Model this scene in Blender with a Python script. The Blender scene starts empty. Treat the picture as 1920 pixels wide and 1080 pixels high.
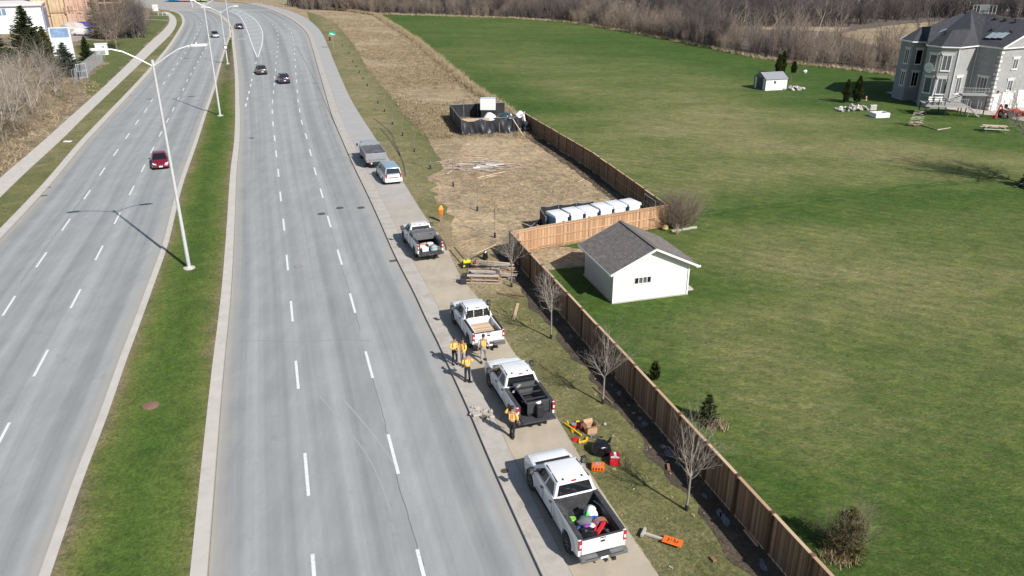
import bpy, bmesh, math, random
import numpy as np
from mathutils import Vector, Matrix
random.seed(7)
R = math.radians
sc = bpy.context.scene
C = sc.collection
# ------------------------------------------------------------------ camera, light, exposure
CH = 22.0; PITCH = R(23.6); FPX = 1466.0
cam = bpy.data.objects.new('camera', bpy.data.cameras.new('camera')); C.objects.link(cam)
cam.data.sensor_width = 36; cam.data.lens = FPX/1920*36; cam.data.clip_end = 3000; cam.data.clip_start = .5
cam.location = (0, 0, CH); cam.rotation_euler = (math.pi/2-PITCH, 0, 0)
sc.camera = cam
SUN_EL = R(38.8); SUN_AZ = R(139.1)            # azimuth clockwise from +Y
sd = Vector((math.sin(SUN_AZ)*math.cos(SUN_EL), math.cos(SUN_AZ)*math.cos(SUN_EL), math.sin(SUN_EL)))
w = bpy.data.worlds.new('World'); sc.world = w; w.use_nodes = True
nt = w.node_tree
sky = nt.nodes.new('ShaderNodeTexSky'); sky.sky_type = 'NISHITA'; sky.sun_disc = False
sky.sun_elevation = SUN_EL; sky.sun_rotation = SUN_AZ; sky.dust_density = 1.0
nt.links.new(sky.outputs[0], nt.nodes['Background'].inputs[0]); nt.nodes['Background'].inputs[1].default_value = .078
sun = bpy.data.objects.new('sun', bpy.data.lights.new('sun', 'SUN')); C.objects.link(sun)
sun.data.energy = 4.7; sun.data.angle = R(.53); sun.data.color = (1, .955, .89)
sun.rotation_euler = sd.to_track_quat('Z', 'Y').to_euler()
sc.view_settings.view_transform = 'Standard'; sc.view_settings.look = 'None'
sc.view_settings.exposure = .28; sc.view_settings.gamma = 1; sc.view_settings.use_curve_mapping = False

# ------------------------------------------------------------------ helpers
def ray(px, py):
    u = (px-960)/FPX; v = (540-py)/FPX; c, s = math.cos(PITCH), math.sin(PITCH)
    return Vector((u, c+v*s, -s+v*c))
def G(px, py, z=0.0):                             # where a sight line meets the height z
    d = ray(px, py); t = (z-CH)/d.z
    return Vector((d.x*t, d.y*t, z))
def G2(p, z=0.0): q = G(p[0], p[1], z); return (q.x, q.y)

def tag(o, label=None, cat=None, group=None, kind=None):
    if label: o['label'] = label
    if cat: o['category'] = cat
    if group: o['group'] = group
    if kind: o['kind'] = kind
    return o
def empty(name, loc=(0,0,0), rz=0, label=None, cat=None, group=None):
    o = bpy.data.objects.new(name, None); C.objects.link(o); o.location = loc; o.rotation_euler = (0,0,rz)
    o.empty_display_size = .2
    return tag(o, label, cat, group)
def link(name, me, parent=None, loc=None, rz=None):
    o = bpy.data.objects.new(name, me); C.objects.link(o)
    if parent: o.parent = parent
    if loc is not None: o.location = loc
    if rz is not None: o.rotation_euler = (0,0,rz)
    return o
def kids(o): return [c for c in ALLC.get(o.name, [])]
ALLC = {}
def copy_tree(o, parent=None):
    c = o.copy(); C.objects.link(c)
    if parent: c.parent = parent
    for ch in list(o.children): copy_tree(ch, c)
    return c

class B:                                          # collects shapes; build() links them as one mesh object
    def __init__(s): s.v = []; s.f = []
    def add(s, vs, fs):
        n = len(s.v); s.v += [tuple(p) for p in vs]; s.f += [tuple(i+n for i in f) for f in fs]; return s
    def box(s, c, d, rz=0, rx=0, ry=0):
        M = Matrix.Rotation(rz,3,'Z') @ Matrix.Rotation(rx,3,'X') @ Matrix.Rotation(ry,3,'Y'); c = Vector(c)
        vs = [c + M @ Vector((x*d[0]/2, y*d[1]/2, z*d[2]/2)) for z in (-1,1) for y in (-1,1) for x in (-1,1)]
        return s.add(vs, [(0,2,3,1),(4,5,7,6),(0,1,5,4),(1,3,7,5),(3,2,6,7),(2,0,4,6)])
    def beam(s, a, b, w, h):                      # a bar between two points
        a, b = Vector(a), Vector(b); d = (b-a).normalized()
        up = Vector((0,0,1)) if abs(d.z) < .95 else Vector((0,1,0))
        x = d.cross(up).normalized()*w/2; y = x.cross(d).normalized()*h/2
        vs = [a-x-y, a+x-y, a+x+y, a-x+y, b-x-y, b+x-y, b+x+y, b-x+y]
        return s.add(vs, [(0,1,2,3),(7,6,5,4),(0,4,5,1),(1,5,6,2),(2,6,7,3),(3,7,4,0)])
    def cyl(s, a, b, r0, r1=None, n=12, caps=True):
        r1 = r0 if r1 is None else r1
        a, b = Vector(a), Vector(b); d = (b-a).normalized()
        up = Vector((0,0,1)) if abs(d.z) < .9 else Vector((1,0,0))
        x = d.cross(up).normalized(); y = x.cross(d)
        vs = []
        for p, r in ((a,r0),(b,r1)):
            for k in range(n):
                t = 2*math.pi*k/n; vs.append(p + x*r*math.cos(t) + y*r*math.sin(t))
        fs = [(k, n+k, n+(k+1)%n, (k+1)%n) for k in range(n)]
        if caps: fs += [tuple(range(n)), tuple(range(2*n-1, n-1, -1))]
        return s.add(vs, fs)
    def tube(s, pts, r, n=8):
        for i in range(len(pts)-1):
            ra = r if not isinstance(r, (list,tuple)) else r[i]; rb = r if not isinstance(r, (list,tuple)) else r[i+1]
            s.cyl(pts[i], pts[i+1], ra, rb, n)
        return s
    def lathe(s, prof, c=(0,0,0), n=16):          # prof: (r, z)
        vs = []; c = Vector(c)
        for r, z in prof:
            for k in range(n):
                t = 2*math.pi*k/n; vs.append(c+Vector((r*math.cos(t), r*math.sin(t), z)))
        fs = [(i*n+k, i*n+(k+1)%n, (i+1)*n+(k+1)%n, (i+1)*n+k) for i in range(len(prof)-1) for k in range(n)]
        fs += [tuple(range(n-1,-1,-1)), tuple(range((len(prof)-1)*n, len(prof)*n))]
        return s.add(vs, fs)
    def prism_x(s, poly, x0, x1):                 # poly in (y, z), extruded along x
        n = len(poly); vs = [(x0,y,z) for y,z in poly]+[(x1,y,z) for y,z in poly]
        return s.add(vs, [tuple(range(n)), tuple(range(2*n-1,n-1,-1))]+[(i,n+i,n+(i+1)%n,(i+1)%n) for i in range(n)])
    def prism_z(s, poly, z0, z1):
        n = len(poly); vs = [(x,y,z0) for x,y in poly]+[(x,y,z1) for x,y in poly]
        return s.add(vs, [tuple(range(n-1,-1,-1)), tuple(range(n,2*n))]+[(i,(i+1)%n,n+(i+1)%n,n+i) for i in range(n)])
    def quad(s, a, b, c, d): return s.add([a,b,c,d], [(0,1,2,3)])
    def blob(s, c, r, seed=0, jit=.15, n=2):      # lumpy icosphere
        bm = bmesh.new(); bmesh.ops.create_icosphere(bm, subdivisions=n, radius=1)
        rnd = random.Random(seed); ph = [rnd.uniform(0,6) for _ in range(6)]
        vs = []
        for v in bm.verts:
            p = v.co; k = 1+jit*(math.sin(3*p.x+ph[0])+math.sin(4*p.y+ph[1])*.8+math.sin(5*p.z+ph[2])*.7+math.sin(9*p.x+7*p.y+ph[3])*.5)
            vs.append((c[0]+p.x*r[0]*k, c[1]+p.y*r[1]*k, c[2]+p.z*r[2]*k))
        s.add(vs, [tuple(v.index for v in f.verts) for f in bm.faces]); bm.free(); return s
    def mesh(s, name, m, bevel=0, smooth=False, seg=2, ang=35, tweak=None):
        me = bpy.data.meshes.new(name); me.from_pydata(s.v, [], s.f); me.materials.append(m)
        bm = bmesh.new(); bm.from_mesh(me)
        bmesh.ops.recalc_face_normals(bm, faces=bm.faces)
        if tweak: tweak(bm)
        if bevel:
            es = [e for e in bm.edges if len(e.link_faces)==2 and e.calc_face_angle(0) > R(ang)]
            bmesh.ops.bevel(bm, geom=es, offset=bevel, segments=seg, affect='EDGES', profile=.5, clamp_overlap=True)
        bm.to_mesh(me); bm.free()
        if smooth: me.polygons.foreach_set('use_smooth', [True]*len(me.polygons)); me.update()
        if smooth: me.set_sharp_from_angle(angle=R(38))
        return me
    def build(s, name, m, parent=None, bevel=0, smooth=False, loc=None, rz=None, seg=2, ang=35, tweak=None):
        return link(name, s.mesh(name, m, bevel, smooth, seg, ang, tweak), parent, loc, rz)

# ------------------------------------------------------------------ materials
MATS = {}
def nn(nt, t, **kw):
    n = nt.nodes.new(t)
    for k, v in kw.items():
        if k in n.inputs: n.inputs[k].default_value = v
        else: setattr(n, k, v)
    return n
def ramp(nt, stops, src, interp='LINEAR'):
    r = nt.nodes.new('ShaderNodeValToRGB'); r.color_ramp.interpolation = interp
    while len(r.color_ramp.elements) < len(stops): r.color_ramp.elements.new(.5)
    for e, (p, c) in zip(r.color_ramp.elements, stops):
        e.position = p; e.color = (*c, 1) if len(c)==3 else c
    nt.links.new(src, r.inputs[0]); return r.outputs[0]
def noise(nt, vec, scale, detail=4, rough=.55, dist=0):
    n = nn(nt, 'ShaderNodeTexNoise'); n.inputs['Scale'].default_value = scale; n.inputs['Detail'].default_value = detail
    n.inputs['Roughness'].default_value = rough; n.inputs['Distortion'].default_value = dist
    nt.links.new(vec, n.inputs['Vector']); return n.outputs[0]
def mapv(nt, vec, scale=(1,1,1), rot=(0,0,0)):
    m = nn(nt, 'ShaderNodeMapping'); m.inputs['Scale'].default_value = scale; m.inputs['Rotation'].default_value = rot
    nt.links.new(vec, m.inputs['Vector']); return m.outputs[0]
def mixc(nt, a, b, f, mode='MIX'):
    m = nt.nodes.new('ShaderNodeMix'); m.data_type = 'RGBA'; m.blend_type = mode
    for s, x in ((m.inputs[6], a), (m.inputs[7], b)):
        if isinstance(x, (tuple, list)): s.default_value = (*x, 1) if len(x)==3 else x
        else: nt.links.new(x, s)
    if isinstance(f, (int, float)): m.inputs[0].default_value = f
    else: nt.links.new(f, m.inputs[0])
    return m.outputs[2]
def mth(nt, op, a, b=None, c=None, clamp=False):
    m = nt.nodes.new('ShaderNodeMath'); m.operation = op; m.use_clamp = clamp
    for i, x in enumerate((a, b, c)):
        if x is None: continue
        if isinstance(x, (int, float)): m.inputs[i].default_value = x
        else: nt.links.new(x, m.inputs[i])
    return m.outputs[0]
def newmat(name):
    m = bpy.data.materials.new(name); m.use_nodes = True; MATS[name] = m
    nt = m.node_tree; b = nt.nodes['Principled BSDF']; tc = nt.nodes.new('ShaderNodeTexCoord')
    return m, nt, b, tc.outputs['Object']
def setbump(nt, b, h, strength=.3, dist=.02):
    bp = nt.nodes.new('ShaderNodeBump'); bp.inputs['Strength'].default_value = strength; bp.inputs['Distance'].default_value = dist
    nt.links.new(h, bp.inputs['Height']); nt.links.new(bp.outputs[0], b.inputs['Normal'])
def pm(name, col, rough=.6, metal=0, var=.12, scale=4, bump=0, coat=0, spec=None, dirt=None):
    m, nt, b, vec = newmat(name)
    n = noise(nt, vec, scale, 5, .6)
    lo = tuple(c*(1-var) for c in col); hi = tuple(min(1,c*(1+var)) for c in col)
    cc = ramp(nt, [(.3, lo), (.7, hi)], n)
    if dirt:
        d = noise(nt, vec, dirt[1], 6, .65); cc = mixc(nt, cc, dirt[0], ramp(nt, [(dirt[2], (0,0,0)), (dirt[2]+.12, (dirt[3],)*3)], d))
    nt.links.new(cc, b.inputs['Base Color'])
    b.inputs['Roughness'].default_value = rough; b.inputs['Metallic'].default_value = metal
    if coat: b.inputs['Coat Weight'].default_value = coat; b.inputs['Coat Roughness'].default_value = .05
    if spec is not None: b.inputs['Specular IOR Level'].default_value = spec
    if bump: setbump(nt, b, noise(nt, vec, scale*6, 4, .6), bump, .01)
    return m
def tintmat(name, stops, rough=.85, attr='rnd', transl=0):      # colour by a per-piece random attribute
    m, nt, b, vec = newmat(name)
    a = nt.nodes.new('ShaderNodeAttribute'); a.attribute_name = attr
    cc = ramp(nt, stops, a.outputs['Fac']); n = noise(nt, vec, 3, 3)
    cc = mixc(nt, cc, ramp(nt, [(.3,(.7,.7,.7)),(.7,(1.25,1.25,1.2))], n), 1, 'MULTIPLY')
    nt.links.new(cc, b.inputs['Base Color']); b.inputs['Roughness'].default_value = rough
    b.inputs['Specular IOR Level'].default_value = .15
    return m

white_paint = pm('white_paint', (.78,.79,.80), .28, 0, .02, 2, coat=.6, dirt=((.42,.38,.32), 1.3, .56, .25))
white_paint2 = pm('white_paint_clean', (.80,.81,.82), .25, 0, .02, 2, coat=.7, dirt=((.5,.46,.4), 1.8, .62, .2))
dark_glass = pm('dark_glass', (.012,.014,.017), .06, 0, .1, 2, spec=.8)
black_plastic = pm('black_plastic', (.022,.022,.024), .55, 0, .2, 8, bump=.1)
bed_liner = pm('bed_liner', (.045,.047,.052), .7, 0, .3, 5, bump=.2, dirt=((.2,.18,.15), 3, .55, .35))
rubber = pm('rubber', (.02,.02,.021), .85, 0, .25, 9)
rim_metal = pm('rim_metal', (.42,.43,.45), .35, .8, .08, 5)
chrome = pm('chrome', (.6,.61,.63), .18, .95, .05, 3)
bumper_grey = pm('bumper_grey', (.16,.165,.17), .45, .3, .15, 5)
tail_red = pm('tail_red', (.42,.015,.02), .2, 0, .15, 6, coat=.6)
lamp_clear = pm('lamp_clear', (.75,.76,.78), .12, 0, .06, 8, coat=.6)
plate_white = pm('plate_white', (.8,.82,.85), .4, 0, .03, 20)
galv = pm('galvanised_steel', (.50,.52,.54), .38, .55, .1, 6)
concrete = pm('concrete', (.44,.41,.37), .9, 0, .1, 1.5, bump=.15, dirt=((.30,.27,.22), .8, .52, .45))
concrete_pale = pm('concrete_pale', (.50,.475,.43), .9, 0, .08, 1.2, bump=.1, dirt=((.38,.35,.3), .5, .55, .3))
road_white = pm('road_paint', (.74,.75,.74), .6, 0, .08, 3, dirt=((.36,.36,.35), 6, .54, .8))
iron = pm('cast_iron', (.10,.085,.075), .7, .3, .25, 10, bump=.3)
bark = pm('bark', (.17,.145,.12), .9, 0, .25, 12, bump=.3)
bark_pale = pm('pale_bark', (.24,.215,.19), .9, 0, .2, 12, bump=.2)
# ------------------------------------------------------------------ array meshes (foliage, grass)
def tri_mesh(name, V, F, m, parent=None, rnd=None, smooth=False):
    V = np.asarray(V, dtype=np.float32); F = np.asarray(F, dtype=np.int32)
    me = bpy.data.meshes.new(name); me.vertices.add(len(V)); me.vertices.foreach_set('co', V.ravel())
    me.loops.add(F.size); me.loops.foreach_set('vertex_index', F.ravel())
    me.polygons.add(len(F)); me.polygons.foreach_set('loop_start', np.arange(0, F.size, 3, dtype=np.int32))
    me.polygons.foreach_set('loop_total', np.full(len(F), 3, dtype=np.int32))
    if rnd is not None:
        a = me.attributes.new('rnd', 'FLOAT', 'POINT'); a.data.foreach_set('value', np.asarray(rnd, dtype=np.float32))
    me.materials.append(m); me.update(calc_edges=True); me.validate()
    return link(name, me, parent)
def merge(name, srcs, T, m, seed=0):               # T: rows x,y,z,rot,sx,sz,src,rnd
    Vs, Fs, Rs = [], [], []; off = 0
    for x, y, z, rot, sx, sz, k, rr in T:
        V, F = srcs[int(k)]; c, s = math.cos(rot), math.sin(rot)
        W = np.empty_like(V); W[:,0] = (V[:,0]*c-V[:,1]*s)*sx+x; W[:,1] = (V[:,0]*s+V[:,1]*c)*sx+y; W[:,2] = V[:,2]*sz+z
        Vs.append(W); Fs.append(F+off); Rs.append(np.full(len(V), rr)); off += len(V)
    return tri_mesh(name, np.concatenate(Vs), np.concatenate(Fs), m, None, np.concatenate(Rs))
class TM:                                          # triangle soup for plants
    def __init__(s): s.v = []; s.f = []
    def seg(s, a, b, ra, rb, n=3):
        d = (b-a); L = d.length
        if L < 1e-6: return
        d /= L; up = Vector((0,0,1)) if abs(d.z) < .9 else Vector((1,0,0)); x = d.cross(up).normalized(); y = x.cross(d)
        k0 = len(s.v); tip = rb < .0016
        for i in range(n):
            t = 2*math.pi*i/n; s.v.append(a+(x*math.cos(t)+y*math.sin(t))*ra)
        if tip:
            s.v.append(b)
            for i in range(n): s.f.append((k0+i, k0+(i+1)%n, k0+n))
        else:
            for i in range(n):
                t = 2*math.pi*i/n; s.v.append(b+(x*math.cos(t)+y*math.sin(t))*rb)
            for i in range(n):
                j = (i+1)%n; s.f += [(k0+i, k0+j, k0+n+j), (k0+i, k0+n+j, k0+n+i)]
    def blade(s, a, b, w, side=None):
        d = b-a; x = side if side is not None else d.cross(Vector((random.uniform(-1,1),random.uniform(-1,1),random.uniform(-1,1)))).normalized()
        k = len(s.v); s.v += [a-x*w/2, a+x*w/2, b]; s.f.append((k,k+1,k+2))
    def arr(s): return np.array([tuple(p) for p in s.v], dtype=np.float32), np.array(s.f, dtype=np.int32)

def rdir(rnd, d, spread):
    a = Vector((rnd.gauss(0,1), rnd.gauss(0,1), rnd.gauss(0,1))); a = (a-a.dot(d)*d).normalized()
    return (d*math.cos(spread)+a*math.sin(spread)).normalized()
def branch(t, rnd, a, d, L, r, lev, cfg):
    n = 3 if lev > 0 else 5; segs = cfg['segs'][lev]; p = a.copy(); pts = [(p.copy(), r)]
    for i in range(segs):
        d = rdir(rnd, d, rnd.uniform(.03,.2)*cfg.get('wob',1)); d = (d+Vector((0,0,cfg.get('up',.05)))).normalized()
        q = p+d*(L/segs); r2 = r*(1-(i+1)/segs*.75) if lev < len(cfg['kids']) else (0 if i == segs-1 else r*.7)
        t.seg(p, q, pts[-1][1], r2, n if r > .02 else 3); p = q; pts.append((p.copy(), r2))
    if lev < len(cfg['kids']):
        k = cfg['kids'][lev]
        for j in range(k):
            f = cfg['from'][lev] + (1-cfg['from'][lev])*(j+rnd.random()*.8)/k; f = min(f, .999)*segs; i = int(f); fr = f-i
            q = pts[i][0].lerp(pts[i+1][0], fr); rr = pts[i][1]*.55+.001
            dd = rdir(rnd, (pts[i+1][0]-pts[i][0]).normalized(), rnd.uniform(*cfg['ang'][lev]))
            branch(t, rnd, q, dd, L*rnd.uniform(*cfg['len'][lev]), min(rr, r*.6), lev+1, cfg)
def split_tree(seed, H, r, cfg):                   # returns (trunk arrays, crown arrays)
    rnd = random.Random(seed); tk, cr = TM(), TM(); p = Vector((0,0,0)); d = Vector((0,0,1)); n = 5; th = H*cfg.get('trunk',.35); pts=[(p.copy(),r)]
    for i in range(n):
        d = rdir(rnd, Vector((0,0,1)), rnd.uniform(0,.05)); q = p+d*th/n; rr = r*(1-.35*(i+1)/n); tk.seg(p, q, pts[-1][1], rr, 7); p = q; pts.append((p.copy(), rr))
    lead = H-th
    branch(cr, rnd, p, Vector((0,0,1)), lead, pts[-1][1], 0, cfg)
    for k in range(cfg.get('forks',4)):
        f = rnd.uniform(cfg.get('low',.75),1)*n; i = min(int(f), n-1); q = pts[i][0].lerp(pts[i+1][0], f-i)
        branch(cr, rnd, q, rdir(rnd, Vector((0,0,1)), rnd.uniform(*cfg.get('fang',(.35,.7)))), lead*rnd.uniform(.65,.95), pts[i+1][1]*.7, 0, cfg)
    return tk.arr(), cr.arr()
STREET = dict(segs=[5,3,2,1], kids=[9,5,3], **{'from':[.15,.2,.2]}, ang=[(.4,.9),(.4,.9),(.4,.9)], len=[(.35,.6),(.35,.6),(.4,.7)], up=.10, forks=6, trunk=.42, low=.85, fang=(.35,.75))
BIG = dict(segs=[6,4,3,2], kids=[10,7,5], **{'from':[.15,.2,.15]}, ang=[(.4,1.0),(.4,1.0),(.4,1.1)], len=[(.4,.7),(.35,.6),(.4,.7)], up=.06, forks=6, trunk=.28, low=.6, fang=(.3,.8), wob=1.3)
def shrub_arr(seed, H, stems, kids, r=.035, spread=.55, twig=1.0):
    rnd = random.Random(seed); t = TM()
    cfg = dict(segs=[3,2,1], kids=kids, **{'from':[.15,.1]}, ang=[(.25,.8),(.3,.9)], len=[(.35,.65),(.4,.7)], up=.12, wob=1.2)
    for k in range(stems):
        a = Vector((rnd.gauss(0,H*.1), rnd.gauss(0,H*.1), 0))
        branch(t, rnd, a, rdir(rnd, Vector((0,0,1)), rnd.uniform(.05,spread)), H*rnd.uniform(.6,1.05), r*twig*rnd.uniform(.6,1.1), 0, cfg)
    return t.arr()
def thing_tree(name, arrs, mats, loc, label, cat='tree', group=None, rz=0, s=1.0):
    root = empty(name, loc, rz, label, cat, group)
    for (nm, (V, F)), m in zip(arrs, mats): tri_mesh(nm, V, F, m, root, np.full(len(V), random.random()))
    root.scale = (s,s,s)
    return root

# conifers
def spruce_arr(seed, H, W, dens=1.0, droop=.25, blade=.09):
    rnd = random.Random(seed); tk, fo = TM(), TM()
    tk.seg(Vector((0,0,0)), Vector((0,0,H)), H*.017, .004, 6)
    n = int(26*dens*H**.5)
    for i in range(n):
        z = H*(.06+.92*(i/n)**1.0); L = W*(1-z/H)**.75*rnd.uniform(.8,1.1)+.05
        for k in range(int(6+2*rnd.random())):
            a = rnd.uniform(0, 6.283); d = Vector((math.cos(a), math.sin(a), rnd.uniform(-droop, .15))).normalized(); LL = L*rnd.uniform(.7,1.05)
            p = Vector((0,0,z)); m = max(2, int(LL/.35*dens)); side = Vector((-math.sin(a), math.cos(a), 0))
            for j in range(m):
                q0 = p+d*LL*j/m; q0.z += -.15*LL*math.sin(j/m*3.1)
                q1 = p+d*LL*(j+1.25)/m; q1.z += -.15*LL*math.sin((j+1)/m*3.1)
                tk.seg(q0, q1, .012, .008, 3) if j == 0 and L > .6 else None
                ww = max(.12, LL*.28*(1-j/m*.6))
                for sg in (-1, 1):
                    e = q0+(q1-q0)*.9+side*sg*ww*rnd.uniform(.5,1)+Vector((0,0,-.10*ww+rnd.uniform(-.05,.05)))
                    fo.blade(q0, e, blade*1.8+.06*LL, Vector((rnd.uniform(-.3,.3),rnd.uniform(-.3,.3),1)).normalized() if rnd.random()<.35 else None)
                fo.blade(q0, q1+Vector((0,0,rnd.uniform(0,.08))), blade*2)
    return tk.arr(), fo.arr()
def cedar_arr(seed, H, W, n=900, blade=.16):
    rnd = random.Random(seed); tk, fo = TM(), TM(); tk.seg(Vector((0,0,0)), Vector((0,0,H*.7)), H*.02, .01, 5)
    for i in range(n):
        z = H*(.05+.95*rnd.random()**.9); prof = W*math.sin(min(1,(z/H)*1.6+.25)*1.57)*(1-(z/H)**3)*(1+.15*math.sin(z*5)); a = rnd.uniform(0,6.283); rr = prof*rnd.uniform(.6,1)
        p = Vector((math.cos(a)*rr, math.sin(a)*rr, z)); d = Vector((math.cos(a)*.5+rnd.gauss(0,.3), math.sin(a)*.5+rnd.gauss(0,.3), 1)).normalized()
        fo.blade(p, p+d*blade*rnd.uniform(1,2), blade*rnd.uniform(.5,.9))
    return tk.arr(), fo.arr()
def tuft_arr(seed, n, h, r, w):
    rnd = random.Random(seed); t = TM()
    for i in range(n):
        a = rnd.uniform(0,6.283); rr = r*rnd.random(); p = Vector((math.cos(a)*rr, math.sin(a)*rr, -.01))
        q = p+Vector((rnd.gauss(0,h*.35), rnd.gauss(0,h*.35), h*rnd.uniform(.5,1)))
        b = rnd.uniform(0,3.14); t.blade(p, q, w*rnd.uniform(.6,1.3), Vector((math.cos(b), math.sin(b), 0)))
    return t.arr()

# ------------------------------------------------------------------ curves on the ground
def smooth_curve(pts, step=1.5, z=0.0, px=True):
    P = [Vector((*G2(p, z), 0)) if px else Vector((*p, 0)) for p in pts]
    out = []
    P = [P[0]*2-P[1]] + P + [P[-1]*2-P[-2]]
    for i in range(1, len(P)-2):
        a, b, c, d = P[i-1:i+3]; n = max(2, int((c-b).length/step))
        # centripetal Catmull-Rom
        t0 = 0; t1 = t0+(b-a).length**.5; t2 = t1+(c-b).length**.5; t3 = t2+(d-c).length**.5
        for k in range(n):
            t = t1+(t2-t1)*k/n
            A1 = a*((t1-t)/(t1-t0))+b*((t-t0)/(t1-t0)); A2 = b*((t2-t)/(t2-t1))+c*((t-t1)/(t2-t1)); A3 = c*((t3-t)/(t3-t2))+d*((t-t2)/(t3-t2))
            B1 = A1*((t2-t)/(t2-t0))+A2*((t-t0)/(t2-t0)); B2 = A2*((t3-t)/(t3-t1))+A3*((t-t1)/(t3-t1))
            out.append(B1*((t2-t)/(t2-t1))+B2*((t-t1)/(t2-t1)))
    out.append(P[-2].copy())
    # light smoothing
    for _ in range(3):
        o2 = [out[0]]+[(out[i-1]+out[i]*2+out[i+1])/4 for i in range(1, len(out)-1)]+[out[-1]]; out = o2
    return out
def offset_curve(c, d):                           # d > 0: to the right of travel
    o = []
    for i, p in enumerate(c):
        t = (c[min(i+1,len(c)-1)]-c[max(i-1,0)]).normalized(); o.append(p+Vector((t.y,-t.x,0))*d)
    return o
def resample(c, n):
    L = [0]
    for i in range(1, len(c)): L.append(L[-1]+(c[i]-c[i-1]).length)
    out = []; j = 0
    for k in range(n):
        s = L[-1]*k/(n-1)
        while j < len(c)-2 and L[j+1] < s: j += 1
        f = (s-L[j])/max(1e-9, L[j+1]-L[j]); out.append(c[j].lerp(c[j+1], min(1,max(0,f))))
    return out
def strip(name, cl, cr, z, m, parent=None, nu=1, skirt=0, z2=None):   # sheet between two curves, UV = metres
    n = max(len(cl), len(cr)); a = resample(cl, n); b = resample(cr, n)
    vs = []; fs = []; uv = []; v = 0
    for i in range(n):
        if i: v += ((a[i]-a[i-1]).length+(b[i]-b[i-1]).length)/2
        wdt = (b[i]-a[i]).length
        for k in range(nu+1):
            p = a[i].lerp(b[i], k/nu); vs.append((p.x, p.y, z if z2 is None else z+(z2-z)*k/nu)); uv.append((wdt*k/nu, v, k/nu))
    for i in range(n-1):
        for k in range(nu):
            q = i*(nu+1)+k; fs.append((q, q+1, q+nu+2, q+nu+1))
    if skirt:
        o = len(vs)
        for i in range(n): vs.append((a[i].x, a[i].y, z-skirt)); uv.append((0, uv[i*(nu+1)][1], 0))
        for i in range(n): vs.append((b[i].x, b[i].y, z-skirt)); uv.append((uv[i*(nu+1)+nu][0], uv[i*(nu+1)][1], 1))
        for i in range(n-1):
            fs.append((o+i, i*(nu+1), (i+1)*(nu+1), o+i+1)); fs.append((i*(nu+1)+nu, o+n+i, o+n+i+1, (i+1)*(nu+1)+nu))
        fs.append(tuple([o, o+n, nu]+list(range(nu-1,-1,-1))))
    me = bpy.data.meshes.new(name); me.from_pydata(vs, [], fs); me.materials.append(m)
    ul = me.uv_layers.new(name='UVMap')
    for l in me.loops: ul.data[l.index].uv = uv[l.vertex_index][:2]
    at = me.attributes.new('across', 'FLOAT', 'POINT'); at.data.foreach_set('value', [q[2] for q in uv])
    me.update(); bm = bmesh.new(); bm.from_mesh(me); bmesh.ops.recalc_face_normals(bm, faces=bm.faces); bm.to_mesh(me); bm.free()
    o = link(name, me, parent)
    return o
def poly_sheet(name, pts, z, m, parent=None, jag=0, step=2.0, seed=1):
    P = [Vector((p[0], p[1], 0)) for p in pts]; rnd = random.Random(seed); out = []
    for i in range(len(P)):
        a, b = P[i], P[(i+1)%len(P)]; n = max(1, int((b-a).length/step)) if jag else 1
        for k in range(n):
            q = a.lerp(b, k/n); out.append((q.x+rnd.gauss(0,jag), q.y+rnd.gauss(0,jag)))
    bm = bmesh.new(); vs = [bm.verts.new((x,y,z)) for x,y in out]; bm.faces.new(vs)
    bmesh.ops.triangulate(bm, faces=bm.faces); bmesh.ops.recalc_face_normals(bm, faces=bm.faces)
    for f in bm.faces:
        if f.normal.z < 0: f.normal_flip()
    me = bpy.data.meshes.new(name); bm.to_mesh(me); bm.free(); me.materials.append(m)
    return link(name, me, parent)
def in_poly(x, y, poly):
    c = False; n = len(poly); j = n-1
    for i in range(n):
        xi, yi = poly[i][0], poly[i][1]; xj, yj = poly[j][0], poly[j][1]
        if (yi > y) != (yj > y) and x < (xj-xi)*(y-yi)/(yj-yi)+xi: c = not c
        j = i
    return c
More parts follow.
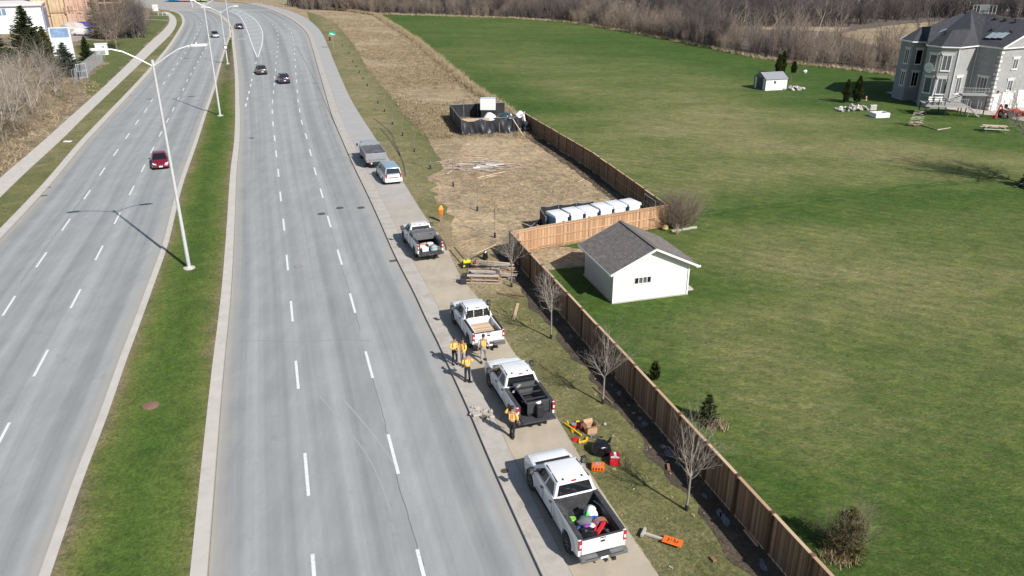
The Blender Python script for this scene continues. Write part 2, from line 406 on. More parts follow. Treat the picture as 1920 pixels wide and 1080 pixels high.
# ------------------------------------------------------------------ ground materials
def ground_mat(name, stops, scale=1.0, bump=.5, rough=.95, fine=9, attr=None, dist=.04, aniso=(1,1,1), rot=0):
    m, nt, b, vec = newmat(name)
    v2 = mapv(nt, vec, aniso, (0,0,rot))
    n1 = noise(nt, v2, .09*scale, 5, .6); n2 = noise(nt, v2, .7*scale, 6, .68, .6); n3 = noise(nt, v2, fine, 4, .7, .4)
    f = mth(nt, 'ADD', mth(nt, 'MULTIPLY', n1, .9), mth(nt, 'ADD', mth(nt, 'MULTIPLY', n2, .75), mth(nt, 'MULTIPLY', n3, .55)))
    f = mth(nt, 'SUBTRACT', f, .62)
    if attr:
        a = nt.nodes.new('ShaderNodeAttribute'); a.attribute_name = attr
        if name == 'lawn_grass':
            wv = nt.nodes.new('ShaderNodeTexWave'); wv.inputs['Scale'].default_value = .42; wv.inputs['Distortion'].default_value = 5; wv.inputs['Detail'].default_value = 3; wv.inputs['Detail Scale'].default_value = .4
            nt.links.new(mapv(nt, vec, (.4,1,1), (0,0,R(-32))), wv.inputs['Vector']); f = mth(nt, 'ADD', f, mth(nt, 'MULTIPLY', mth(nt,'SUBTRACT', wv.outputs['Fac'], .5), .11))
        f = mth(nt, 'ADD', mth(nt, 'MULTIPLY', mth(nt, 'SUBTRACT', f, .5), .95), a.outputs['Fac'], clamp=True)
    cc = ramp(nt, stops, f)
    cc = mixc(nt, cc, ramp(nt, [(.37,(.50,.53,.50)),(.5,(1,1,1)),(.63,(1.65,1.55,1.36))], noise(nt, v2, fine*.40, 7, .8, 1.8)), .9, 'MULTIPLY')
    cc = mixc(nt, cc, ramp(nt, [(.35,(.80,.84,.82)),(.5,(1,1,1)),(.66,(1.28,1.22,1.12))], noise(nt, mapv(nt, vec, (1,1,1)), .45, 5, .7, 1.0)), .8, 'MULTIPLY')
    nt.links.new(cc, b.inputs['Base Color']); b.inputs['Roughness'].default_value = rough; b.inputs['Specular IOR Level'].default_value = .15
    setbump(nt, b, mth(nt, 'ADD', n3, n2), bump, dist)
    return m
lawn_mat = ground_mat('lawn_grass', [(.0,(.27,.23,.13)),(.25,(.188,.186,.084)),(.5,(.124,.146,.050)),(.8,(.072,.115,.028)),(1,(.050,.096,.019))], 1, .6, fine=7, attr='lush', dist=.06, aniso=(.7,1.5,1), rot=R(25))
straw_mat = ground_mat('dead_grass_soil', [(.1,(.17,.135,.092)),(.38,(.29,.225,.15)),(.6,(.38,.30,.205)),(.85,(.50,.41,.285))], 1.3, .9, fine=5, dist=.08, aniso=(.8,1.4,1))
verge_mat = ground_mat('verge_grass', [(.0,(.30,.24,.155)),(.35,(.225,.20,.11)),(.6,(.155,.155,.07)),(1,(.105,.13,.046))], 1.1, .7, fine=8, attr='lush', dist=.05)
median_mat = ground_mat('median_grass', [(.0,(.20,.165,.115)),(.20,(.17,.155,.08)),(.42,(.125,.145,.045)),(.7,(.092,.135,.032)),(1,(.066,.115,.024))], 1.2, .7, fine=8, attr='lush', dist=.05)
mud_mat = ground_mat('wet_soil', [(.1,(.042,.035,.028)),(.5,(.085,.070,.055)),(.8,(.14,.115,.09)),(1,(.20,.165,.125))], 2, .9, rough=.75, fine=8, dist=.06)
brush_ground = ground_mat('brush_floor', [(.1,(.11,.085,.06)),(.4,(.19,.15,.105)),(.65,(.30,.245,.17)),(.9,(.42,.35,.25))], 1.4, .9, fine=3, dist=.1, aniso=(.6,1.8,1))

def asphalt(name, base, streak):
    m, nt, b, vec = newmat(name)
    a = nt.nodes.new('ShaderNodeAttribute'); a.attribute_name = 'across'
    uv = nt.nodes.new('ShaderNodeUVMap'); sp = nt.nodes.new('ShaderNodeSeparateXYZ'); nt.links.new(uv.outputs[0], sp.inputs[0])
    cb = nt.nodes.new('ShaderNodeCombineXYZ')
    nt.links.new(mth(nt,'MULTIPLY',a.outputs['Fac'],9.0), cb.inputs[0]); nt.links.new(mth(nt,'MULTIPLY',sp.outputs[1],.006), cb.inputs[1])
    st = noise(nt, cb.outputs[0], 1.35, 3, .55)
    wv = mth(nt, 'COSINE', mth(nt,'MULTIPLY',a.outputs['Fac'],6*math.pi*2))
    st = mth(nt,'ADD', st, mth(nt,'MULTIPLY', wv, .045))
    cc = ramp(nt, [(.33, tuple(c*(1-streak) for c in base)), (.50, base), (.66, tuple(c*(1+streak*.9) for c in base))], st)
    n2 = noise(nt, vec, .35, 5, .6); n3 = noise(nt, vec, 30, 3, .7); n4 = noise(nt, mapv(nt, vec, (2.5,.25,1), (0,0,R(-19))), .5, 5, .65)
    cc = mixc(nt, cc, ramp(nt, [(.3,(.93,.93,.94)),(.7,(1.06,1.055,1.04))], n2), 1, 'MULTIPLY')
    cc = mixc(nt, cc, ramp(nt, [(.3,(.90,.90,.91)),(.7,(1.08,1.08,1.08))], n4), .7, 'MULTIPLY')
    cc = mixc(nt, cc, ramp(nt, [(.3,(.86,.86,.86)),(.7,(1.12,1.12,1.12))], n3), .7, 'MULTIPLY')
    cc = mixc(nt, cc, (.20,.205,.205), ramp(nt, [(.60,(0,0,0)),(.72,(.4,.4,.4))], noise(nt, vec, .9, 8, .7, .5)))
    # dusty outer edges
    e = mth(nt,'ABSOLUTE', mth(nt,'SUBTRACT', a.outputs['Fac'], .5)); ef = ramp(nt, [(.43,(0,0,0)),(.5,(.8,.8,.8))], mth(nt,'ADD', e, mth(nt,'MULTIPLY', mth(nt,'SUBTRACT', n2, .5), .06)))
    cc = mixc(nt, cc, (.37,.345,.31), ef)
    nt.links.new(cc, b.inputs['Base Color']); b.inputs['Roughness'].default_value = .92; b.inputs['Specular IOR Level'].default_value = .25
    setbump(nt, b, n3, .25, .01)
    return m
asph = asphalt('grey_asphalt', (.305,.318,.318), .18)
def path_material():
    m, nt, b, vec = newmat('path_surface')
    sp = nt.nodes.new('ShaderNodeSeparateXYZ'); nt.links.new(vec, sp.inputs[0])
    n1 = noise(nt, vec, .5, 6, .62, .4); n2 = noise(nt, vec, 25, 3, .7); n3 = noise(nt, mapv(nt, vec, (3,.4,1), (0,0,R(-18))), .6, 5, .6)
    beige = ramp(nt, [(.3,(.36,.31,.245)),(.5,(.43,.375,.295)),(.66,(.51,.43,.32))], mth(nt,'ADD',mth(nt,'MULTIPLY',n1,.7),mth(nt,'MULTIPLY',n3,.3)))
    grey = ramp(nt, [(.3,(.35,.345,.335)),(.7,(.40,.395,.385))], n1)
    f = ramp(nt, [(.0,(0,0,0)),(1,(1,1,1))], mth(nt,'MULTIPLY', mth(nt,'SUBTRACT', mth(nt,'ADD', sp.outputs[1], mth(nt,'MULTIPLY',n1,22)), 68), .04, clamp=True))
    cc = mixc(nt, beige, grey, f); cc = mixc(nt, cc, ramp(nt, [(.3,(.88,.88,.88)),(.7,(1.1,1.1,1.1))], n2), .7, 'MULTIPLY')
    nt.links.new(cc, b.inputs['Base Color']); b.inputs['Roughness'].default_value = .93; setbump(nt, b, n2, .2, .01); return m
path_mat = path_material()

# ------------------------------------------------------------------ curves read off the ground
ZR = -.12
KRp = [(1107,1280),(1015.5,1080),(960,958),(903,830),(880.5,771.7),(839,685.5),(821,639),(800,605),(787,570.6),(740,480),(716,424),(689,365),(661,307),(642,264),(622.5,217.5),(610,175),(597,130),(585,88),(575,62),(552,41),(527,27),(500,16),(477,10),(462,7)]
PRp = [(1360,1280),(1238,1080),(1178,997),(1071,830),(1047,785.6),(955.6,649),(896,555),(869,530),(834,455),(796,405),(771,365),(729.6,298),(702.5,257),(661,192),(640,147),(625,112),(615,87),(600,57),(575,35),(545,21),(510,11),(480,5.5)]
MRp = [(374,1280),(389,1080),(404.6,876),(418.7,700),(432,564),(439,442),(444,319),(449,270),(450,225),(449,190),(447.5,150),(444,112),(440,82),(438.5,62),(434,50),(422,34),(405,24),(382,17)]
MLp = [(4,1280),(76,1080),(148,876),(186.5,788),(211,712),(245.5,623.5),(282,525),(304,466),(329,368),(343,325),(358,285),(366,262),(382.5,212.5),(397.5,170),(410,125),(420,93),(429,68),(430.5,56),(426,46),(415,34),(398,24),(376,17)]
LEp = [(-150,640),(-60,518),(0,450),(49,397.6),(98,343.6),(157,272),(200,225),(237.5,185),(265,155),(295,120),(322.5,85),(337,62),(346,44),(345,34),(337,25),(320,20)]
KR = smooth_curve(KRp, z=ZR); MR = smooth_curve(MRp, z=ZR); ML = smooth_curve(MLp, z=ZR); LE = smooth_curve(LEp, z=ZR); PR = smooth_curve(PRp)
KR0 = KR; STR = offset_curve(KR, 1.08)
SLr = smooth_curve([(-130,510),(-40,410),(0,370.6),(49,323),(107,270),(165,213),(210,170),(250,132),(292,92),(322,62),(331,44),(327.5,31),(317,23)])
SLl = smooth_curve([(-130,455),(-40,372),(0,334),(73.6,271),(125,225),(197.5,160),(247.5,112),(280,80),(307.5,55),(317,42),(316,30),(306,22)])

def structure(o): o['kind'] = 'structure'; return o
base = structure(B().quad((-1500,-60,-.32),(1500,-60,-.32),(1500,1500,-.32),(-1500,1500,-.32)).build('terrain', brush_ground))
far_pts = [G(*p) for p in [(462,6.5),(480,4)]]
right_land = [(p.x,p.y) for p in KR] + [(-190,420),(-190,900),(900,900),(900,-40),(4,-40)]
ground = structure(poly_sheet('ground', right_land, -.001, straw_mat))
left_land = [(p.x,p.y) for p in LE] + [(-150,330),(-190,420),(-190,900),(-1200,900),(-1200,-40),(-40,-40)]
lground = structure(poly_sheet('left_ground', left_land, -.001, brush_ground))
# roads
rr = structure(strip('right_carriageway', MR, KR, ZR, asph, nu=12))
lr = structure(strip('left_carriageway', LE, ML, ZR, asph, nu=12))
junction = structure(poly_sheet('junction_road', [G2(p) for p in [(215,21),(335,26),(345,34),(372,34),(430,38),(500,18),(560,9),(640,2),(560,-14),(430,-20),(250,-12),(180,4)]], ZR-.008, asph))
# median: raised island with kerbs
ci = resample(offset_curve(MR, -.62), len(MR)); cl_ = offset_curve(ML, .42)
NM = 260
mA, mB = resample(cl_, NM), resample(ci, NM)
med = structure(strip('median', mA, mB, 0.0, median_mat, nu=10))
def vattr(o, name, fn):
    me = o.data; a = me.attributes.get(name) or me.attributes.new(name, 'FLOAT', 'POINT')
    a.data.foreach_set('value', [max(0,min(1,fn(v.co))) for v in me.vertices])
ac = [d.value for d in med.data.attributes['across'].data]
at = med.data.attributes.new('lush','FLOAT','POINT')
def medlush(y, u):
    g = max(0, 1-abs(u-.50)*2.1-.10*math.sin(y*.9)*math.sin(y*.37+u*4))**.62
    k = 1 if y < 115 else max(.12, 1-(y-115)/35)
    return min(1, (.12+.9*g)*k + (.12 if u > .75 and y < 40 else 0))
at.data.foreach_set('value', [medlush(v.co.y, u) for v, u in zip(med.data.vertices, ac)])
def kerb_part(name, parent, a, b, z, m, sk=.14): return strip(name, a, b, z, m, parent, skirt=sk)
kerb_part('kerb', med, resample(ML, NM), [p.copy() for p in mA], .022, concrete_pale)
kerb_part('kerb', med, [p.copy() for p in mB], resample(MR, NM), .022, concrete_pale)
mat_joint = pm('joint_grime', (.19,.175,.155), .95, 0, .2, 4)
# gutter seam beside each kerb
for cv, s in ((MR, 1), (ML, -1), (LE, 1)):
    strip('gutter_seam', offset_curve(cv, .01 if s>0 else -.04), offset_curve(cv, .04 if s>0 else -.01), ZR+.005, mat_joint, rr if cv in (MR, KR) else lr)
# right kerb and its concrete strip, slab by slab
kstrip = structure(strip('kerb_line', KR, offset_curve(KR, .17), .016, concrete, skirt=.14))
s0 = offset_curve(KR, .175); s1 = offset_curve(KR, 1.08)
strip('slab_joint_bed', s0, s1, .004, mat_joint, kstrip)
def cut_slabs(parent, a, b, L, ymax, z, m, name='concrete_slab', gap=.025):
    tot = sum((a[i]-a[i-1]).length for i in range(1, len(a))); N = int(tot/.5); a = resample(a, N); b = resample(b, N); st = int(L/.5); i = 0; rnd = random.Random(3)
    while i+st < N:
        if a[i].y > ymax: break
        seg_a = [p.copy() for p in a[i:i+st+1]]; seg_b = [p.copy() for p in b[i:i+st+1]]
        d = (seg_a[-1]-seg_a[-2]).normalized()*gap; seg_a[-1] -= d; seg_b[-1] -= d
        strip(name, seg_a, seg_b, z+rnd.uniform(-.003,.003), m, parent, skirt=.012); i += st
    return a[i:], b[i:]
ra, rb = cut_slabs(kstrip, s0, s1, 4, 130, .014, concrete)
strip('concrete_run', ra, rb, .014, concrete, kstrip)
kstrip2 = structure(strip('left_kerb_line', offset_curve(LE, -.75), LE, .012, concrete_pale, skirt=.13))
# path on the right, sidewalk on the left
path = structure(strip('path', offset_curve(KR, 1.10), PR, .008, path_mat, nu=4))
side = structure(strip('sidewalk', SLl, SLr, .018, mat_joint))
ra, rb = cut_slabs(side, SLl, SLr, 3.0, 150, .026, concrete_pale, 'paving_slab', .02)
strip('paving_run', ra, rb, .026, concrete_pale, side)
bl = structure(strip('grass_boulevard', offset_curve(SLr, .02), offset_curve(LE, -.76), .006, verge_mat, nu=4)); 
vattr(bl, 'lush', lambda c: .62 + .12*math.sin(c.y*.11))
# left lawn beyond the sidewalk
lawnL = structure(poly_sheet('left_lawn', [G2(p) for p in [(305,22),(314,32),(314,42),(303,56),(277,80),(244,112),(194,160),(172,180),(158,165),(170,140),(205,118),(185,108),(150,108),(140,88),(160,75),(200,78),(230,70),(262,62),(285,25)]], .010, verge_mat, jag=.35))
vattr(lawnL, 'lush', lambda c: .92)
# lawn on the right with its own grid so its greenness can vary
lawn_left = [(1800,1300),(1640,1190),(1555,1165),(1470,1070),(1386,974),(1271,844),(1232,800),(1100,640),(1040,552),(962,455)]
F1 = lambda y: 17.672-.3146*y
A0 = (.03,56.69); A1c = (13.1,63.45); A2 = (8.55,81.9); A3 = (1.75,103.0)
LB = [(F1(12),12)]+[(F1(y),y) for y in range(16,57,4)]+[A0, A1c, A2, A3]+[G2(p) for p in [(935,197),(880,162),(850,137),(815,107),(780,77),(740,51),(703,27)]]
far_edge = [(703,26.5),(760,28),(860,31),(960,34),(1060,41),(1120,50),(1200,63),(1300,83),(1400,104),(1500,120),(1600,131),(1680,140),(1790,150),(1960,158)]
LAWN = LB + [G2(p) for p in far_edge] + [(150,150),(150,5),(14,5)]
lush_pts = [(1100,560,1),(1150,600,1),(1250,580,1),(1320,540,.9),(1060,500,1),(1180,640,.95),(1250,700,.95),(1350,830,.9),(1420,900,.95),(1500,980,1),(1600,1060,1),(1330,600,.35),(1250,630,.55),(1450,490,.28),(1600,470,.42),(1350,490,.55),(1500,600,.45),(1700,560,.4),(1850,560,.45),(1500,700,.42),(1400,680,.35),(1650,700,.62),(1850,700,.62),(1560,820,.55),(1450,760,.5),(1700,850,.75),(1850,900,.75),(1700,1000,.85),(1850,1050,.85),(1500,860,.5),
 (1330,400,.75),(1450,390,.85),(1600,370,.95),(1750,355,.95),(1880,350,.9),(1250,350,.45),(1150,290,.45),(1050,230,.55),(1000,200,.9),(930,180,.95),(880,140,.9),(800,80,.85),(720,35,.9),(850,45,.8),(1000,55,.75),(1150,75,.95),(1250,95,.95),(1350,115,.95),(1450,130,1),(1550,145,1),(1650,155,1),(1640,180,1),(900,100,.65),(1000,130,.5),(1100,170,.45),(1200,130,.6),(1300,160,.5),(1350,200,.3),(1250,230,.3),(1400,260,.25),(1500,230,.35),(1550,280,.35),(1650,300,.25),(1750,290,.3),(1500,190,.9),(1560,190,.95),(1600,230,.45),(1700,240,.9),(1780,250,.95),(1850,270,.95),(1800,210,1),(1900,300,.3),(1250,420,.8),(1400,330,.35),(1550,330,.4),(1700,330,.35),(1850,330,.5)]
LP = np.array([G2(p[:2]) for p in lush_pts]); LV = np.array([p[2] for p in lush_pts])
def lush_at(x, y):
    d2 = ((LP-np.array([x,y]))**2).sum(1); wgt = 1/(d2+2+ (y*.03)**2)**1.7; return float((wgt*LV).sum()/wgt.sum())
def grid_sheet(name, poly, z, m, fn, bounds, st):
    bm = bmesh.new(); vs = {}
    x0,x1,y0,y1 = bounds
    nx = int((x1-x0)/st)+1; ny = int((y1-y0)/st)+1
    me = bpy.data.meshes.new(name)
    ve = [bm.verts.new((p[0],p[1],z)) for p in poly]; bm.faces.new(ve)
    for k in range(1, nx): bmesh.ops.bisect_plane(bm, geom=bm.verts[:]+bm.edges[:]+bm.faces[:], plane_co=(x0+k*st,0,0), plane_no=(1,0,0))
    for k in range(1, ny): bmesh.ops.bisect_plane(bm, geom=bm.verts[:]+bm.edges[:]+bm.faces[:], plane_co=(0,y0+k*st,0), plane_no=(0,1,0))
    bmesh.ops.triangulate(bm, faces=[f for f in bm.faces if len(f.verts) > 4])
    for f in bm.faces:
        f.normal_update()
        if f.normal.z < 0: f.normal_flip()
    bm.to_mesh(me); bm.free(); me.materials.append(m); o = link(name, me)
    vattr(o, 'lush', fn); return o
lawn = structure(grid_sheet('lawn', LAWN, .005, lawn_mat, lambda c: lush_at(c.x, c.y), (-60,150,5,330), 3.0))
sm_ = smooth_curve([(1305,402),(1400,391),(1500,380),(1600,367),(1690,352),(1790,341)], .8); rn = random.Random(2)
ts_ = structure(strip('turf_seam', [p+Vector((0,rn.gauss(0,.22),0)) for p in offset_curve(sm_, -.55)], [p+Vector((0,rn.gauss(0,.22),0)) for p in offset_curve(sm_, .75)], .009, lawn_mat)); vattr(ts_, 'lush', lambda c: .97)
for k in range(7): a0 = int(len(sm_)*(k/7+.02)); seg_ = [p+Vector((0,rn.gauss(0,.07),0)) for p in sm_[a0:a0+max(4,int(len(sm_)*.09))]]; q_ = strip('pale_turf_edge', seg_, offset_curve(seg_, .22), .011, lawn_mat, ts_); vattr(q_, 'lush', lambda c: .62)
# verge between path and fence
VB = [G2(p) for p in [(575,22),(605,30),(630,45),(650,65),(668,92),(690,130),(715,158),(735,180),(762,215),(797,250),(817,288),(842,315),(872,345),(905,380),(930,412),(948,440)]]
vg = []
PRs = resample(PR, 140)
vg_poly = [(p.x+.0,p.y) for p in PRs if p.y < 268]+VB+[(F1(56.5),56.5),(F1(14),14)]
verge = structure(grid_sheet('verge', [(a+random.gauss(0,.12) if 0 else a, b) for a,b in vg_poly], .003, verge_mat,
    lambda c: .58+.16*math.sin(c.y*.13+c.x*.5)-(.45 if (c.y > 48 and c.y < 66 and c.x > -6+(60-c.y)*.2) else 0), (-80,20,14,270), 2.0))
dirt = structure(poly_sheet('dirt_yard', [G2(p) for p in [(800,345),(840,300),(870,270),(960,262),(1010,258),(1060,290),(1110,330),(1180,385),(1150,400),(1010,412),(960,440),(950,470),(900,480),(862,475),(850,440),(838,400)]], .009,
    ground_mat('bare_dirt', [(.1,(.21,.16,.105)),(.38,(.32,.245,.165)),(.62,(.41,.32,.215)),(1,(.54,.43,.30))], .8, .7, fine=3), jag=.5, step=1.2))
patch = structure(poly_sheet('bare_patch', [G2(p) for p in [(985,470),(1060,462),(1100,470),(1098,500),(1050,505),(1010,508)]], .010, MATS['bare_dirt'], jag=.15, step=.6))
# wet soil below the fence, darkened across the fence's shade too, with puddles
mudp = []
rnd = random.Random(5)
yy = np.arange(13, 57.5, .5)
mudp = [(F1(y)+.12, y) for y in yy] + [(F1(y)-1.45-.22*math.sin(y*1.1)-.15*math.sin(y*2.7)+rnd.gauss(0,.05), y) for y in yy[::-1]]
mud = structure(poly_sheet('wet_shaded_soil_strip', mudp, .013, mud_mat))
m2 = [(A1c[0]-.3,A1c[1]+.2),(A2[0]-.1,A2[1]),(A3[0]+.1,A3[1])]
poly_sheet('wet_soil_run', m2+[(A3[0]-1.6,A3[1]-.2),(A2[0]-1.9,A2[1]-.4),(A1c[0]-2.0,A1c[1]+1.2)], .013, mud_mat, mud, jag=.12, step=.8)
water = pm('puddle_water', (.16,.19,.24), .12, 0, .2, 1, spec=.9)
for i, (px, py, s) in enumerate([(1175,738,.5),(1215,795,.55),(1270,850,.75),(1283,870,.4),(1375,975,.75),(1440,1060,.6),(1368,962,.5),(1208,785,.4),(1262,838,.5),(1335,930,.4),(1150,722,.35),(1070,630,.5),(1058,600,.4),(1120,690,.3),(1180,760,.3)]):
    g = G(px, py); x = F1(g.y)-.55; pts = []
    for k in range(16):
        a = k/16*6.283; r = s*.62*(.72+.14*math.sin(2*a+i)+.10*math.sin(3*a+2*i)+.07*math.sin(7*a)); pts.append((x+r*.55*math.cos(a), g.y+r*1.1*math.sin(a)))
    o = poly_sheet('puddle', pts, .018, water, mud)
# tyre ruts 
tr_m = pm('rut_soil', (.085,.072,.05), .95, 0, .2, 4)
for pl in ([(702,222),(716,233),(728,243),(742,262)],[(714,240),(732,262),(747,285),(757,305),(762,330)],[(737,262),(745,275),(752,292)]):
    c = smooth_curve(pl, .5); strip('tyre_rut', c, offset_curve(c, .18), .010, tr_m, verge)
for pl in ([(823,440),(834,455),(839,470)],[(845,468),(852,478),(866,494)],[(853,463),(862,474),(874,488)]):
    c = smooth_curve(pl, .3); strip('tyre_rut', c, offset_curve(c, .14), .012, tr_m, verge)

# ------------------------------------------------------------------ markings
dash_cache = {}
def dash(parent, p, d, L=3.0, wd=.13, name='lane_dash'):
    key = (round(L,2), round(wd,2))
    if key not in dash_cache:
        dash_cache[key] = B().quad((-wd/2,-L/2,0),(wd/2,-L/2,0),(wd/2,L/2,0),(-wd/2,L/2,0)).mesh(name, road_white)
    o = link(name, dash_cache[key], parent); o.location = (p.x, p.y, ZR+.004); o.rotation_euler = (0,0,math.atan2(-d.x, d.y)); return o
def dashes(parent, pts, L=3.0, wd=.14):
    P = [G(x,y,ZR) for x,y in pts]
    for i, p in enumerate(P):
        d = (P[min(i+1,len(P)-1)]-P[max(i-1,0)]).normalized(); dash(parent, p, d, L, wd)
w1 = [(590,1095),(575,888),(557,702),(547,583),(538.6,492),(532,421),(526,368),(522,324),(518,288),(515,259),(512,232),(510.5,209.5),(511,190),(513,172.5),(514,158),(515,145),(516.5,131),(517.5,118),(519,106),(520,97),(521,88),(521.5,80),(521.5,73),(521,66),(519,58),(516,52),(511,46),(504,40)]
w2 = [(796,1085),(737,850),(692,683),(661,568),(637,482),(617,415),(603,362),(591,321),(582,286),(574,255),(566,229),(562,207),(559,189),(557.5,171),(556,152),(554.8,138),(554,125),(553,112),(552.3,101),(552,92),(551,83),(550,75),(548.5,69),(546.5,62),(542,54),(534,46)]
w3 = [(461,197),(464,185),(467,173),(470,160),(472,150),(475,138),(477.5,127.5),(480,118)]
l1 = [(-25,650),(17,573),(77.6,487),(124,421),(163.5,364.7),(192,321.5),(217.5,285.7),(239,255),(257,229),(273,207),(285,187.5),(296,170),(307.5,155.5),(317,141),(325,130),(332.5,119.5),(340,109),(347,99),(354,89),(360,80),(365,72),(370,64),(373.5,57),(375.5,50),(376,44)]
l2 = [(0,826),(77,680),(142,559.6),(186,473.7),(220,409),(247,357),(268.5,315.6),(285.7,281),(301,251),(314,226),(325,205),(334.5,185),(344,167.5),(351,151),(358,139),(365,127.5),(371,116),(375.5,107),(380,99),(385.5,90),(390,81.5),(394,74),(397,67)]
dashes(rr, w1, 3.3, .15); dashes(rr, w2, 3.3, .15); dashes(rr, w3, 2.6, .22); dashes(lr, l1, 3.3, .15); dashes(lr, l2, 3.3, .15)
def line(parent, px, wd, name='edge_line'):
    c = smooth_curve(px, 1.0, ZR); return strip(name, offset_curve(c, -wd/2), offset_curve(c, wd/2), ZR+.004, road_white, parent)
gl = [(483,109),(474,87),(466,64),(457,42),(446,28),(430,21)]; gr = [(483,109),(489,91),(492.5,74),(492,60),(486,46),(473,32),(452,21),(436,16)]
line(rr, gl, .24, 'gore_line'); line(rr, gr, .24, 'gore_line')
fill = pm('worn_gore_paint', (.36,.37,.37), .8, 0, .08, 2)
a_, b_ = resample(smooth_curve(gl, 1, ZR), 40), resample(smooth_curve(gr, 1, ZR), 40)
strip('gore_fill', a_, b_, ZR+.002, fill, rr)
for k in range(5, 38, 3):
    d = (b_[k]-a_[k]); p = (a_[k]+b_[k])/2; dash(rr, p, d.normalized(), d.length*.92, .22, 'gore_bar')
# turn arrow, stop lines, crossings at the junction
dash(rr, G(454,73,ZR), Vector((1,-.35,0)).normalized(), 2.6, .5, 'arrow_mark')
for k in range(15):
    x = 318+k*13.0; dash(junction, G(x, 19.3-.02*k, ZR-.002), (G(x+10,19.3)-G(x,19.3)).normalized(), 3.2, 1.0, 'crosswalk_bar')
for y, xs in ((9.2,(262,300)),(9.5,(378,400))):
    a, b = G(xs[0],y,ZR), G(xs[1],y,ZR); dash(junction, (a+b)/2, (b-a).normalized(), (b-a).length, .5, 'stop_line')
for y, xs in ((14.5,(256,318)),(16.8,(258,340)),(8.8,(290,345))):
    a, b = G(xs[0],y,ZR), G(xs[1],y,ZR); dash(junction, (a+b)/2, (b-a).normalized(), (b-a).length, .35, 'stop_line')
# cracks
crk = pm('crack_seal', (.15,.15,.15), .8, 0, .1, 4)
def crack(px, parent, wd=.035, seed=0):
    c = smooth_curve(px, .4, ZR); rnd = random.Random(seed); c = [p+Vector((rnd.gauss(0,.025), 0, 0)) for p in c]
    strip('crack', c, offset_curve(c, wd), ZR+.003, crk, parent)
crack([(741,888),(752,925),(765,955),(772,990),(785,1030),(796,1060)], rr, .035, 1); crack([(692,690),(715,762),(728,815)], rr, .03, 2); crack([(640,497),(650,530),(661,565),(676,620)], rr, .03, 3); crack([(607,370),(617,412),(632,465)], rr, .025, 4)
crack([(555,85),(575,120),(600,170),(625,225),(645,262)], rr, .10, 5); crack([(617,300),(640,293),(655,300),(657,312),(630,316),(617,308)], rr, .06, 9); crack([(551,500),(560,497),(570,500),(560,504),(551,500)], rr, .09, 8); crack([(455,640),(500,638),(560,642),(640,636),(700,640)], rr, .02, 10); crack([(180,340),(150,378),(110,432),(60,500),(40,530)], lr, .03, 6)
scuff = pm('tyre_scuff', (.325,.337,.335), .9, 0, .06, 4)
for i, pl in enumerate(([(600,742),(650,800),(700,870),(735,960)],[(640,742),(700,812),(760,900),(800,1000)])):
    c = smooth_curve(pl, .6, ZR); strip('tyre_scuff', c, offset_curve(c, .07+.03*(i%2)), ZR+.0025, scuff, rr)
# manholes and drain grates
def manhole(px, py, r, m, label, z=ZR):
    g = G(px, py, z); root = empty('manhole_cover', (g.x,g.y,z+.004), 0, label, 'manhole cover', 'manhole covers in the road')
    B().lathe([(r,0),(r,.006),(r*.92,.008)], n=24).build('frame', pm('manhole_frame', (.16,.145,.135), .7, .2, .2, 9) if 'manhole_frame' not in MATS else MATS['manhole_frame'], root)
    b = B().lathe([(r*.86,.006),(r*.86,.016)], n=24); b.build('lid', m, root)
    q = B()
    for k in range(-2,3): q.box((k*r*.28,0,.018),(r*.07,r*1.2,.006))
    q.build('lid_ribs', MATS['manhole_frame'], root)
manhole(603,401,.36,iron,'dark round manhole cover in the middle lane, leftmost of three in a row')
manhole(637,390,.36,iron,'round manhole cover beside the lane dash, middle one of three in a row')
manhole(677,389.5,.36,iron,'paler brown manhole cover nearest the right kerb')
manhole(560,500,.3,MATS['grey_asphalt'],'round manhole cover ringed with black sealant beside second lane dash')
manhole(472,259,.34,iron,'small far manhole cover in the left lane of the right road')
g = G(283,761); o = B().lathe([(.42,0),(.42,.03),(.36,.05)], n=20).build('valve_cover', pm('rusty_lid', (.21,.125,.09), .9, 0, .2, 6, bump=.3), loc=(g.x,g.y,.01), smooth=True); tag(o, 'rusty red-brown round lid sunk in the green median', 'cover')
def grate(px, py, label, rz):
    g = G(px, py, ZR); root = empty('drain_grate', (g.x,g.y,ZR+.004), rz, label, 'drain', 'drain grates by the kerbs')
    B().box((0,0,.004),(.62,.4,.006)).build('frame', iron, root); b = B()
    for k in range(7): b.box((-.24+k*.08,0,.012),(.035,.34,.012))
    b.build('bars', MATS['manhole_frame'], root)
grate(738,489,'drain grate against the right kerb beside the pickup with tool boxes',R(20)); grate(89,352,'rusty drain grate against the far left kerb, upper of two',R(35)); grate(82,367,'rusty drain grate against the far left kerb, lower of two',R(35))
grate(590,157,'far drain grate beside the curving right kerb',R(25)); grate(243,180,'drain grate by the left kerb near the sidewalk bend',R(40))
g = G(936,888,ZR); o = B().lathe([(.17,0),(.17,.01)], n=18).build('kerb_lid', iron, loc=(g.x+.25,g.y,.03)); tag(o, 'small round iron lid in the kerb beside the nearest pickup', 'cover')
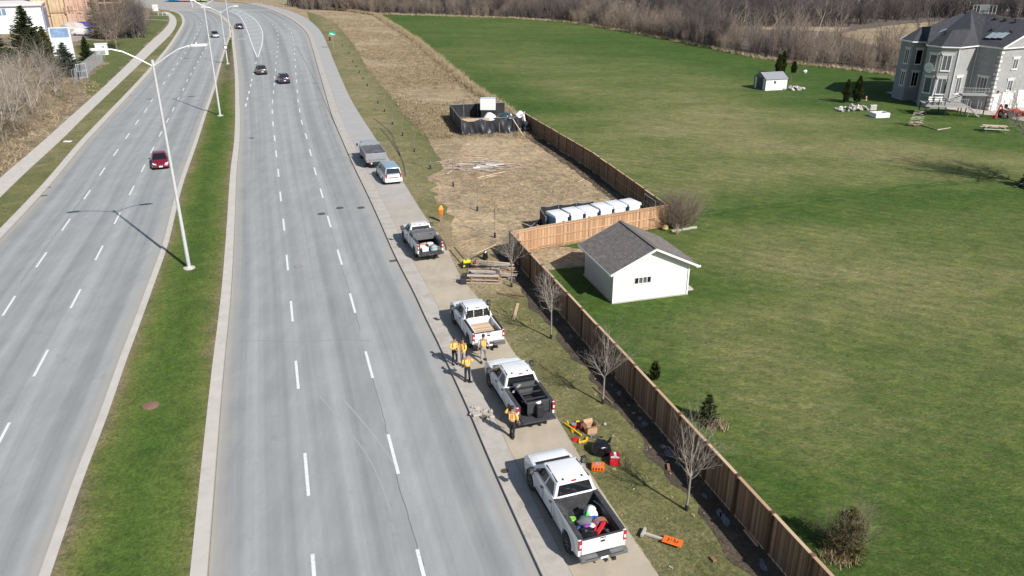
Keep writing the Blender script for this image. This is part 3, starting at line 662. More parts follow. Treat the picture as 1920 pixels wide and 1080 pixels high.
# ------------------------------------------------------------------ street lamps
pole_m = pm('painted_pole', (.60,.61,.63), .4, .25, .06, 3); head_m = pm('lamp_head', (.72,.73,.74), .4, .1, .05, 6)
def street_lamp(px, py, H, label, ax=None, extra=None, scale=1.0):
    g = G(px, py); ax = ax if ax is not None else R(22.5); root = empty('street_lamp', (g.x,g.y,0), ax, label, 'street lamp', 'street lamps along the median')
    B().cyl((0,0,0),(0,0,H),.14*scale,.075*scale,12).build('pole', pole_m, root, smooth=True)
    B().lathe([(.42,-.05),(.42,.07),(.24,.10),(.20,.14)], n=18).build('base', concrete_pale, root)
    B().cyl((0,0,H-.1),(0,0,H+.35),.10,.10,10).build('cap', pole_m, root)
    for s in (-1,1):
        pts = [(s*.05,0,H-.05),(s*.9,0,H+.5),(s*1.7,0,H+.95),(s*2.3,0,H+1.12),(s*2.7,0,H+1.16)]
        arm = B().tube([Vector(p) for p in pts], .045*scale, 8).build('arm', pole_m, root, smooth=True)
        B().prism_z([(s*2.5,-.14),(s*2.7,-.19),(s*3.5,-.16),(s*3.62,0),(s*3.5,.16),(s*2.7,.19),(s*2.5,.14)], H+1.08, H+1.24).build('lamp_head', head_m, root, bevel=.03, smooth=True)
        if extra is None: B().cyl((s*2.9,0,H+1.22),(s*2.9,0,H+1.36),.05,.05,8).build('sensor', head_m, root)
    return root
street_lamp(355,503,14.7,'nearest tall two-armed street lamp standing in the grass median')
street_lamp(413,217,14.7,'second street lamp on the median, its head at the top edge of the photo',R(22))
l3 = street_lamp(427,120,9.9,'third street lamp carrying a small round dark sign on its pole',R(25))
B().cyl((0,-.18,3.3),(0,-.13,3.3),.42,.42,18).build('round_sign', black_plastic, l3); B().cyl((0,-.19,3.3),(0,-.181,3.3),.30,.30,18).build('round_sign_face', head_m, l3)
street_lamp(432.5,69,14.7,'farthest street lamp, standing at the tip of the median',R(28))

# ------------------------------------------------------------------ timber fences
def woodmat(name, c0, c1, c2):
    m, nt, b, vec = newmat(name); oi = nt.nodes.new('ShaderNodeObjectInfo'); at = nt.nodes.new('ShaderNodeAttribute'); at.attribute_name = 'rnd'
    n = noise(nt, mapv(nt, vec, (7,7,.6)), 3, 6, .65, .4)
    f = mth(nt,'ADD', mth(nt,'MULTIPLY', mth(nt,'FRACT', mth(nt,'ADD', oi.outputs['Random'], at.outputs['Fac'])), .62), mth(nt,'MULTIPLY', n, .45))
    cc = ramp(nt, [(.12,c0),(.5,c1),(.9,c2)], f); nt.links.new(cc, b.inputs['Base Color']); b.inputs['Roughness'].default_value = .85
    b.inputs['Specular IOR Level'].default_value = .2
    setbump(nt, b, n, .35, .01); return m
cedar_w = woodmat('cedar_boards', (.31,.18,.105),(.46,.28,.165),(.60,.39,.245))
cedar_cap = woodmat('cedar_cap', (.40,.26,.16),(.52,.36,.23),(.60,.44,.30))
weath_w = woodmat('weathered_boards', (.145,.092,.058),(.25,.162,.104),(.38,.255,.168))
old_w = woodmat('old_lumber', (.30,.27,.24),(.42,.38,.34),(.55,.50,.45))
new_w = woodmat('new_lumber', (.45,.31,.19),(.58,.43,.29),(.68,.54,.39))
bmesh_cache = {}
weath_shade_post = woodmat('weathered_shaded_posts', (.10,.062,.04),(.14,.088,.058),(.19,.125,.08))  # weathered posts, darkened in colour for their shadow side
def fence_board(H, wd, m):
    k = ('b', H, wd, m.name)
    if k not in bmesh_cache: bmesh_cache[k] = B().box((0,0,H/2+.04),(wd,.02,H-.04)).mesh('board', m)
    return bmesh_cache[k]
def fence(pts, H, label, m, capm, bay=2.4, boards=15, side=1, separate=True, name='wooden_fence', skip=None, double=False, group=None):
    root = empty(name, (pts[0][0], pts[0][1], 0), 0, label, 'fence', group); o = Vector((pts[0][0], pts[0][1], 0)); rnd = random.Random(int(pts[0][0]*10)+3)
    first = True
    for i in range(len(pts)-1):
        a = Vector((*pts[i],0)); b = Vector((*pts[i+1],0)); L = (b-a).length; n = max(1, round(L/bay)); d = (b-a)/L; az = math.atan2(d.y, d.x); nrm = Vector((-d.y, d.x, 0))*side
        for k in range(n):
            p, q = a+d*L*k/n-o, a+d*L*(k+1)/n-o
            z = 0
            if first or k or i: pass
            ps = [p] if not (i == len(pts)-2 and k == n-1) else [p, q]
            for pp in ps: 
                key = ('post', H, m.name)
                if key not in bmesh_cache: bmesh_cache[key] = B().box((0,0,H/2+.03),(.12,.16,H+.06)).box((0,0,H+.075),(.15,.19,.03)).mesh('post', weath_shade_post if m is weath_w else m)
                link('post', bmesh_cache[key], root, pp+nrm*.03, az)
            c = (p+q)/2; LL = L/n-.10; mid = c
            dz = rnd.uniform(-.025,.025)
            for nm, zz, dm, mm in (('rail',.25,(LL,.04,.09),m),('rail',H*.52,(LL,.04,.09),m),('rail',H-.16,(LL,.04,.09),m),('cap_rail',H+.0,(LL+.0,.145,.04),capm)):
                key = (nm, round(LL,3), round(zz,2), mm.name)
                if key not in bmesh_cache: bmesh_cache[key] = B().box((0,0,0),dm).mesh(nm, mm)
                link(nm, bmesh_cache[key], root, Vector((c.x,c.y,zz+dz))+(nrm*-.045 if nm=='rail' else Vector()), az)
            wd = LL/boards*(1.12 if double else .93)
            if separate:
                for j in range(boards):
                    t = (j+.5)/boards-.5; x = c+d*LL*t; off = (.012 if j%2 else -.012) if double else 0
                    if not double and rnd.random() < .05: off = .01
                    ob = link('board', fence_board(H-.03+rnd.choice([0,0,0,-.01]), round(wd,3), m), root, Vector((x.x,x.y,dz*0))+nrm*(off), az+rnd.uniform(-.012,.012)+(math.pi if rnd.random()<.5 else 0))
            else:
                bb = B()
                for j in range(boards):
                    t = (j+.5)/boards-.5; bb.box((LL*t, (.012 if j%2 else -.012), H/2),(wd,.02,H-.05))
                key = ('panel', round(LL,2), H, boards)
                if key not in bmesh_cache:
                    me = bb.mesh('board_panel', m); at = me.attributes.new('rnd','FLOAT','POINT'); rs = [random.random() for _ in range(boards)]
                    at.data.foreach_set('value', [rs[v//8] for v in range(len(me.vertices))]); bmesh_cache[key] = me
                tag(link('board_panel', bmesh_cache[key], root, c, az), kind='stuff')
    return root
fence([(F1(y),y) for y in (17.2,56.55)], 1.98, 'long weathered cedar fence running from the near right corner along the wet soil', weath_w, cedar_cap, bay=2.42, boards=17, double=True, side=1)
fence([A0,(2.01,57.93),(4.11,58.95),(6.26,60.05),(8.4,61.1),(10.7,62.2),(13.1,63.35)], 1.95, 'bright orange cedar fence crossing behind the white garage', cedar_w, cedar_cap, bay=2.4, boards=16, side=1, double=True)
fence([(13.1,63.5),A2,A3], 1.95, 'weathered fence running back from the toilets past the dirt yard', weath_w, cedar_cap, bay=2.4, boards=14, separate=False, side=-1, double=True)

# ------------------------------------------------------------------ white garage
pcol0 = lambda n,c,r: MATS.get(n) or pm(n,c,r)
def siding_mat():
    m, nt, b, vec = newmat('white_siding'); sp = nt.nodes.new('ShaderNodeSeparateXYZ'); nt.links.new(vec, sp.inputs[0])
    f = mth(nt,'FRACT', mth(nt,'MULTIPLY', sp.outputs[2], 8)); n = noise(nt, vec, 1.2, 5, .6)
    cc = ramp(nt, [(.3,(.69,.665,.665)),(.7,(.76,.735,.735))], n); nt.links.new(cc, b.inputs['Base Color']); b.inputs['Roughness'].default_value = .55
    setbump(nt, b, f, .5, .012); return m
siding = siding_mat()
def shingle_mat(name, a, c, d, sc_=1.0):
    m, nt, b, vec = newmat(name); uv = nt.nodes.new('ShaderNodeUVMap')
    br = nt.nodes.new('ShaderNodeTexBrick'); nt.links.new(uv.outputs[0], br.inputs['Vector']); br.inputs['Scale'].default_value = sc_
    br.inputs['Brick Width'].default_value = .33; br.inputs['Row Height'].default_value = .14; br.inputs['Mortar Size'].default_value = .008; br.inputs['Bias'].default_value = 0
    br.inputs['Color1'].default_value = (*a,1); br.inputs['Color2'].default_value = (*c,1); br.inputs['Mortar'].default_value = (*d,1); br.offset = .5
    n = noise(nt, vec, 3, 5, .7); cc = mixc(nt, br.outputs[0], ramp(nt, [(.3,(.75,.75,.75)),(.7,(1.25,1.25,1.25))], n), 1, 'MULTIPLY')
    nt.links.new(cc, b.inputs['Base Color']); b.inputs['Roughness'].default_value = .9; setbump(nt, b, noise(nt, vec, 60, 2), .3, .01); return m
shingle = shingle_mat('grey_shingles', (.15,.135,.125),(.215,.192,.176),(.085,.075,.07))
dshingle = shingle_mat('dark_shingles', (.045,.047,.056),(.062,.063,.073),(.034,.034,.04), .5)
trim = pm('white_trim', (.80,.80,.80), .45, 0, .03, 3)
gz = R(16.6)                                       # the garage's front wall faces the road side of the camera
gr_ = empty('garage', (*G2((1148.5,569.5)),0), gz, 'white sided garage with a grey shingled gable roof on the lawn', 'garage')
W_, D_, EH, RH = 5.5, 5.15, 2.42, 3.72
b = B(); wall_poly = [(0,0),(W_,0)]
def wall_box(parent, name, quads, m, t=.1): ...
# walls: gable fronts with real thickness; the window opening is cut out of the front wall
wx0, wx1, wz0, wz1 = 1.50, 2.72, 1.20, 1.72
b = B()
fr = [((0,0),(wx0,0),(wx0,EH+(RH-EH)*wx0/(W_/2)),(0,EH)), ((wx1,0),(W_,0),(W_,EH),(wx1,EH+(RH-EH)*(W_-wx1)/(W_/2))), ((wx0,0),(wx1,0),(wx1,wz0),(wx0,wz0)),
      ((wx0,wz1),(wx1,wz1),(wx1,EH+(RH-EH)*(W_-wx1)/(W_/2)),(W_/2,RH),(wx0,EH+(RH-EH)*wx0/(W_/2)))]
for q in fr:
    n = len(q); b.add([(x,0,z) for x,z in q]+[(x,.1,z) for x,z in q], [tuple(range(n)), tuple(range(2*n-1,n-1,-1))]+[(i,n+i,n+(i+1)%n,(i+1)%n) for i in range(n)])
b.build('front_wall', siding, gr_)
B().add([(x,D_-.1,z) for x,z in ((0,0),(W_,0),(W_,EH),(W_/2,RH),(0,EH))]+[(x,D_,z) for x,z in ((0,0),(W_,0),(W_,EH),(W_/2,RH),(0,EH))], [(0,1,2,3,4),(9,8,7,6,5)]+[(i,5+i,5+(i+1)%5,(i+1)%5) for i in range(5)]).build('rear_wall', siding, gr_)
for x in (.05, W_-.05): B().box((x, D_/2, EH/2),(.1, D_-.204, EH)).build('side_wall', siding, gr_)
B().box((W_/2,D_/2,.02),(W_+.16,D_+.16,.12)).build('foundation', concrete, gr_)
for x in (-.012, W_+.012):
    B().box((x,.0,EH/2+.04),(.10,.12,EH-.06)).build('corner_trim', trim, gr_)
win = B().box(((wx0+wx1)/2,.02,wz0+.02),(wx1-wx0+.06,.10,.045)).box(((wx0+wx1)/2,.02,wz1-.02),(wx1-wx0+.06,.10,.045))
for k in range(5): win.box((wx0+(wx1-wx0)*k/4,.02,(wz0+wz1)/2),(.045,.102,wz1-wz0-.05))
wf = win.build('window_frame', trim, gr_)
for k in range(4): tagm = dark_glass if k in (0,3) else pm('grey_glass', (.11,.115,.125), .15, 0, .1, 2) if 'grey_glass' not in MATS else MATS['grey_glass']; B().box((wx0+(wx1-wx0)*(k+.5)/4,.045,(wz0+wz1)/2),((wx1-wx0)/4-.047,.01,wz1-wz0-.05)).build('pane', tagm, wf)
def roof_plane(name, P, m, parent, t=.09, ux=None):    # a slab with UV in metres: P = 3-D polygon, first edge = eave
    P = [Vector(p) for p in P]; e = (P[1]-P[0]).normalized(); nrm = e.cross(P[-1]-P[0]).normalized()
    if nrm.z < 0: nrm = -nrm
    vv = nrm.cross(e); n = len(P); vs = [p for p in P]+[p-nrm*t for p in P]
    fs = [tuple(range(n)), tuple(range(2*n-1,n-1,-1))]+[(i,(i+1)%n,n+(i+1)%n,n+i) for i in range(n)]
    me = bpy.data.meshes.new(name); me.from_pydata(vs, [], fs); me.materials.append(m); ul = me.uv_layers.new(name='UVMap')
    for l in me.loops: q = vs[l.vertex_index]-P[0]; ul.data[l.index].uv = (q.dot(e), q.dot(vv))
    bm = bmesh.new(); bm.from_mesh(me); bmesh.ops.recalc_face_normals(bm, faces=bm.faces); bm.to_mesh(me); bm.free()
    return link(name, me, parent)
ov, og = .42, .40; sl = (RH-EH)/(W_/2)
ez = EH-ov*sl+.10; rz_ = RH+.10
# courses of shingles as real, slightly stepped rows
for sgn in (-1, 1):
    xe = -ov if sgn < 0 else W_+ov+.15; xr = W_/2; eze = rz_-abs(xr-xe)*sl
    rp = roof_plane('roof', [(xe,-og,eze),(xe,D_+og-.05,eze),(xr,D_+og-.05,rz_),(xr,-og,rz_)], shingle, gr_)
    L = math.hypot(xe-xr, rz_-eze); nrow = int(L/.15); ux = Vector(((xr-xe),0,rz_-eze)).normalized(); nv = Vector((-ux.z*(1 if sgn<0 else 1),0,ux.x)) if sgn<0 else Vector((-ux.z,0,ux.x)); nv = nv if nv.z>0 else -nv
    rr_ = random.Random(9+sgn)
    for k in range(nrow):
        o = Vector((xe,0,eze))+ux*(k*L/nrow); o2 = o+ux*(L/nrow*1.0)
        a0 = o+nv*.022; b0 = o2+nv*.010; y0, y1 = -og+.002, D_+og-.052
        vs = [(a0.x,y0,a0.z),(a0.x,y1,a0.z),(b0.x,y1,b0.z),(b0.x,y0,b0.z),(o.x,y0,o.z+.003),(o.x,y1,o.z+.003)]
        me = bpy.data.meshes.new('shingle_course'); me.from_pydata(vs, [], [(0,1,2,3),(4,5,1,0)]); me.materials.append(shingle); ul = me.uv_layers.new(name='UVMap')
        off = k*.14+rr_.random()*9*0
        for l in me.loops: v = me.vertices[l.vertex_index].co; ul.data[l.index].uv = (v.y+ (k%2)*.17, k*.14+(.13 if l.vertex_index in (2,3) else .01))
        link('shingle_course', me, gr_)
    # rake fascia, front and back, and eave fascia
    for yy_ in (-og-.02, D_+og-.03):
        B().add([(xe,yy_,eze-.16),(xr,yy_,rz_-.16),(xr,yy_,rz_-.004),(xe,yy_,eze-.004),(xe,yy_+.04*(-1 if yy_<0 else 1),eze-.16),(xr,yy_+.04*(-1 if yy_<0 else 1),rz_-.16),(xr,yy_+.04*(-1 if yy_<0 else 1),rz_-.004),(xe,yy_+.04*(-1 if yy_<0 else 1),eze-.004)], [(0,1,2,3),(7,6,5,4),(0,4,5,1),(1,5,6,2),(2,6,7,3),(3,7,4,0)]).build('fascia', trim, gr_)
    B().box((xe-.03*(1 if sgn<0 else -1)*1, D_/2, eze-.08),(.05, D_+2*og-.06,.13)).build('gutter', trim, gr_)
B().beam((W_/2,-og+.0,rz_+.02),(W_/2,D_+og-.05,rz_+.02),.24,.03).build('ridge_cap', pcol0('ridge_shingle',(.15,.135,.125),.9), gr_)
B().box((W_+ov+.05,-og-.02,eze-.06),(.34,.16,.12)).build('gutter_end', trim, gr_, bevel=.02)
B().box((W_+.45,1.1,.06),(.7,1.2,.12)).build('door_step', concrete_pale, gr_)
B().box((W_+.02,1.15,1.05),(.04,.9,2.0)).build('side_door', trim, gr_)
for q in (.25,): B().cyl((W_/2,-.06,RH-.35),(W_/2,-.0,RH-.35),.05,.05,8).build('gable_light', trim, gr_)

# ------------------------------------------------------------------ portable toilets behind the fence
tl_body = pm('blue_plastic', (.14,.28,.42), .5, 0, .1, 3, dirt=((.2,.25,.3),2,.6,.4)); tl_roof = pm('white_plastic', (.80,.82,.83), .35, 0, .04, 2)
def toilet(x, y, rz, label, first=None):
    root = empty('portable_toilet', (x,y,0), rz, label, 'portable toilet', 'portable toilets in a row behind the cedar fence')
    B().box((0,0,.06),(1.30,1.5,.12)).build('base', black_plastic, root)
    B().box((0,0,1.12),(1.14,1.40,2.0)).build('cabin', tl_body, root, bevel=.03)
    def tp(bm):
        for v in bm.verts:
            if v.co.z > 2.2: v.co.x *= .96; v.co.y *= .96
    B().box((0,0,2.2),(1.28,1.66,.22)).build('roof', tl_roof, root, bevel=.04, smooth=True, tweak=tp)
    B().box((0,-.735,1.15),(1.08,.025,1.95)).build('door', tl_roof, root, bevel=.01)
    B().box((.30,-.76,1.1),(.07,.03,.12)).build('latch', black_plastic, root)
    B().cyl((.4,.5,2.26),(.4,.5,2.31),.06,.06,8).build('vent_pipe', tl_roof, root)
    return root
ta = G(1045,399,2.28); tb = G(1180,377,2.28); d = (tb-ta)/5; azt = math.atan2(d.y,d.x)
TL = ['leftmost','second','third','fourth','fifth','rightmost']
for k in range(6):
    p = ta+d*k; toilet(p.x+.03*(k%2), p.y+.10*math.sin(k*2.3), azt+R(2*math.sin(k*3)), f'{TL[k]} of the six portable toilets behind the cedar fence')

# ------------------------------------------------------------------ screened fences and the fenced compound
mesh_dark = pm('black_screen', (.020,.021,.024), .7, 0, .35, 2, bump=.2)
tarp_m = pm('black_tarp', (.034,.037,.045), .36, 0, .25, 1.5)
def screen(root, a, b, H, posts=4, sag=.08, z0=0.0, seed=0, name='screen', wave=.05):
    a, b = Vector((*a,0)), Vector((*b,0)); L = (b-a).length; d = (b-a)/L; nrm = Vector((-d.y,d.x,0)); n = int(L/.12); rnd = random.Random(seed); ph = [rnd.uniform(0,6) for _ in range(5)]
    vs = []; rows = 10
    for i in range(n+1):
        s = i/n; top = H-sag*abs(math.sin(s*math.pi*(posts-1)))
        for j in range(rows+1):
            z = z0+(top-z0)*j/rows; k = 1-j/rows
            o = wave*(math.sin(s*L*2.3+ph[0]+z*1.3)+.6*math.sin(s*L*5.1+ph[1]-z*2.2)+.4*math.sin(s*L*9+ph[2]+z*3))*(.3+k)
            p = a+d*L*s+nrm*o; vs.append((p.x,p.y,z))
    fs = [(i*(rows+1)+j,(i+1)*(rows+1)+j,(i+1)*(rows+1)+j+1,i*(rows+1)+j+1) for i in range(n) for j in range(rows)]
    B().add(vs, fs).build(name, tarp_m if name == 'tarp' else mesh_dark, root, smooth=True)
    for k in range(posts):
        p = a+d*L*k/(posts-1); B().cyl((p.x,p.y,0),(p.x,p.y,H+.05),.03,.03,8).build('post', galv, root)
    B().beam((a.x,a.y,H),(b.x,b.y,H),.04,.04).build('top_rail', galv, root)
sf = empty('screen_fence', (0,0,0), 0, 'sagging black mesh screen fence around the portable toilets', 'screen fence')
p0 = (.15,57.3); p1 = G2((1015,412)); p2 = G2((1019,432)); pt = G2((1022,425))
screen(sf, (.2,57.4), (2.35,62.6), 1.0, 3, .35, seed=1); screen(sf, (2.35,62.6), (2.75,60.3), 1.9, 2, seed=2); screen(sf, (2.4,62.9), (7.0,64.4), 2.0, 4, .12, seed=3)
screen(sf, (11.7,66.5), (12.3,64.3), 2.0, 2, seed=4)
cp = empty('fenced_compound', (0,0,0), 0, 'storage compound fenced with black tarps on the dead grass', 'compound')
c1, c2 = (-6.35,98.6), (.75,100.4); c3, c4 = (-8.6,108.8), (-3.9,110.0); 
screen(cp, c1, c2, 2.05, 4, .34, seed=5, name='tarp', wave=.17); screen(cp, c1, c3, 2.0, 4, .05, seed=6, wave=.03); screen(cp, c3, (-1.0,110.8), 2.0, 5, .05, seed=7, wave=.03); screen(cp, c2, (1.3,103.5), 1.9, 2, .25, seed=8, name='tarp', wave=.12)
for k,(x,y,z,a,b,c) in enumerate(((1.35,101.6,.5,.7,.9,.8),(1.9,100.9,.2,.8,.5,.35),(-1.2,100.3,1.75,.9,.3,.3),(2.3,102.4,.35,.6,.8,.5))): B().blob((x,y,z),(a,b,c),20+k,.3,3).build('tarp_fold', tarp_m, cp, smooth=True)
# white storage box above the compound, wrapped load, windscreen, timber
wbx = empty('storage_box', (-3.3,108.6,0), R(0), 'white box container rising behind the black tarps', 'container')
B().box((0,0,2.2),(2.1,1.8,1.45)).build('box_body', white_paint2, wbx, bevel=.04); B().box((0,0,.74),(1.9,1.6,1.46)).build('skid', black_plastic, wbx)
for k in (-1,0,1): B().box((k*.6,-.91,2.2),(.04,.02,1.3)).build('rib', trim, wbx)
ww = empty('wrapped_load', (-2.9,102.2,0), 0, 'white wrapped load bulging in front of the white container', 'wrapped load')
B().blob((0,0,.95),(1.15,.85,1.1),3,.12,3).build('wrap', trim, ww, smooth=True); B().blob((-1.0,.1,.75),(.5,.6,.75),5,.15,3).build('wrap', trim, ww, smooth=True); B().box((0,0,.1),(1.6,1.2,.2)).build('pallet', old_w, ww)
wm = empty('site_vehicle', (-.85,103.0,0), R(4), 'dark domed machine cab behind the black tarp', 'machine')
B().box((0,0,.9),(1.7,1.6,1.5)).build('body', black_plastic, wm, bevel=.12, smooth=True); B().blob((0,0,1.55),(.85,.75,.55),2,.02,3).build('cab_dome', pm('teal_glass', (.03,.07,.08), .1, 0, .1, 2, spec=.9), wm, smooth=True)
for s in (-1,1):
    B().cyl((s*.7,-.6,.35),(s*.92,-.6,.35),.35,.35,14).build('wheel', rubber, wm); B().cyl((s*.7,.6,.35),(s*.92,.6,.35),.35,.35,14).build('wheel', rubber, wm)
wa = empty('cloth_sheet', (.75,101.2,0), 0, 'crumpled white sheet slung over the compound corner', 'sheet')
sh = B(); vs=[]; 
for i in range(13):
    for j in range(9):
        u, v = i/12, j/8; vs.append((-.9+1.7*u+.12*math.sin(v*6), -.7+1.2*v, 1.9+.28*math.sin(u*7+v*3)+.2*math.cos(v*8-u*2)+.3*u))
sh.add(vs, [(i*9+j,(i+1)*9+j,(i+1)*9+j+1,i*9+j+1) for i in range(12) for j in range(8)]).build('sheet', trim, wa, smooth=True)
B().tube([Vector((.75,.3,2.1)),Vector((.95,-.1,1.2)),Vector((1.25,-.6,.05))], [.12,.10,.06], 6).build('sheet_tail', trim, wa, smooth=True)
lb = B().beam((-.6,-.4,2.0),(.9,-2.6,.05),.12,.05); tag(lb.build('leaning_board', new_w, None, loc=(.55,100.9,0)), 'pale board leaning on the compound tarp near its right end', 'board')
st_ = empty('timber_stack', (-4.55,100.6,0), R(12), 'stack of pale new planks on trestles inside the compound', 'timber')
for k in range(9): B().box((random.uniform(-.1,.1), (k%3)*.32-.3, 1.45+(k//3)*.11),(3.4,.28,.09)).build('plank', new_w, st_)
for x in (-1.3,1.3): B().box((x,0,.7),(.12,.9,1.4)).build('trestle', weath_w, st_)
yb = B().box((0,0,.12),(.28,.2,.24)); tag(yb.build('yellow_box', pm('yellow_plastic', (.65,.50,.04), .5, 0, .1, 4), None, loc=(-6.15,99.9,1.6), bevel=.02), 'small yellow box at the left end of the compound tarp', 'box')
B().box((0,0,.8),(.5,.4,1.6)).build
ct = empty('cabinet', (-5.95,99.6,0), R(14), 'pale grey cabinet at the left front corner of the compound', 'cabinet')
B().box((0,0,.78),(.55,.5,1.5)).build('cabinet_body', galv, ct, bevel=.02); B().box((0,-.255,.8),(.42,.01,1.2)).build('cabinet_door', trim, ct)
# ------------------------------------------------------------------ vehicles: local axes x right, y forward, origin under the rear bumper
def arch_pts(yc, r, z0, n=8): return [(yc+r*math.cos(math.pi*k/n), z0+max(0, r*math.sin(math.pi*k/n))) for k in range(n, -1, -1)]
def wheel(root, x, y, r, wd, rimm):
    s = 1 if x > 0 else -1
    wl = B().lathe([(r*.62,-wd/2),(r*.94,-wd/2),(r,-wd/2+.03),(r,wd/2-.03),(r*.94,wd/2),(r*.62,wd/2)], n=22)
    vs = [(v[2]+x, v[0]+y, v[1]+r) for v in wl.v]; t = B().add(vs, wl.f).build('wheel', rubber, root, smooth=True)
    rm = B().cyl((x+s*wd*.30,y,r),(x+s*wd*.36,y,r),r*.60,r*.60,18)
    for k in range(6):
        a = k*math.pi/3; rm.beam((x+s*wd*.42,y+r*.12*math.cos(a),r+r*.12*math.sin(a)),(x+s*wd*.42,y+r*.55*math.cos(a),r+r*.55*math.sin(a)),r*.14,.03)
    rm.cyl((x+s*wd*.36,y,r),(x+s*wd*.48,y,r),r*.14,r*.1,10); rm.build('rim', rimm, t)
def lerp3(a, b, t): return tuple(a[i]+(b[i]-a[i])*t for i in range(3))
def face_pt(q, u, v): return lerp3(lerp3(q[0], q[1], u), lerp3(q[3], q[2], u), v)
def glass_panel(root, q, u0, u1, v0, v1, name, m, out, t=.012, cut=None):      # a thin pane lying on a cabin face
    P = [face_pt(q,u0,v0), face_pt(q,u1,v0), face_pt(q,u1,v1), face_pt(q,u0,v1)]
    if cut: P = [face_pt(q,*c) for c in cut]
    o = Vector(out).normalized()*t; n = len(P); a = [Vector(p)+o for p in P]; c = [Vector(p)-o*.5 for p in P]
    B().add(a+c, [tuple(range(n)), tuple(range(2*n-1,n-1,-1))]+[(i,(i+1)%n,n+(i+1)%n,n+i) for i in range(n)]).build(name, m, root)
def cabin(root, y0, y1, zb, zt, wb, wt, rake_r, rake_f, paint, roofm=None, name='cab'):
    hb, ht = wb/2, wt/2
    lo = [(-hb,y0,zb),(hb,y0,zb),(hb,y1,zb),(-hb,y1,zb)]; ym = (y0+rake_r+y1-rake_f)/2
    up = [(-ht,y0+rake_r,zt-.03),(ht,y0+rake_r,zt-.03),(ht,ym,zt),(ht,y1-rake_f,zt-.05),(-ht,y1-rake_f,zt-.05),(-ht,ym,zt)]
    vs = lo+up; fs = [(3,2,1,0),(4,5,6,9),(9,6,7,8),(0,1,5,4),(2,3,8,7),(1,2,7,6,5),(3,0,4,9,8)]
    B().add(vs, fs).build(name, paint, root, bevel=.055, smooth=True, seg=3, ang=20)
    R_ = dict(rear=[lo[0],lo[1],up[1],up[0]], front=[lo[2],lo[3],up[4],up[3]], right=[lo[1],lo[2],up[3],up[1]], left=[lo[3],lo[0],up[0],up[4]])
    return R_
def norm_out(q):
    a, b, c = Vector(q[0]), Vector(q[1]), Vector(q[3]); return (b-a).cross(c-a).normalized()
def pickup(name, loc, rz, label, L=6.2, bed=2.0, W=2.02, doors=2, paint=white_paint, z_hood=1.28, zr=1.93, rimm=None, flat_gate=False, wheel_r=.40, group=None, liner=None, dark_bumper=True, marks=True, plate=True, rails=bed_liner, clad=False):
    root = empty(name, loc, rz, label, 'pickup truck', group); rimm = rimm or rim_metal; liner = liner or bed_liner
    hw = W/2; yb0 = .22; ycab = yb0+bed+.06; yn = L-.06; zs = .50; yr = .22+bed*.47+.05 if bed < 2.3 else .22+bed*.42; yf = L-1.02; zbelt = z_hood+.02; ybed = yb0
    yws = L-1.28                                           # base of the windscreen
    rail = z_hood+.06
    # bed: two sides with wheel arches, front wall, tailgate, floor
    for s in (-1,1):
        prof = [(ybed,.62),(ybed,rail),(ycab-.03,rail),(ycab-.03,zs)] + list(reversed(arch_pts(yr, wheel_r+.10, zs)))
        b = B().prism_x(prof, s*(hw-.13), s*hw); b.build('bed_side', paint, root, bevel=.035, smooth=True)
        B().box((s*(hw-.10),(ybed+ycab)/2,rail+.008),(.15,ycab-ybed-.08,.03)).build('bed_rail', rails, root, bevel=.01)
        B().box((s*(hw-.19),(ybed+ycab)/2,(rail+.72)/2+.02),(.09,ycab-ybed-.1,rail-.74)).build('bed_liner', liner, root)
        B().box((s*(hw-.42),yr,.80),(.38,.95,.22)).build('wheel_house', liner, root, bevel=.06, smooth=True)
    B().box((0,(ybed+ycab)/2,.67),(W-.28,ycab-ybed-.06,.08)).build('bed_floor', liner, root)
    B().box((0,ycab-.08,(rail+.68)/2),(W-.3,.07,rail-.72)).build('bulkhead', liner if not clad else paint, root)
    if flat_gate:
        B().box((0,ybed-.30,.74),(W-.3,.58,.07)).build('tailgate', liner, root, bevel=.015)
    else:
        tg = B().box((0,ybed-.0,(rail+.70)/2),(W-.27,.09,rail-.71)).build('tailgate', paint, root, bevel=.025, smooth=True)
        B().box((0,ybed,rail-.005),(W-.32,.10,.035)).build('gate_cap', rails, tg, bevel=.01)
        B().lathe([(.115,0),(.115,.012)], n=20).build('badge', black_plastic, tg).matrix_basis = Matrix.Translation((0,ybed-.045,rail-.22)) @ Matrix.Rotation(R(90),4,'X') @ Matrix.Diagonal((1,.42,1,1))
        B().box((.0,ybed-.05,rail-.07),(.26,.02,.05)).build('gate_handle', black_plastic, tg, bevel=.01)
    # front body: doors, wings and bonnet in one shell with front arches
    zf = .52
    prof = [(ycab,zs),(ycab,zbelt+.03),(yws+.02,zbelt+.02),(yws+.3,z_hood+.02),(yn-.45,z_hood-.03),(yn-.12,z_hood-.12),(yn,z_hood-.30),(yn,.66),(yn-.08,zf)] + list(reversed(arch_pts(yf, wheel_r+.09, zf)))
    def tw(bm):
        for v in bm.verts:
            y = v.co.y
            if v.co.z > z_hood-.16 and y > yws+.1: v.co.x *= .90
            if y > yn-.2: v.co.x *= .93
            if abs(v.co.z-zbelt) < .06 and y <= yws+.1: v.co.x *= .965
    B().prism_x(prof, -hw, hw).build('body', paint, root, bevel=.05, smooth=True, seg=3, tweak=tw)
    hd = B(); k = .84*hw
    hd.add([(-k,yws+.05,z_hood+.03),(k,yws+.05,z_hood+.03),(k*.94,yn-.42,z_hood-.02),(-k*.94,yn-.42,z_hood-.02),(-k*.7,yws+.05,z_hood+.075),(k*.7,yws+.05,z_hood+.075),(k*.66,yn-.5,z_hood+.03),(-k*.66,yn-.5,z_hood+.03)], [(0,1,2,3),(4,5,6,7),(0,1,5,4),(1,2,6,5),(2,3,7,6),(3,0,4,7)])
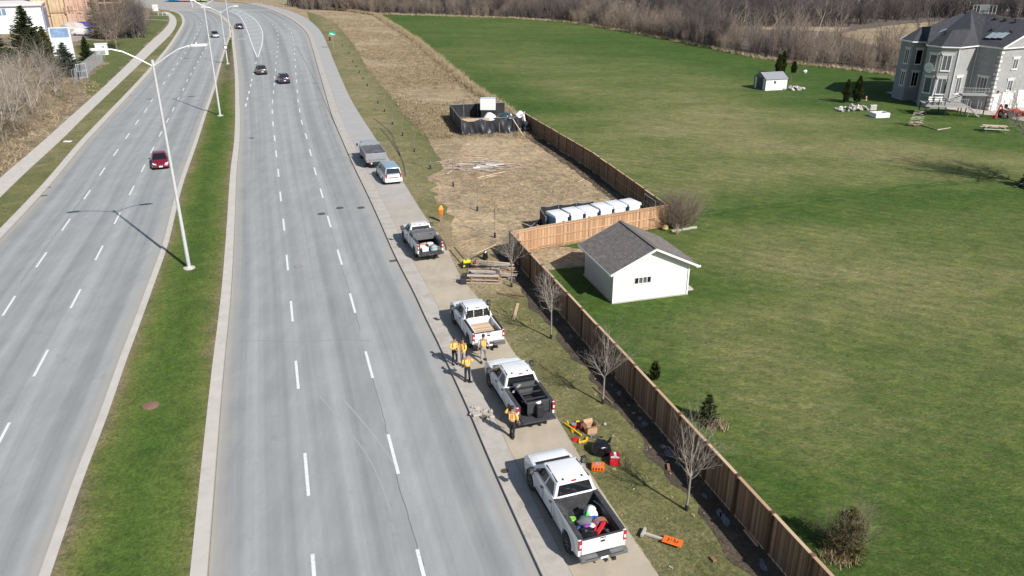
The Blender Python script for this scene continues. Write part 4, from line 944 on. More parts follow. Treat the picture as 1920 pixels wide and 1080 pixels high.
    hd.build('bonnet', paint, root, bevel=.03, smooth=True, ang=5)
    F = cabin(root, ycab+.02, yws+.05, zbelt, zr, W*.93, W*.735, .16, .72, paint)
    n_ = lambda k: norm_out(F[k])
    glass_panel(root, F['rear'], .07,.93,.10,.84, 'rear_window', dark_glass, n_('rear'))
    glass_panel(root, F['front'], .05,.95,.06,.93, 'windscreen', dark_glass, n_('front'))
    B().box((0,yws+.10,z_hood+.065),(W*.78,.16,.03)).build('cowl', black_plastic, root, bevel=.01)
    for sd_, q in ((1,F['right']),(-1,F['left'])):
        lab = 'right' if sd_ > 0 else 'left'; o = n_(lab)
        def U(a): return a if sd_ > 0 else 1-a
        if doors == 2:   # four-door cabin: two windows each side
            glass_panel(root, q, 0,0,0,0, 'side_window', dark_glass, o, cut=[(U(.06),.10),(U(.40),.10),(U(.42),.84),(U(.13),.84)])
            glass_panel(root, q, 0,0,0,0, 'side_window', dark_glass, o, cut=[(U(.46),.10),(U(.90),.10),(U(.80),.84),(U(.47),.84)])
        else:
            glass_panel(root, q, 0,0,0,0, 'side_window', dark_glass, o, cut=[(U(.10 if doors==1.5 else .2),.10),(U(.91),.10),(U(.80),.84),(U(.16 if doors==1.5 else .26),.84)])
        cl = yws-ycab
        cuts = [ycab+.06, ycab+cl*.45, yws-.05] if doors == 2 else [ycab+cl*.25, yws-.05]
        sm = B()
        for yy in cuts: sm.box((sd_*(hw+.001),yy,.92),(.008,.016,.72))
        sm.box((sd_*(hw+.001),(cuts[0]+cuts[-1])/2,.56),(.008,cuts[-1]-cuts[0],.014)); sm.build('door_seam', rubber, root)
        for yy in (cuts[:-1] if doors == 2 else cuts[:1]): B().box((sd_*(hw+.015),yy+.16,1.13),(.04,.17,.045)).build('door_handle', black_plastic, root, bevel=.008)
        B().box((sd_*(hw-.05),(ycab+yws)/2,.42),(.16,yws-ycab-.1,.05)).build('side_step', black_plastic, root, bevel=.015)
        m_ = B().box((sd_*(hw+.20),yws-.42,zbelt+.14),(.24,.13,.34)).build('mirror', black_plastic, root, bevel=.035, smooth=True)
        B().box((sd_*(hw+.04),yws-.40,zbelt+.05),(.24,.05,.05)).build('mirror_arm', black_plastic, m_)
        B().box((sd_*(hw+.20),yws-.484,zbelt+.14),(.15,.006,.2)).build('mirror_glass', chrome, m_)
        t = B().box((sd_*(hw-.075),ybed-.015,rail-.235),(.15,.10,.42)).build('tail_light', tail_red, root, bevel=.02); B().box((sd_*(hw-.075),ybed-.068,rail-.25),(.08,.01,.14)).build('reversing_lens', lamp_clear, t)
        B().box((sd_*(hw*.76),yn-.03,z_hood-.42),(.30,.08,.18)).build('headlight', lamp_clear, root, bevel=.02)
        for yy, arch in ((yr, 1), (yf, 1)):
            wheel(root, sd_*(hw-.13), yy, wheel_r, .27, rimm)
            pts = arch_pts(yy, wheel_r+.095, zs, 12); B().tube([Vector((sd_*(hw-.008),y,z)) for y,z in pts], .022, 6).build('arch_lip', paint, root, smooth=True)
        B().prism_x([(p[0],p[1]) for p in arch_pts(yf, wheel_r+.075, zs)], sd_*(hw-.33), sd_*(hw-.02)).build('arch_liner', rubber, root)
        B().beam((sd_*W*.345,ycab+.25,zr-.012),(sd_*W*.335,yws-.85,zr-.022),.035,.03).build('roof_channel', rubber, root)
    B().box((0,yn-.01,z_hood-.45),(W*.52,.08,.30)).build('grille', black_plastic, root, bevel=.03)
    B().box((0,yn+.08,.58),(W*.9,.16,.26)).build('front_bumper', bumper_grey, root, bevel=.05, smooth=True)
    bb = B(); w2 = hw-.02
    for s in (-1,1): bb.box((s*(hw*.62),.06,.60),(hw*.72,.26,.20))
    bb.box((0,.08,.585),(hw*.6,.22,.15)); rb = bb.build('rear_bumper', bumper_grey if dark_bumper else chrome, root, bevel=.035, smooth=True)
    B().box((0,.02,.675),(W*.8,.20,.025)).build('bumper_pad', black_plastic, rb)
    if plate: B().box((0,-.04,.60),(.32,.015,.16)).build('number_plate', plate_white, rb, bevel=.005)
    B().cyl((0,-.16,.46),(0,.3,.46),.04,.04,8).box((0,-.12,.50),(.08,.1,.08)).build('tow_hitch', black_plastic, root)
    B().box((.42,.1,.36),(.16,.3,.12)).build('exhaust', black_plastic, root)
    B().box((0,L/2-.1,.44),(W*.62,L*.82,.22)).build('chassis', rubber, root)
    B().box((0,ycab+.20,zr-.045),(.24,.06,.05)).build('brake_light', tail_red, root, bevel=.01)
    if marks:
        for s in (-1,1): B().box((s*.42,ycab+.36,zr-.012),(.07,.12,.02)).build('roof_marker', black_plastic, root)
    return root
HZ = R(19.3)
def at(root, x, y, z=0):
    M = Matrix.Translation(root.location) @ Matrix.Rotation(root.rotation_euler.z, 4, 'Z'); return M @ Vector((x,y,z))
# positions: centre of each tailgate's top edge
def truck_loc(xy, rz, back=.22): d = Vector((-math.sin(rz), math.cos(rz), 0)); return Vector((*xy,0))-d*back
t1 = pickup('pickup_truck', truck_loc((3.46,23.56), HZ), HZ, 'nearest white pickup with bags and tools in its long bed', L=6.45, bed=2.55, doors=2, zr=2.0, z_hood=1.36, wheel_r=.43, paint=white_paint2)
t2 = pickup('pickup_truck', truck_loc((1.17,32.94), HZ), HZ, 'white four-door pickup with a black salt spreader in its bed', L=5.75, bed=1.95, doors=2, zr=1.93, flat_gate=True)
t3 = pickup('pickup_truck', truck_loc((-1.38,40.92), HZ), HZ, 'white pickup with a headache rack and boards in its bed, beside the group of workers', L=5.6, bed=1.98, doors=1, zr=1.93, W=1.97, liner=white_paint, rails=black_plastic, clad=True, marks=False)
t4 = pickup('pickup_truck', truck_loc((-6.2,55.63), R(20.8)), R(20.8), 'white pickup with a grey tool chest and white pails in its bed', L=5.9, bed=2.6, doors=1, zr=2.0, z_hood=1.33, wheel_r=.42, W=2.02, flat_gate=True)

# ------------------------------------------------------------------ cars
def car(name, loc, rz, label, cat, paint, roofp=None, L=4.5, W=1.82, zr=1.45, zb=.92, kind='sedan', hood=.35, wheel_r=.33, taillight=True):
    root = empty(name, loc, rz, label, cat, None); hw = W/2
    yr, yf = L*.19, L*.81; zh = zb-.02
    if kind == 'van': prof = [(0,.35),(-.02,.62),(.03,zb),(L*.78,zb),(L*.97,zb-.22),(L,.55),(L-.05,.30)]; c0, c1, rr_, rf = .05, L*.83, .22, 1.05
    elif kind == 'suv': prof = [(0,.38),(-.02,.65),(.06,zb),(L*.72,zb),(L*.96,zb-.12),(L,.60),(L-.05,.33)]; c0, c1, rr_, rf = .12, L*.73, .42, .72
    else: prof = [(0,.35),(-.01,.60),(.12,zb-.03),(L*.22,zb),(L*.70,zb),(L*.95,zb-.20),(L,.52),(L-.05,.28)]; c0, c1, rr_, rf = L*.13, L*.74, .62, .95
    prof = prof+list(reversed(arch_pts(yf, wheel_r+.06, .27)))+list(reversed(arch_pts(yr, wheel_r+.06, .27)))
    def tw(bm):
        for v in bm.verts:
            y, z = v.co.y, v.co.z
            if y > L*.93: v.co.x *= .84
            if y < L*.04: v.co.x *= .92
            if z > zb-.12: v.co.x *= .93
    B().prism_x(prof, -hw, hw).build('body', paint, root, bevel=.06, smooth=True, seg=3, tweak=tw)
    F = cabin(root, c0, c1, zb-.02, zr, W*.90, W*.70, rr_, rf, roofp or paint)
    n_ = lambda k: norm_out(F[k])
    glass_panel(root, F['rear'], .07,.93,.12 if kind != 'van' else .22,.90, 'rear_window', dark_glass, n_('rear'))
    glass_panel(root, F['front'], .05,.95,.05,.94, 'windscreen', dark_glass, n_('front'))
    for s, key in ((1,'right'),(-1,'left')):
        q = F[key]; U = (lambda a: a) if s > 0 else (lambda a: 1-a); o = n_(key)
        for c in ([(.08,.30),(.33,.61),(.64,.90)] if kind == 'van' else [(.14,.44),(.47,.86)]):
            glass_panel(root, q, 0,0,0,0, 'side_window', dark_glass, o, cut=[(U(c[0]),.12),(U(c[1]),.12),(U(c[1]-.06*(c[1]>.8)),.86),(U(c[0]+.05*(c[0]<.2)),.86)])
        for yy in (yr, yf): wheel(root, s*(hw-.11), yy, wheel_r, .22, rim_metal)
        B().box((s*(hw+.10),c1-.55,zb+.08),(.18,.12,.14)).build('mirror', black_plastic, root, bevel=.03)
        B().box((s*hw*.74,.02 if kind!='van' else .0,zb-.16 if kind != 'van' else zb-.05),(.32 if kind!='van' else .16,.09,.15 if kind != 'van' else .42)).build('tail_light', tail_red, root, bevel=.02)
        B().add([(s*hw*.45,L-.015,.63),(s*hw*.80,L-.14,.66),(s*hw*.86,L-.36,.78),(s*hw*.55,L-.13,.70),(s*hw*.45,L+.015,.60),(s*hw*.80,L-.10,.63),(s*hw*.90,L-.36,.74),(s*hw*.55,L-.10,.72)], [(0,1,2,3),(4,5,6,7),(0,1,5,4),(1,2,6,5),(2,3,7,6),(3,0,4,7)]).build('headlight', lamp_clear, root)
        sm = B(); sm.box((s*(hw*.97+.028),L*.52,.62),(.008,.016,.5)); sm.build('door_seam', rubber, root)
        B().box((s*(hw+.0),L*.42,zb-.13),(.03,.14,.035)).build('door_handle', paint, root)
    B().add([(-hw*.36,L+.012,.56),(hw*.36,L+.012,.56),(hw*.22,L+.018,.40),(-hw*.22,L+.018,.40),(-hw*.36,L-.03,.56),(hw*.36,L-.03,.56),(hw*.22,L-.03,.40),(-hw*.22,L-.03,.40)], [(0,1,2,3),(4,5,6,7),(0,1,5,4),(1,2,6,5),(2,3,7,6),(3,0,4,7)]).build('grille', black_plastic, root)
    B().box((0,L+.025,.42),(.34,.012,.15)).build('front_plate', plate_white, root)
    B().box((0,-.035,.62 if kind != 'van' else .55),(.32,.012,.14)).build('number_plate', plate_white, root)
    B().box((0,.02,.42),(W*.86,.10,.20)).build('rear_bumper', black_plastic if kind=='suv' else paint, root, bevel=.03)
    B().box((0,L/2,.26),(W*.8,L*.86,.14)).build('underbody', rubber, root)
    return root
def cpos(px, py, rz, fwd=0): g = G(px, py, ZR); d = Vector((-math.sin(rz), math.cos(rz), 0)); return g-d*fwd
red_p = pm('red_paint', (.20,.010,.030), .25, .1, .08, 3, coat=.8); navy = pm('navy_paint', (.022,.02,.055), .25, .2, .1, 3, coat=.8); graph = pm('graphite_paint', (.045,.047,.052), .3, .3, .1, 3, coat=.7)
silver = pm('silver_paint', (.52,.53,.55), .3, .4, .05, 3, coat=.6); ice = pm('ice_blue_roof', (.33,.45,.52), .3, .2, .06, 2, coat=.6); van_w = pm('van_white', (.74,.75,.78), .28, 0, .03, 2, coat=.6)
rz = R(180+24); g = G(303,319,ZR); d = Vector((-math.sin(rz), math.cos(rz), 0))
car('parked_car' if 0 else 'sedan', g-d*4.55, rz, 'dark red sedan driving towards the camera on the left road', 'car', red_p, L=4.6)
rz = R(180+26); g = G(405.5,71,ZR); d = Vector((-math.sin(rz), math.cos(rz), 0)); car('hatchback', g-d*4.2, rz, 'silver car coming down the far left road beside the lamp', 'car', silver, roofp=graph, L=4.3, kind='suv', zr=1.55)
car('dark_car', cpos(452,55,0), R(32), 'dark car in the far turning lane beside the hatched gore', 'car', navy, L=4.5, kind='suv', zr=1.6)
car('dark_suv', cpos(493,141,0), R(24), 'grey-black SUV driving away in the left lane near the gore tip', 'car', graph, L=4.6, W=1.88, kind='suv', zr=1.68, zb=1.0, wheel_r=.36)
car('blue_suv', cpos(535,158,0), R(22), 'dark blue SUV driving away in the middle lane', 'car', navy, L=4.6, W=1.9, kind='suv', zr=1.7, zb=1.02, wheel_r=.36)
van = car('minivan', Vector((-11.85,76.2,0)), R(19.5), 'white minivan with a pale blue roof parked behind the tipper truck', 'minivan', van_w, roofp=ice, L=5.1, W=1.95, kind='van', zr=1.76, zb=1.02, wheel_r=.34)
B().box((0,-.045,.80),(1.0,.012,.10)).build('trim_bar', chrome, van)

# tipper truck with mesh cover
dt = empty('tipper_truck', (-14.62,82.6,0), R(18.5), 'silver grey stake-sided tipper truck with a dark mesh cover, parked by the minivan', 'truck')
dsilver = pm('dull_silver', (.33,.34,.36), .4, .3, .08, 4)
DL, DW = 3.9, 2.2
for s in (-1,1):
    sb = B().box((s*(DW/2-.03),DL/2,1.35),(.06,DL,.82)).build('side_board', dsilver, dt, bevel=.01)
    for k in range(6): B().box((s*(DW/2+.02),.15+k*(DL-.3)/5,1.35),(.05,.07,.86)).build('stake', dsilver, sb)
    wheel(dt, s*(DW/2-.22), 1.0, .40, .30, rim_metal); wheel(dt, s*(DW/2-.24), 5.0, .40, .26, rim_metal)
    B().box((s*(DW/2-.28),-.05,.72),(.24,.06,.12)).build('tail_light', tail_red, dt)
tgd = B().box((0,.02,1.32),(DW-.06,.06,.74)).build('tailgate', dsilver, dt, bevel=.01)
for z in (1.08,1.32,1.56): B().box((0,-.02,z),(DW-.12,.03,.05)).build('gate_rib', dsilver, tgd)
B().box((0,0,.84),(DW-.1,.12,.16)).build('rear_sill', dsilver, dt); B().box((0,DL/2,.86),(DW-.1,DL,.10)).build('bed_floor', dsilver, dt)
B().box((0,DL-.03,1.5),(DW-.06,.06,1.1)).build('headboard', dsilver, dt)
vs = []; 
for i in range(15):
    for j in range(15):
        u, v = i/14, j/14; x = -DW/2+.07+(DW-.14)*u; y = .06+(DL-.15)*v; z = 1.72-.14*math.sin(u*math.pi)*math.sin(v*math.pi)+.30*math.exp(-((x-.1)**2+(y-1.1)**2)/.32)+.02*math.sin(9*x+5*y); vs.append((x,y,z))
B().add(vs, [(i*15+j,(i+1)*15+j,(i+1)*15+j+1,i*15+j+1) for i in range(14) for j in range(14)]).build('mesh_cover', pm('grey_mesh', (.10,.10,.115), .8, 0, .3, 6, bump=.3), dt, smooth=True)
B().beam((-.6,-.08,.62),(-.3,-.08,.62),.02,.16).build('number_plate', plate_white, dt); B().box((0,DL/2+.8,.66),(.8,6.2,.22)).build('chassis', rubber, dt)
F = cabin(dt, DL+.12, DL+2.15, 1.15, 2.0, 1.95, 1.6, .10, .55, silver)
glass_panel(dt, F['front'], .05,.95,.1,.92, 'windscreen', dark_glass, norm_out(F['front'])); glass_panel(dt, F['rear'], .12,.88,.2,.85, 'rear_window', dark_glass, norm_out(F['rear']))
for k_ in ('left','right'): glass_panel(dt, F[k_], .2,.8,.12,.85, 'side_window', dark_glass, norm_out(F[k_]))
B().prism_x([(DL+.1,.5),(DL+.1,1.18),(DL+2.1,1.18),(DL+2.7,1.0),(DL+2.8,.5)], -1.0, 1.0).build('cab_body', silver, dt, bevel=.07, smooth=True)
for s in (-1,1): B().box((s*1.22,DL+1.5,1.5),(.18,.1,.3)).build('mirror', black_plastic, dt)

# ------------------------------------------------------------------ what the pickups carry
def put(o, root, x, y, z, rz=0): o.location = at(root, x, y, z); o.rotation_euler = (0,0,root.rotation_euler.z+rz); return o
def pcol(name, c, r=.5, **k): return MATS.get(name) or pm(name, c, r, **k)
green_p = pcol('lime_plastic', (.22,.55,.06)); blue_p = pcol('blue_tarp', (.03,.10,.42)); orange_p = pcol('orange_plastic', (.80,.16,.02)); red_pl = pcol('red_plastic', (.55,.02,.03)); yel_p = pcol('yellow_tool', (.75,.48,.02)); black_bag = pm('bin_bag', (.014,.014,.017), .22, 0, .3, 5, bump=.4); cardb = pcol('cardboard', (.46,.29,.17), .85)
def lump(name, m, r, label, cat, root, x, y, z, seed=1, jit=.18, n=3):
    o = B().blob((0,0,r[2]*.85), r, seed, jit, n).build(name, m, None, smooth=True); tag(o, label, cat); return put(o, root, x, y, z)
bz = .71
wbg = empty('plastic_sack', (0,0,0), 0, 'white and bright green sack standing at the front right of the nearest pickup bed', 'sack'); B().blob((0,0,.30),(.30,.26,.36),3,.14,3).build('sack', trim, wbg, smooth=True); B().blob((-.17,-.12,.22),(.20,.18,.26),4,.15,2).build('green_print', pcol('bag_green', (.03,.50,.10)), wbg, smooth=True); put(wbg, t1, .28, 1.95, bz)
lump('hose_coil', green_p, (.20,.17,.14), 'lime green bundle at the left of the nearest pickup bed', 'bundle', t1, -.55, 1.85, bz+.15, 5)
bt = empty('tarp_bundle', (0,0,0), 0, 'grey bundle with a bright blue tarp in the middle of the nearest pickup bed', 'tarp'); B().blob((-.1,0,.25),(.45,.32,.24),7,.2,3).build('grey_cloth', pcol('grey_cloth',(.13,.15,.17),.8), bt, smooth=True); B().blob((.25,.0,.34),(.22,.20,.16),8,.2,2).build('blue_tarp', blue_p, bt); B().blob((-.45,-.1,.2),(.16,.15,.15),9,.2,2).build('blue_tarp', blue_p, bt); put(bt, t1, 0, 1.45, bz)
lump('bin_bag', black_bag, (.42,.34,.27), 'black bag among the tools in the nearest pickup bed', 'bag', t1, -.25, .85, bz, 11)
jk = empty('red_tool', (0,0,0), 0, 'red power tool with wire guards in the nearest pickup bed', 'tool')
B().beam((-.35,-.35,.3),(.35,.25,.45),.16,.12).beam((-.3,-.1,.32),(.2,.45,.42),.07,.07).build('tool_body', red_pl, jk, bevel=.03)
gb = B()
for k in range(5): gb.tube([Vector((.12+.3*math.sin(a), .1+k*.05, .42+.24*math.cos(a))) for a in [i*.45-1.2 for i in range(7)]], .012, 5)
gb.build('guard', pcol('copper_wire', (.35,.14,.08), .5), jk); put(jk, t1, .22, .95, bz)
ob = empty('orange_tool', (0,0,0), 0, 'small orange and silver tool by the tailgate of the nearest pickup', 'tool'); B().box((0,0,.12),(.26,.20,.16)).build('body', orange_p, ob, bevel=.03); B().cyl((-.05,.2,.1),(-.05,.2,.3),.09,.09,12).build('motor', chrome, ob); put(ob, t1, .58, .62, bz)
wr = empty('rag_heap', (0,0,0), 0, 'white and purple rags on the black bag in the nearest pickup bed', 'rags'); B().blob((0,0,.05),(.14,.12,.06),3,.2,2).build('rag', trim, wr); B().blob((-.2,.05,.04),(.12,.09,.05),6,.2,2).build('rag', pcol('purple_cloth',(.25,.05,.30),.8), wr); put(wr, t1, -.02, 1.12, bz+.42)
hs = B().tube([Vector((.0,-.8,.02)),Vector((.05,0,.45)),Vector((.0,.8,.5)),Vector((-.1,1.2,.45))], .035, 8); tag(put(hs.build('grey_hose', pcol('hose_grey',(.25,.28,.30),.5), None, smooth=True), t1, .78, 1.25, bz), 'thick grey hose along the right side of the nearest pickup bed', 'hose')
# salt spreader on the second truck
sp = empty('salt_spreader', (0,0,0), 0, 'black salt spreader hopper with spinner chute on the open tailgate', 'salt spreader')
hp = pm('hopper_plastic', (.045,.048,.052), .5, 0, .2, 3, dirt=((.12,.12,.12),3,.6,.5))
x0,x1,y0,y1,zz0,zz1 = -.60,.62,-.05,1.85,.20,.86
for a, b_, nm in (((x0,y0),(x1,y0),'hopper_wall'),((x1,y0),(x1,y1),'hopper_wall'),((x1,y1),(x0,y1),'hopper_wall'),((x0,y1),(x0,y0),'hopper_wall')):
    c = ((x0+x1)/2,(y0+y1)/2); q = [(a[0],a[1],zz1),(b_[0],b_[1],zz1),(c[0]+(b_[0]-c[0])*.55,c[1]+(b_[1]-c[1])*.75,zz0),(c[0]+(a[0]-c[0])*.55,c[1]+(a[1]-c[1])*.75,zz0)]
    v = [Vector(p) for p in q]; nr = (v[1]-v[0]).cross(v[2]-v[0]).normalized()*.04
    B().add(v+[p+nr for p in v], [(0,1,2,3),(7,6,5,4),(0,4,5,1),(1,5,6,2),(2,6,7,3),(3,7,4,0)]).build(nm, hp, sp)
rim_ = B()
for a, b_ in (((x0,y0),(x1,y0)),((x1,y0),(x1,y1)),((x1,y1),(x0,y1)),((x0,y1),(x0,y0))): rim_.beam((*a,zz1),(*b_,zz1),.09,.05)
rim_.build('rim', hp, sp, bevel=.01)
for y in (.35,.95,1.5): B().beam((x0,y,zz1-.06),(x1,y,zz1-.06),.06,.05).build('crossbar', hp, sp)
B().box((.01,-.09,.55),(1.15,.06,.62)).build('rear_panel', hp, sp, bevel=.02); B().box((.02,-.28,.45),(.36,.30,.62)).build('chute', black_plastic, sp, bevel=.04); B().lathe([(.26,-.1),(.26,-.07)], c=(.02,-.35,.06), n=18).build('spinner', black_plastic, sp)
B().blob((0,-.16,.83),(.12,.06,.09),2,.25,2).build('salt_crust', trim, sp); B().box((0,.9,.12),(1.0,1.8,.2)).build('frame', black_plastic, sp)
for s in (-1,1): B().beam((s*.55,1.7,.15),(s*.68,.2,.8),.05,.05).build('strap', black_plastic, sp)
put(sp, t2, .08, .22, bz)
bd = B().beam((-.25,-.35,.5),(.3,.1,.62),.10,.03); tag(put(bd.build('plank_offcut', old_w, None), t2, -.48, 1.9, bz+.2), 'short weathered board leaning in the front corner of the spreader truck bed', 'board')
# headache rack and boards on the third truck
hr = empty('ladder_rack', (0,0,0), 0, 'black headache rack with uprights behind the cab of the board-carrying pickup', 'rack')
for s in (-1,1): B().beam((s*.72,0,0),(s*.66,0,.78),.05,.05).build('upright', black_plastic, hr)
for z in (.18,.36,.52): B().beam((-.72,0,z),(.72,0,z),.035,.03).build('bar', black_plastic, hr)
for s in (-1,1): B().beam((s*.3,0,.1),(s*.3,0,.62),.04,.03).build('light_bar', trim, hr)
put(hr, t3, 0, 2.20, 1.36)
bx = empty('board_stack', (0,0,0), 0, 'neat stack of pale boards in the bed of the pickup beside the workers', 'boards')
for k in range(8): B().box((-.07,(k-3.5)*.155,.50),(1.15,.145,.03)).build('board', new_w, bx)
for s in (-1,1): B().box((-.07+s*.56,0,.24),(.04,1.2,.48)).build('side_board', new_w, bx)
B().box((.66,.1,.16),(.09,1.1,.32)).build('side_board', weath_w, bx); put(bx, t3, -.05, 1.08, bz)
# tool chest and pails on the fourth truck
tc = empty('tool_chest', (0,0,0), 0, 'grey metal tool chest across the bed behind the cab', 'tool chest'); cg = pm('chest_grey', (.14,.145,.15), .5, .2, .1, 3)
B().box((0,0,.28),(1.86,.95,.50)).build('chest', cg, tc, bevel=.02); ld = B().box((0,0,.57),(1.90,1.0,.07)).build('lid', cg, tc, bevel=.015)
for s in (-1,1): B().box((s*.5,-.51,.5),(.14,.03,.08)).build('latch', chrome, tc)
put(tc, t4, 0, 2.28, 1.12)
for k, (x, y, m, lb) in enumerate([(-.35,.45,trim,'lowest white flat tub at the left rear'),(-.42,.72,trim,'white tub second from the tailgate'),(-.46,1.0,trim,'white tub behind the wooden crate')]):
    r_ = empty('white_tub', (0,0,0), 0, lb+' of the tool-chest pickup bed', 'tub'); B().box((0,0,.13),(.50,.22,.26)).build('tub', m, r_, bevel=.03); B().box((0,0,.27),(.53,.25,.03)).build('lid', m, r_); put(r_, t4, x, y, bz)
o = B().box((0,0,.12),(.34,.22,.24)).build('wooden_crate', new_w, None, bevel=.01); tag(put(o, t4, -.50, 1.32, bz), 'small tan wooden crate in the tool-chest pickup bed', 'crate')
pl = empty('white_pail', (0,0,0), 0, 'round white pail in the centre of the tool-chest pickup bed', 'pail'); B().lathe([(.19,0),(.23,.36)], n=18).build('pail', trim, pl, smooth=True); B().lathe([(.25,.35),(.25,.39)], n=18).build('lid', trim, pl); put(pl, t4, .22, 1.05, bz)
lump('silver_bags', pcol('foil_grey',(.35,.38,.40),.4), (.35,.3,.2), 'heap of grey bags at the rear of the tool-chest pickup bed', 'bags', t4, .35, .55, bz, 13)
lump('green_crates', pcol('moss_plastic',(.10,.17,.11),.6), (.2,.25,.16), 'dull green bundle at the right rear of the tool-chest pickup bed', 'bundle', t4, .70, .5, bz, 14)
lump('brown_sack', cardb, (.25,.15,.14), 'brown sack against the tool chest', 'sack', t4, -.2, 1.55, bz, 15)
# ------------------------------------------------------------------ the workers
def skin_mesh(name, verts, edges, radii, m, sub=1, root=0):
    me = bpy.data.meshes.new(name+'_tmp'); me.from_pydata([tuple(v) for v in verts], edges, []); o = bpy.data.objects.new(name+'_tmp', me); C.objects.link(o)
    md = o.modifiers.new('s', 'SKIN'); md.use_smooth_shade = True
    for i, r in enumerate(radii):
        sv = me.skin_vertices[0].data[i]; sv.radius = (r, r) if not isinstance(r, tuple) else r; sv.use_root = (i == root)
    s = o.modifiers.new('u', 'SUBSURF'); s.levels = sub; s.render_levels = sub
    dg = bpy.context.evaluated_depsgraph_get(); dg.update(); ev = o.evaluated_get(dg); out = bpy.data.meshes.new_from_object(ev); out.name = name
    bpy.data.objects.remove(o); bpy.data.meshes.remove(me); out.materials.clear(); out.materials.append(m)
    out.polygons.foreach_set('use_smooth', [True]*len(out.polygons)); return out
skin_m = pm('skin', (.36,.20,.13), .55, 0, .08, 20); hair_m = pm('dark_hair', (.018,.015,.014), .7, 0, .3, 30)
hv_y = pm('hi_vis_yellow', (.97,.56,.10), .7, 0, .1, 10); hv_o = pm('hi_vis_orange', (.95,.36,.03), .7, 0, .1, 10); refl = pm('reflective_tape', (.80,.72,.40), .35, .2, .05, 20); shirt_w = pm('pale_sleeve', (.62,.60,.58), .8, 0, .08, 10)
navy_c = pm('navy_trousers', (.018,.020,.035), .85, 0, .25, 8); grey_c = pm('grey_trousers', (.34,.32,.30), .85, 0, .12, 8); boot_m = pm('work_boot', (.03,.022,.018), .7, 0, .2, 10)
def person(px, py, rz, label, arms, legs=((-.11,.02),(.11,-.02)), trousers=None, jacket=None, sleeves=None, lower=None, cap=None, bend=0.0, H=1.78):
    g = G(px, py, .008); root = empty('person', (g.x,g.y,.02), rz, label, 'person', None); k = H/1.78
    V = lambda *a: Vector(a)
    pel, wst, chs, nck = V(0,0,.95), V(0,bend*.3,1.12), V(0,bend,1.36), V(0,bend*1.2+.01,1.50); hd0, hd1, hd2 = V(0,bend*1.4+.025,1.60), V(0,bend*1.5+.03,1.68), V(0,bend*1.5+.02,1.75)
    sh = [V(-.19,bend,1.43), V(.19,bend,1.43)]; hips = [V(-.09,0,.90), V(.09,0,.90)]
    feet = [V(x, y, .07) for x, y in legs]; knees = [V((hips[i].x+feet[i].x)/2, (feet[i].y)*.5+.05, .50) for i in (0,1)]
    # continuous body: trunk, neck, head, arms, hands with five fingers, legs
    vs, es, rs = [pel, wst, chs, nck, hd0, hd1, hd2], [(0,1),(1,2),(2,3),(3,4),(4,5),(5,6)], [.125,.115,.13,.052,.078,.092,.06]
    vs.append(hd1+V(0,.105,-.045)); es.append((5,7)); rs.append(.016)
    for s in (-1,1): vs.append(hd1+V(s*.088,0,-.03)); es.append((5,len(vs)-1)); rs.append(.018)
    ar = []
    for i in (0,1):
        el, wr = Vector(arms[i][0]), Vector(arms[i][1]); s = -1 if i == 0 else 1; ar.append((sh[i], el, wr))
        b = len(vs); vs += [sh[i], el, wr]; es += [(2,b),(b,b+1),(b+1,b+2)]; rs += [.062,.042,.027]
        d = (wr-el).normalized(); palm = wr+d*.07; sd_ = d.cross(V(0,0,1)); sd_ = sd_.normalized() if sd_.length > .05 else V(1,0,0); cu = sd_.cross(d).normalized()
        vs.append(palm); es.append((b+2,b+3)); rs.append((.034,.016))
        for f in range(4):
            o = sd_*(f-1.5)*.019; L = [.062,.075,.072,.055][f]; p1 = palm+d*.03+o; p2 = p1+d*L*.55-cu*.012; p3 = p2+d*L*.4-cu*.025; q = len(vs); vs += [p1,p2,p3]; es += [(b+3,q),(q,q+1),(q+1,q+2)]; rs += [.0095,.0085,.007]
        q = len(vs); t1_ = wr+d*.03-sd_*s*.034; vs += [t1_, t1_+d*.035-sd_*s*.014]; es += [(b+2,q),(q,q+1)]; rs += [.011,.009]
    for i in (0,1):
        b = len(vs); an = feet[i]+V(0,0,.02); vs += [hips[i], knees[i], an, feet[i]+V(0,.12,-.03)]; es += [(0,b),(b,b+1),(b+1,b+2),(b+2,b+3)]; rs += [.085,.055,.04,.035]
    sc_ = lambda L: [v*k for v in L]
    link('body', skin_mesh('body', sc_(vs), es, rs, skin_m), root)
    # trousers
    vs, es, rs = [pel+V(0,0,.10), pel], [(0,1)], [.135,.15]
    for i in (0,1): b = len(vs); vs += [hips[i]+V(0,0,-.06), knees[i], feet[i]+V(0,0,.05)]; es += [(1,b),(b,b+1),(b+1,b+2)]; rs += [.10,.074,.062]
    link('trousers', skin_mesh('trousers', sc_(vs), es, rs, trousers or navy_c), root)
    # jacket body and sleeves
    jk_ = jacket or hv_y; vs = [V(0,bend*.1,.96), V(0,bend*.3,1.12), V(0,bend*.9,1.34), V(0,bend*1.05,1.45)]
    def flat(r): return (r*1.22, r*.82)
    j = link('jacket', skin_mesh('jacket', sc_(vs), [(0,1),(1,2),(2,3)], [(.17,.15),(.165,.145),(.19,.15),(.12,.10)], jk_), root)
    if lower: link('jacket_lower', skin_mesh('jacket_lower', sc_([V(0,bend*.08,.93), V(0,bend*.3,1.14)]), [(0,1)], [(.178,.158),(.178,.158)], lower), j)
    for i in (0,1):
        a, e, w_ = ar[i]; link('sleeve', skin_mesh('sleeve', sc_([a+V(0,0,.0), e, e.lerp(w_,.85)]), [(0,1),(1,2)], [.082,.062,.05], sleeves or jk_), root)
    for z in (1.10,): B().lathe([(.1,0)],n=3)
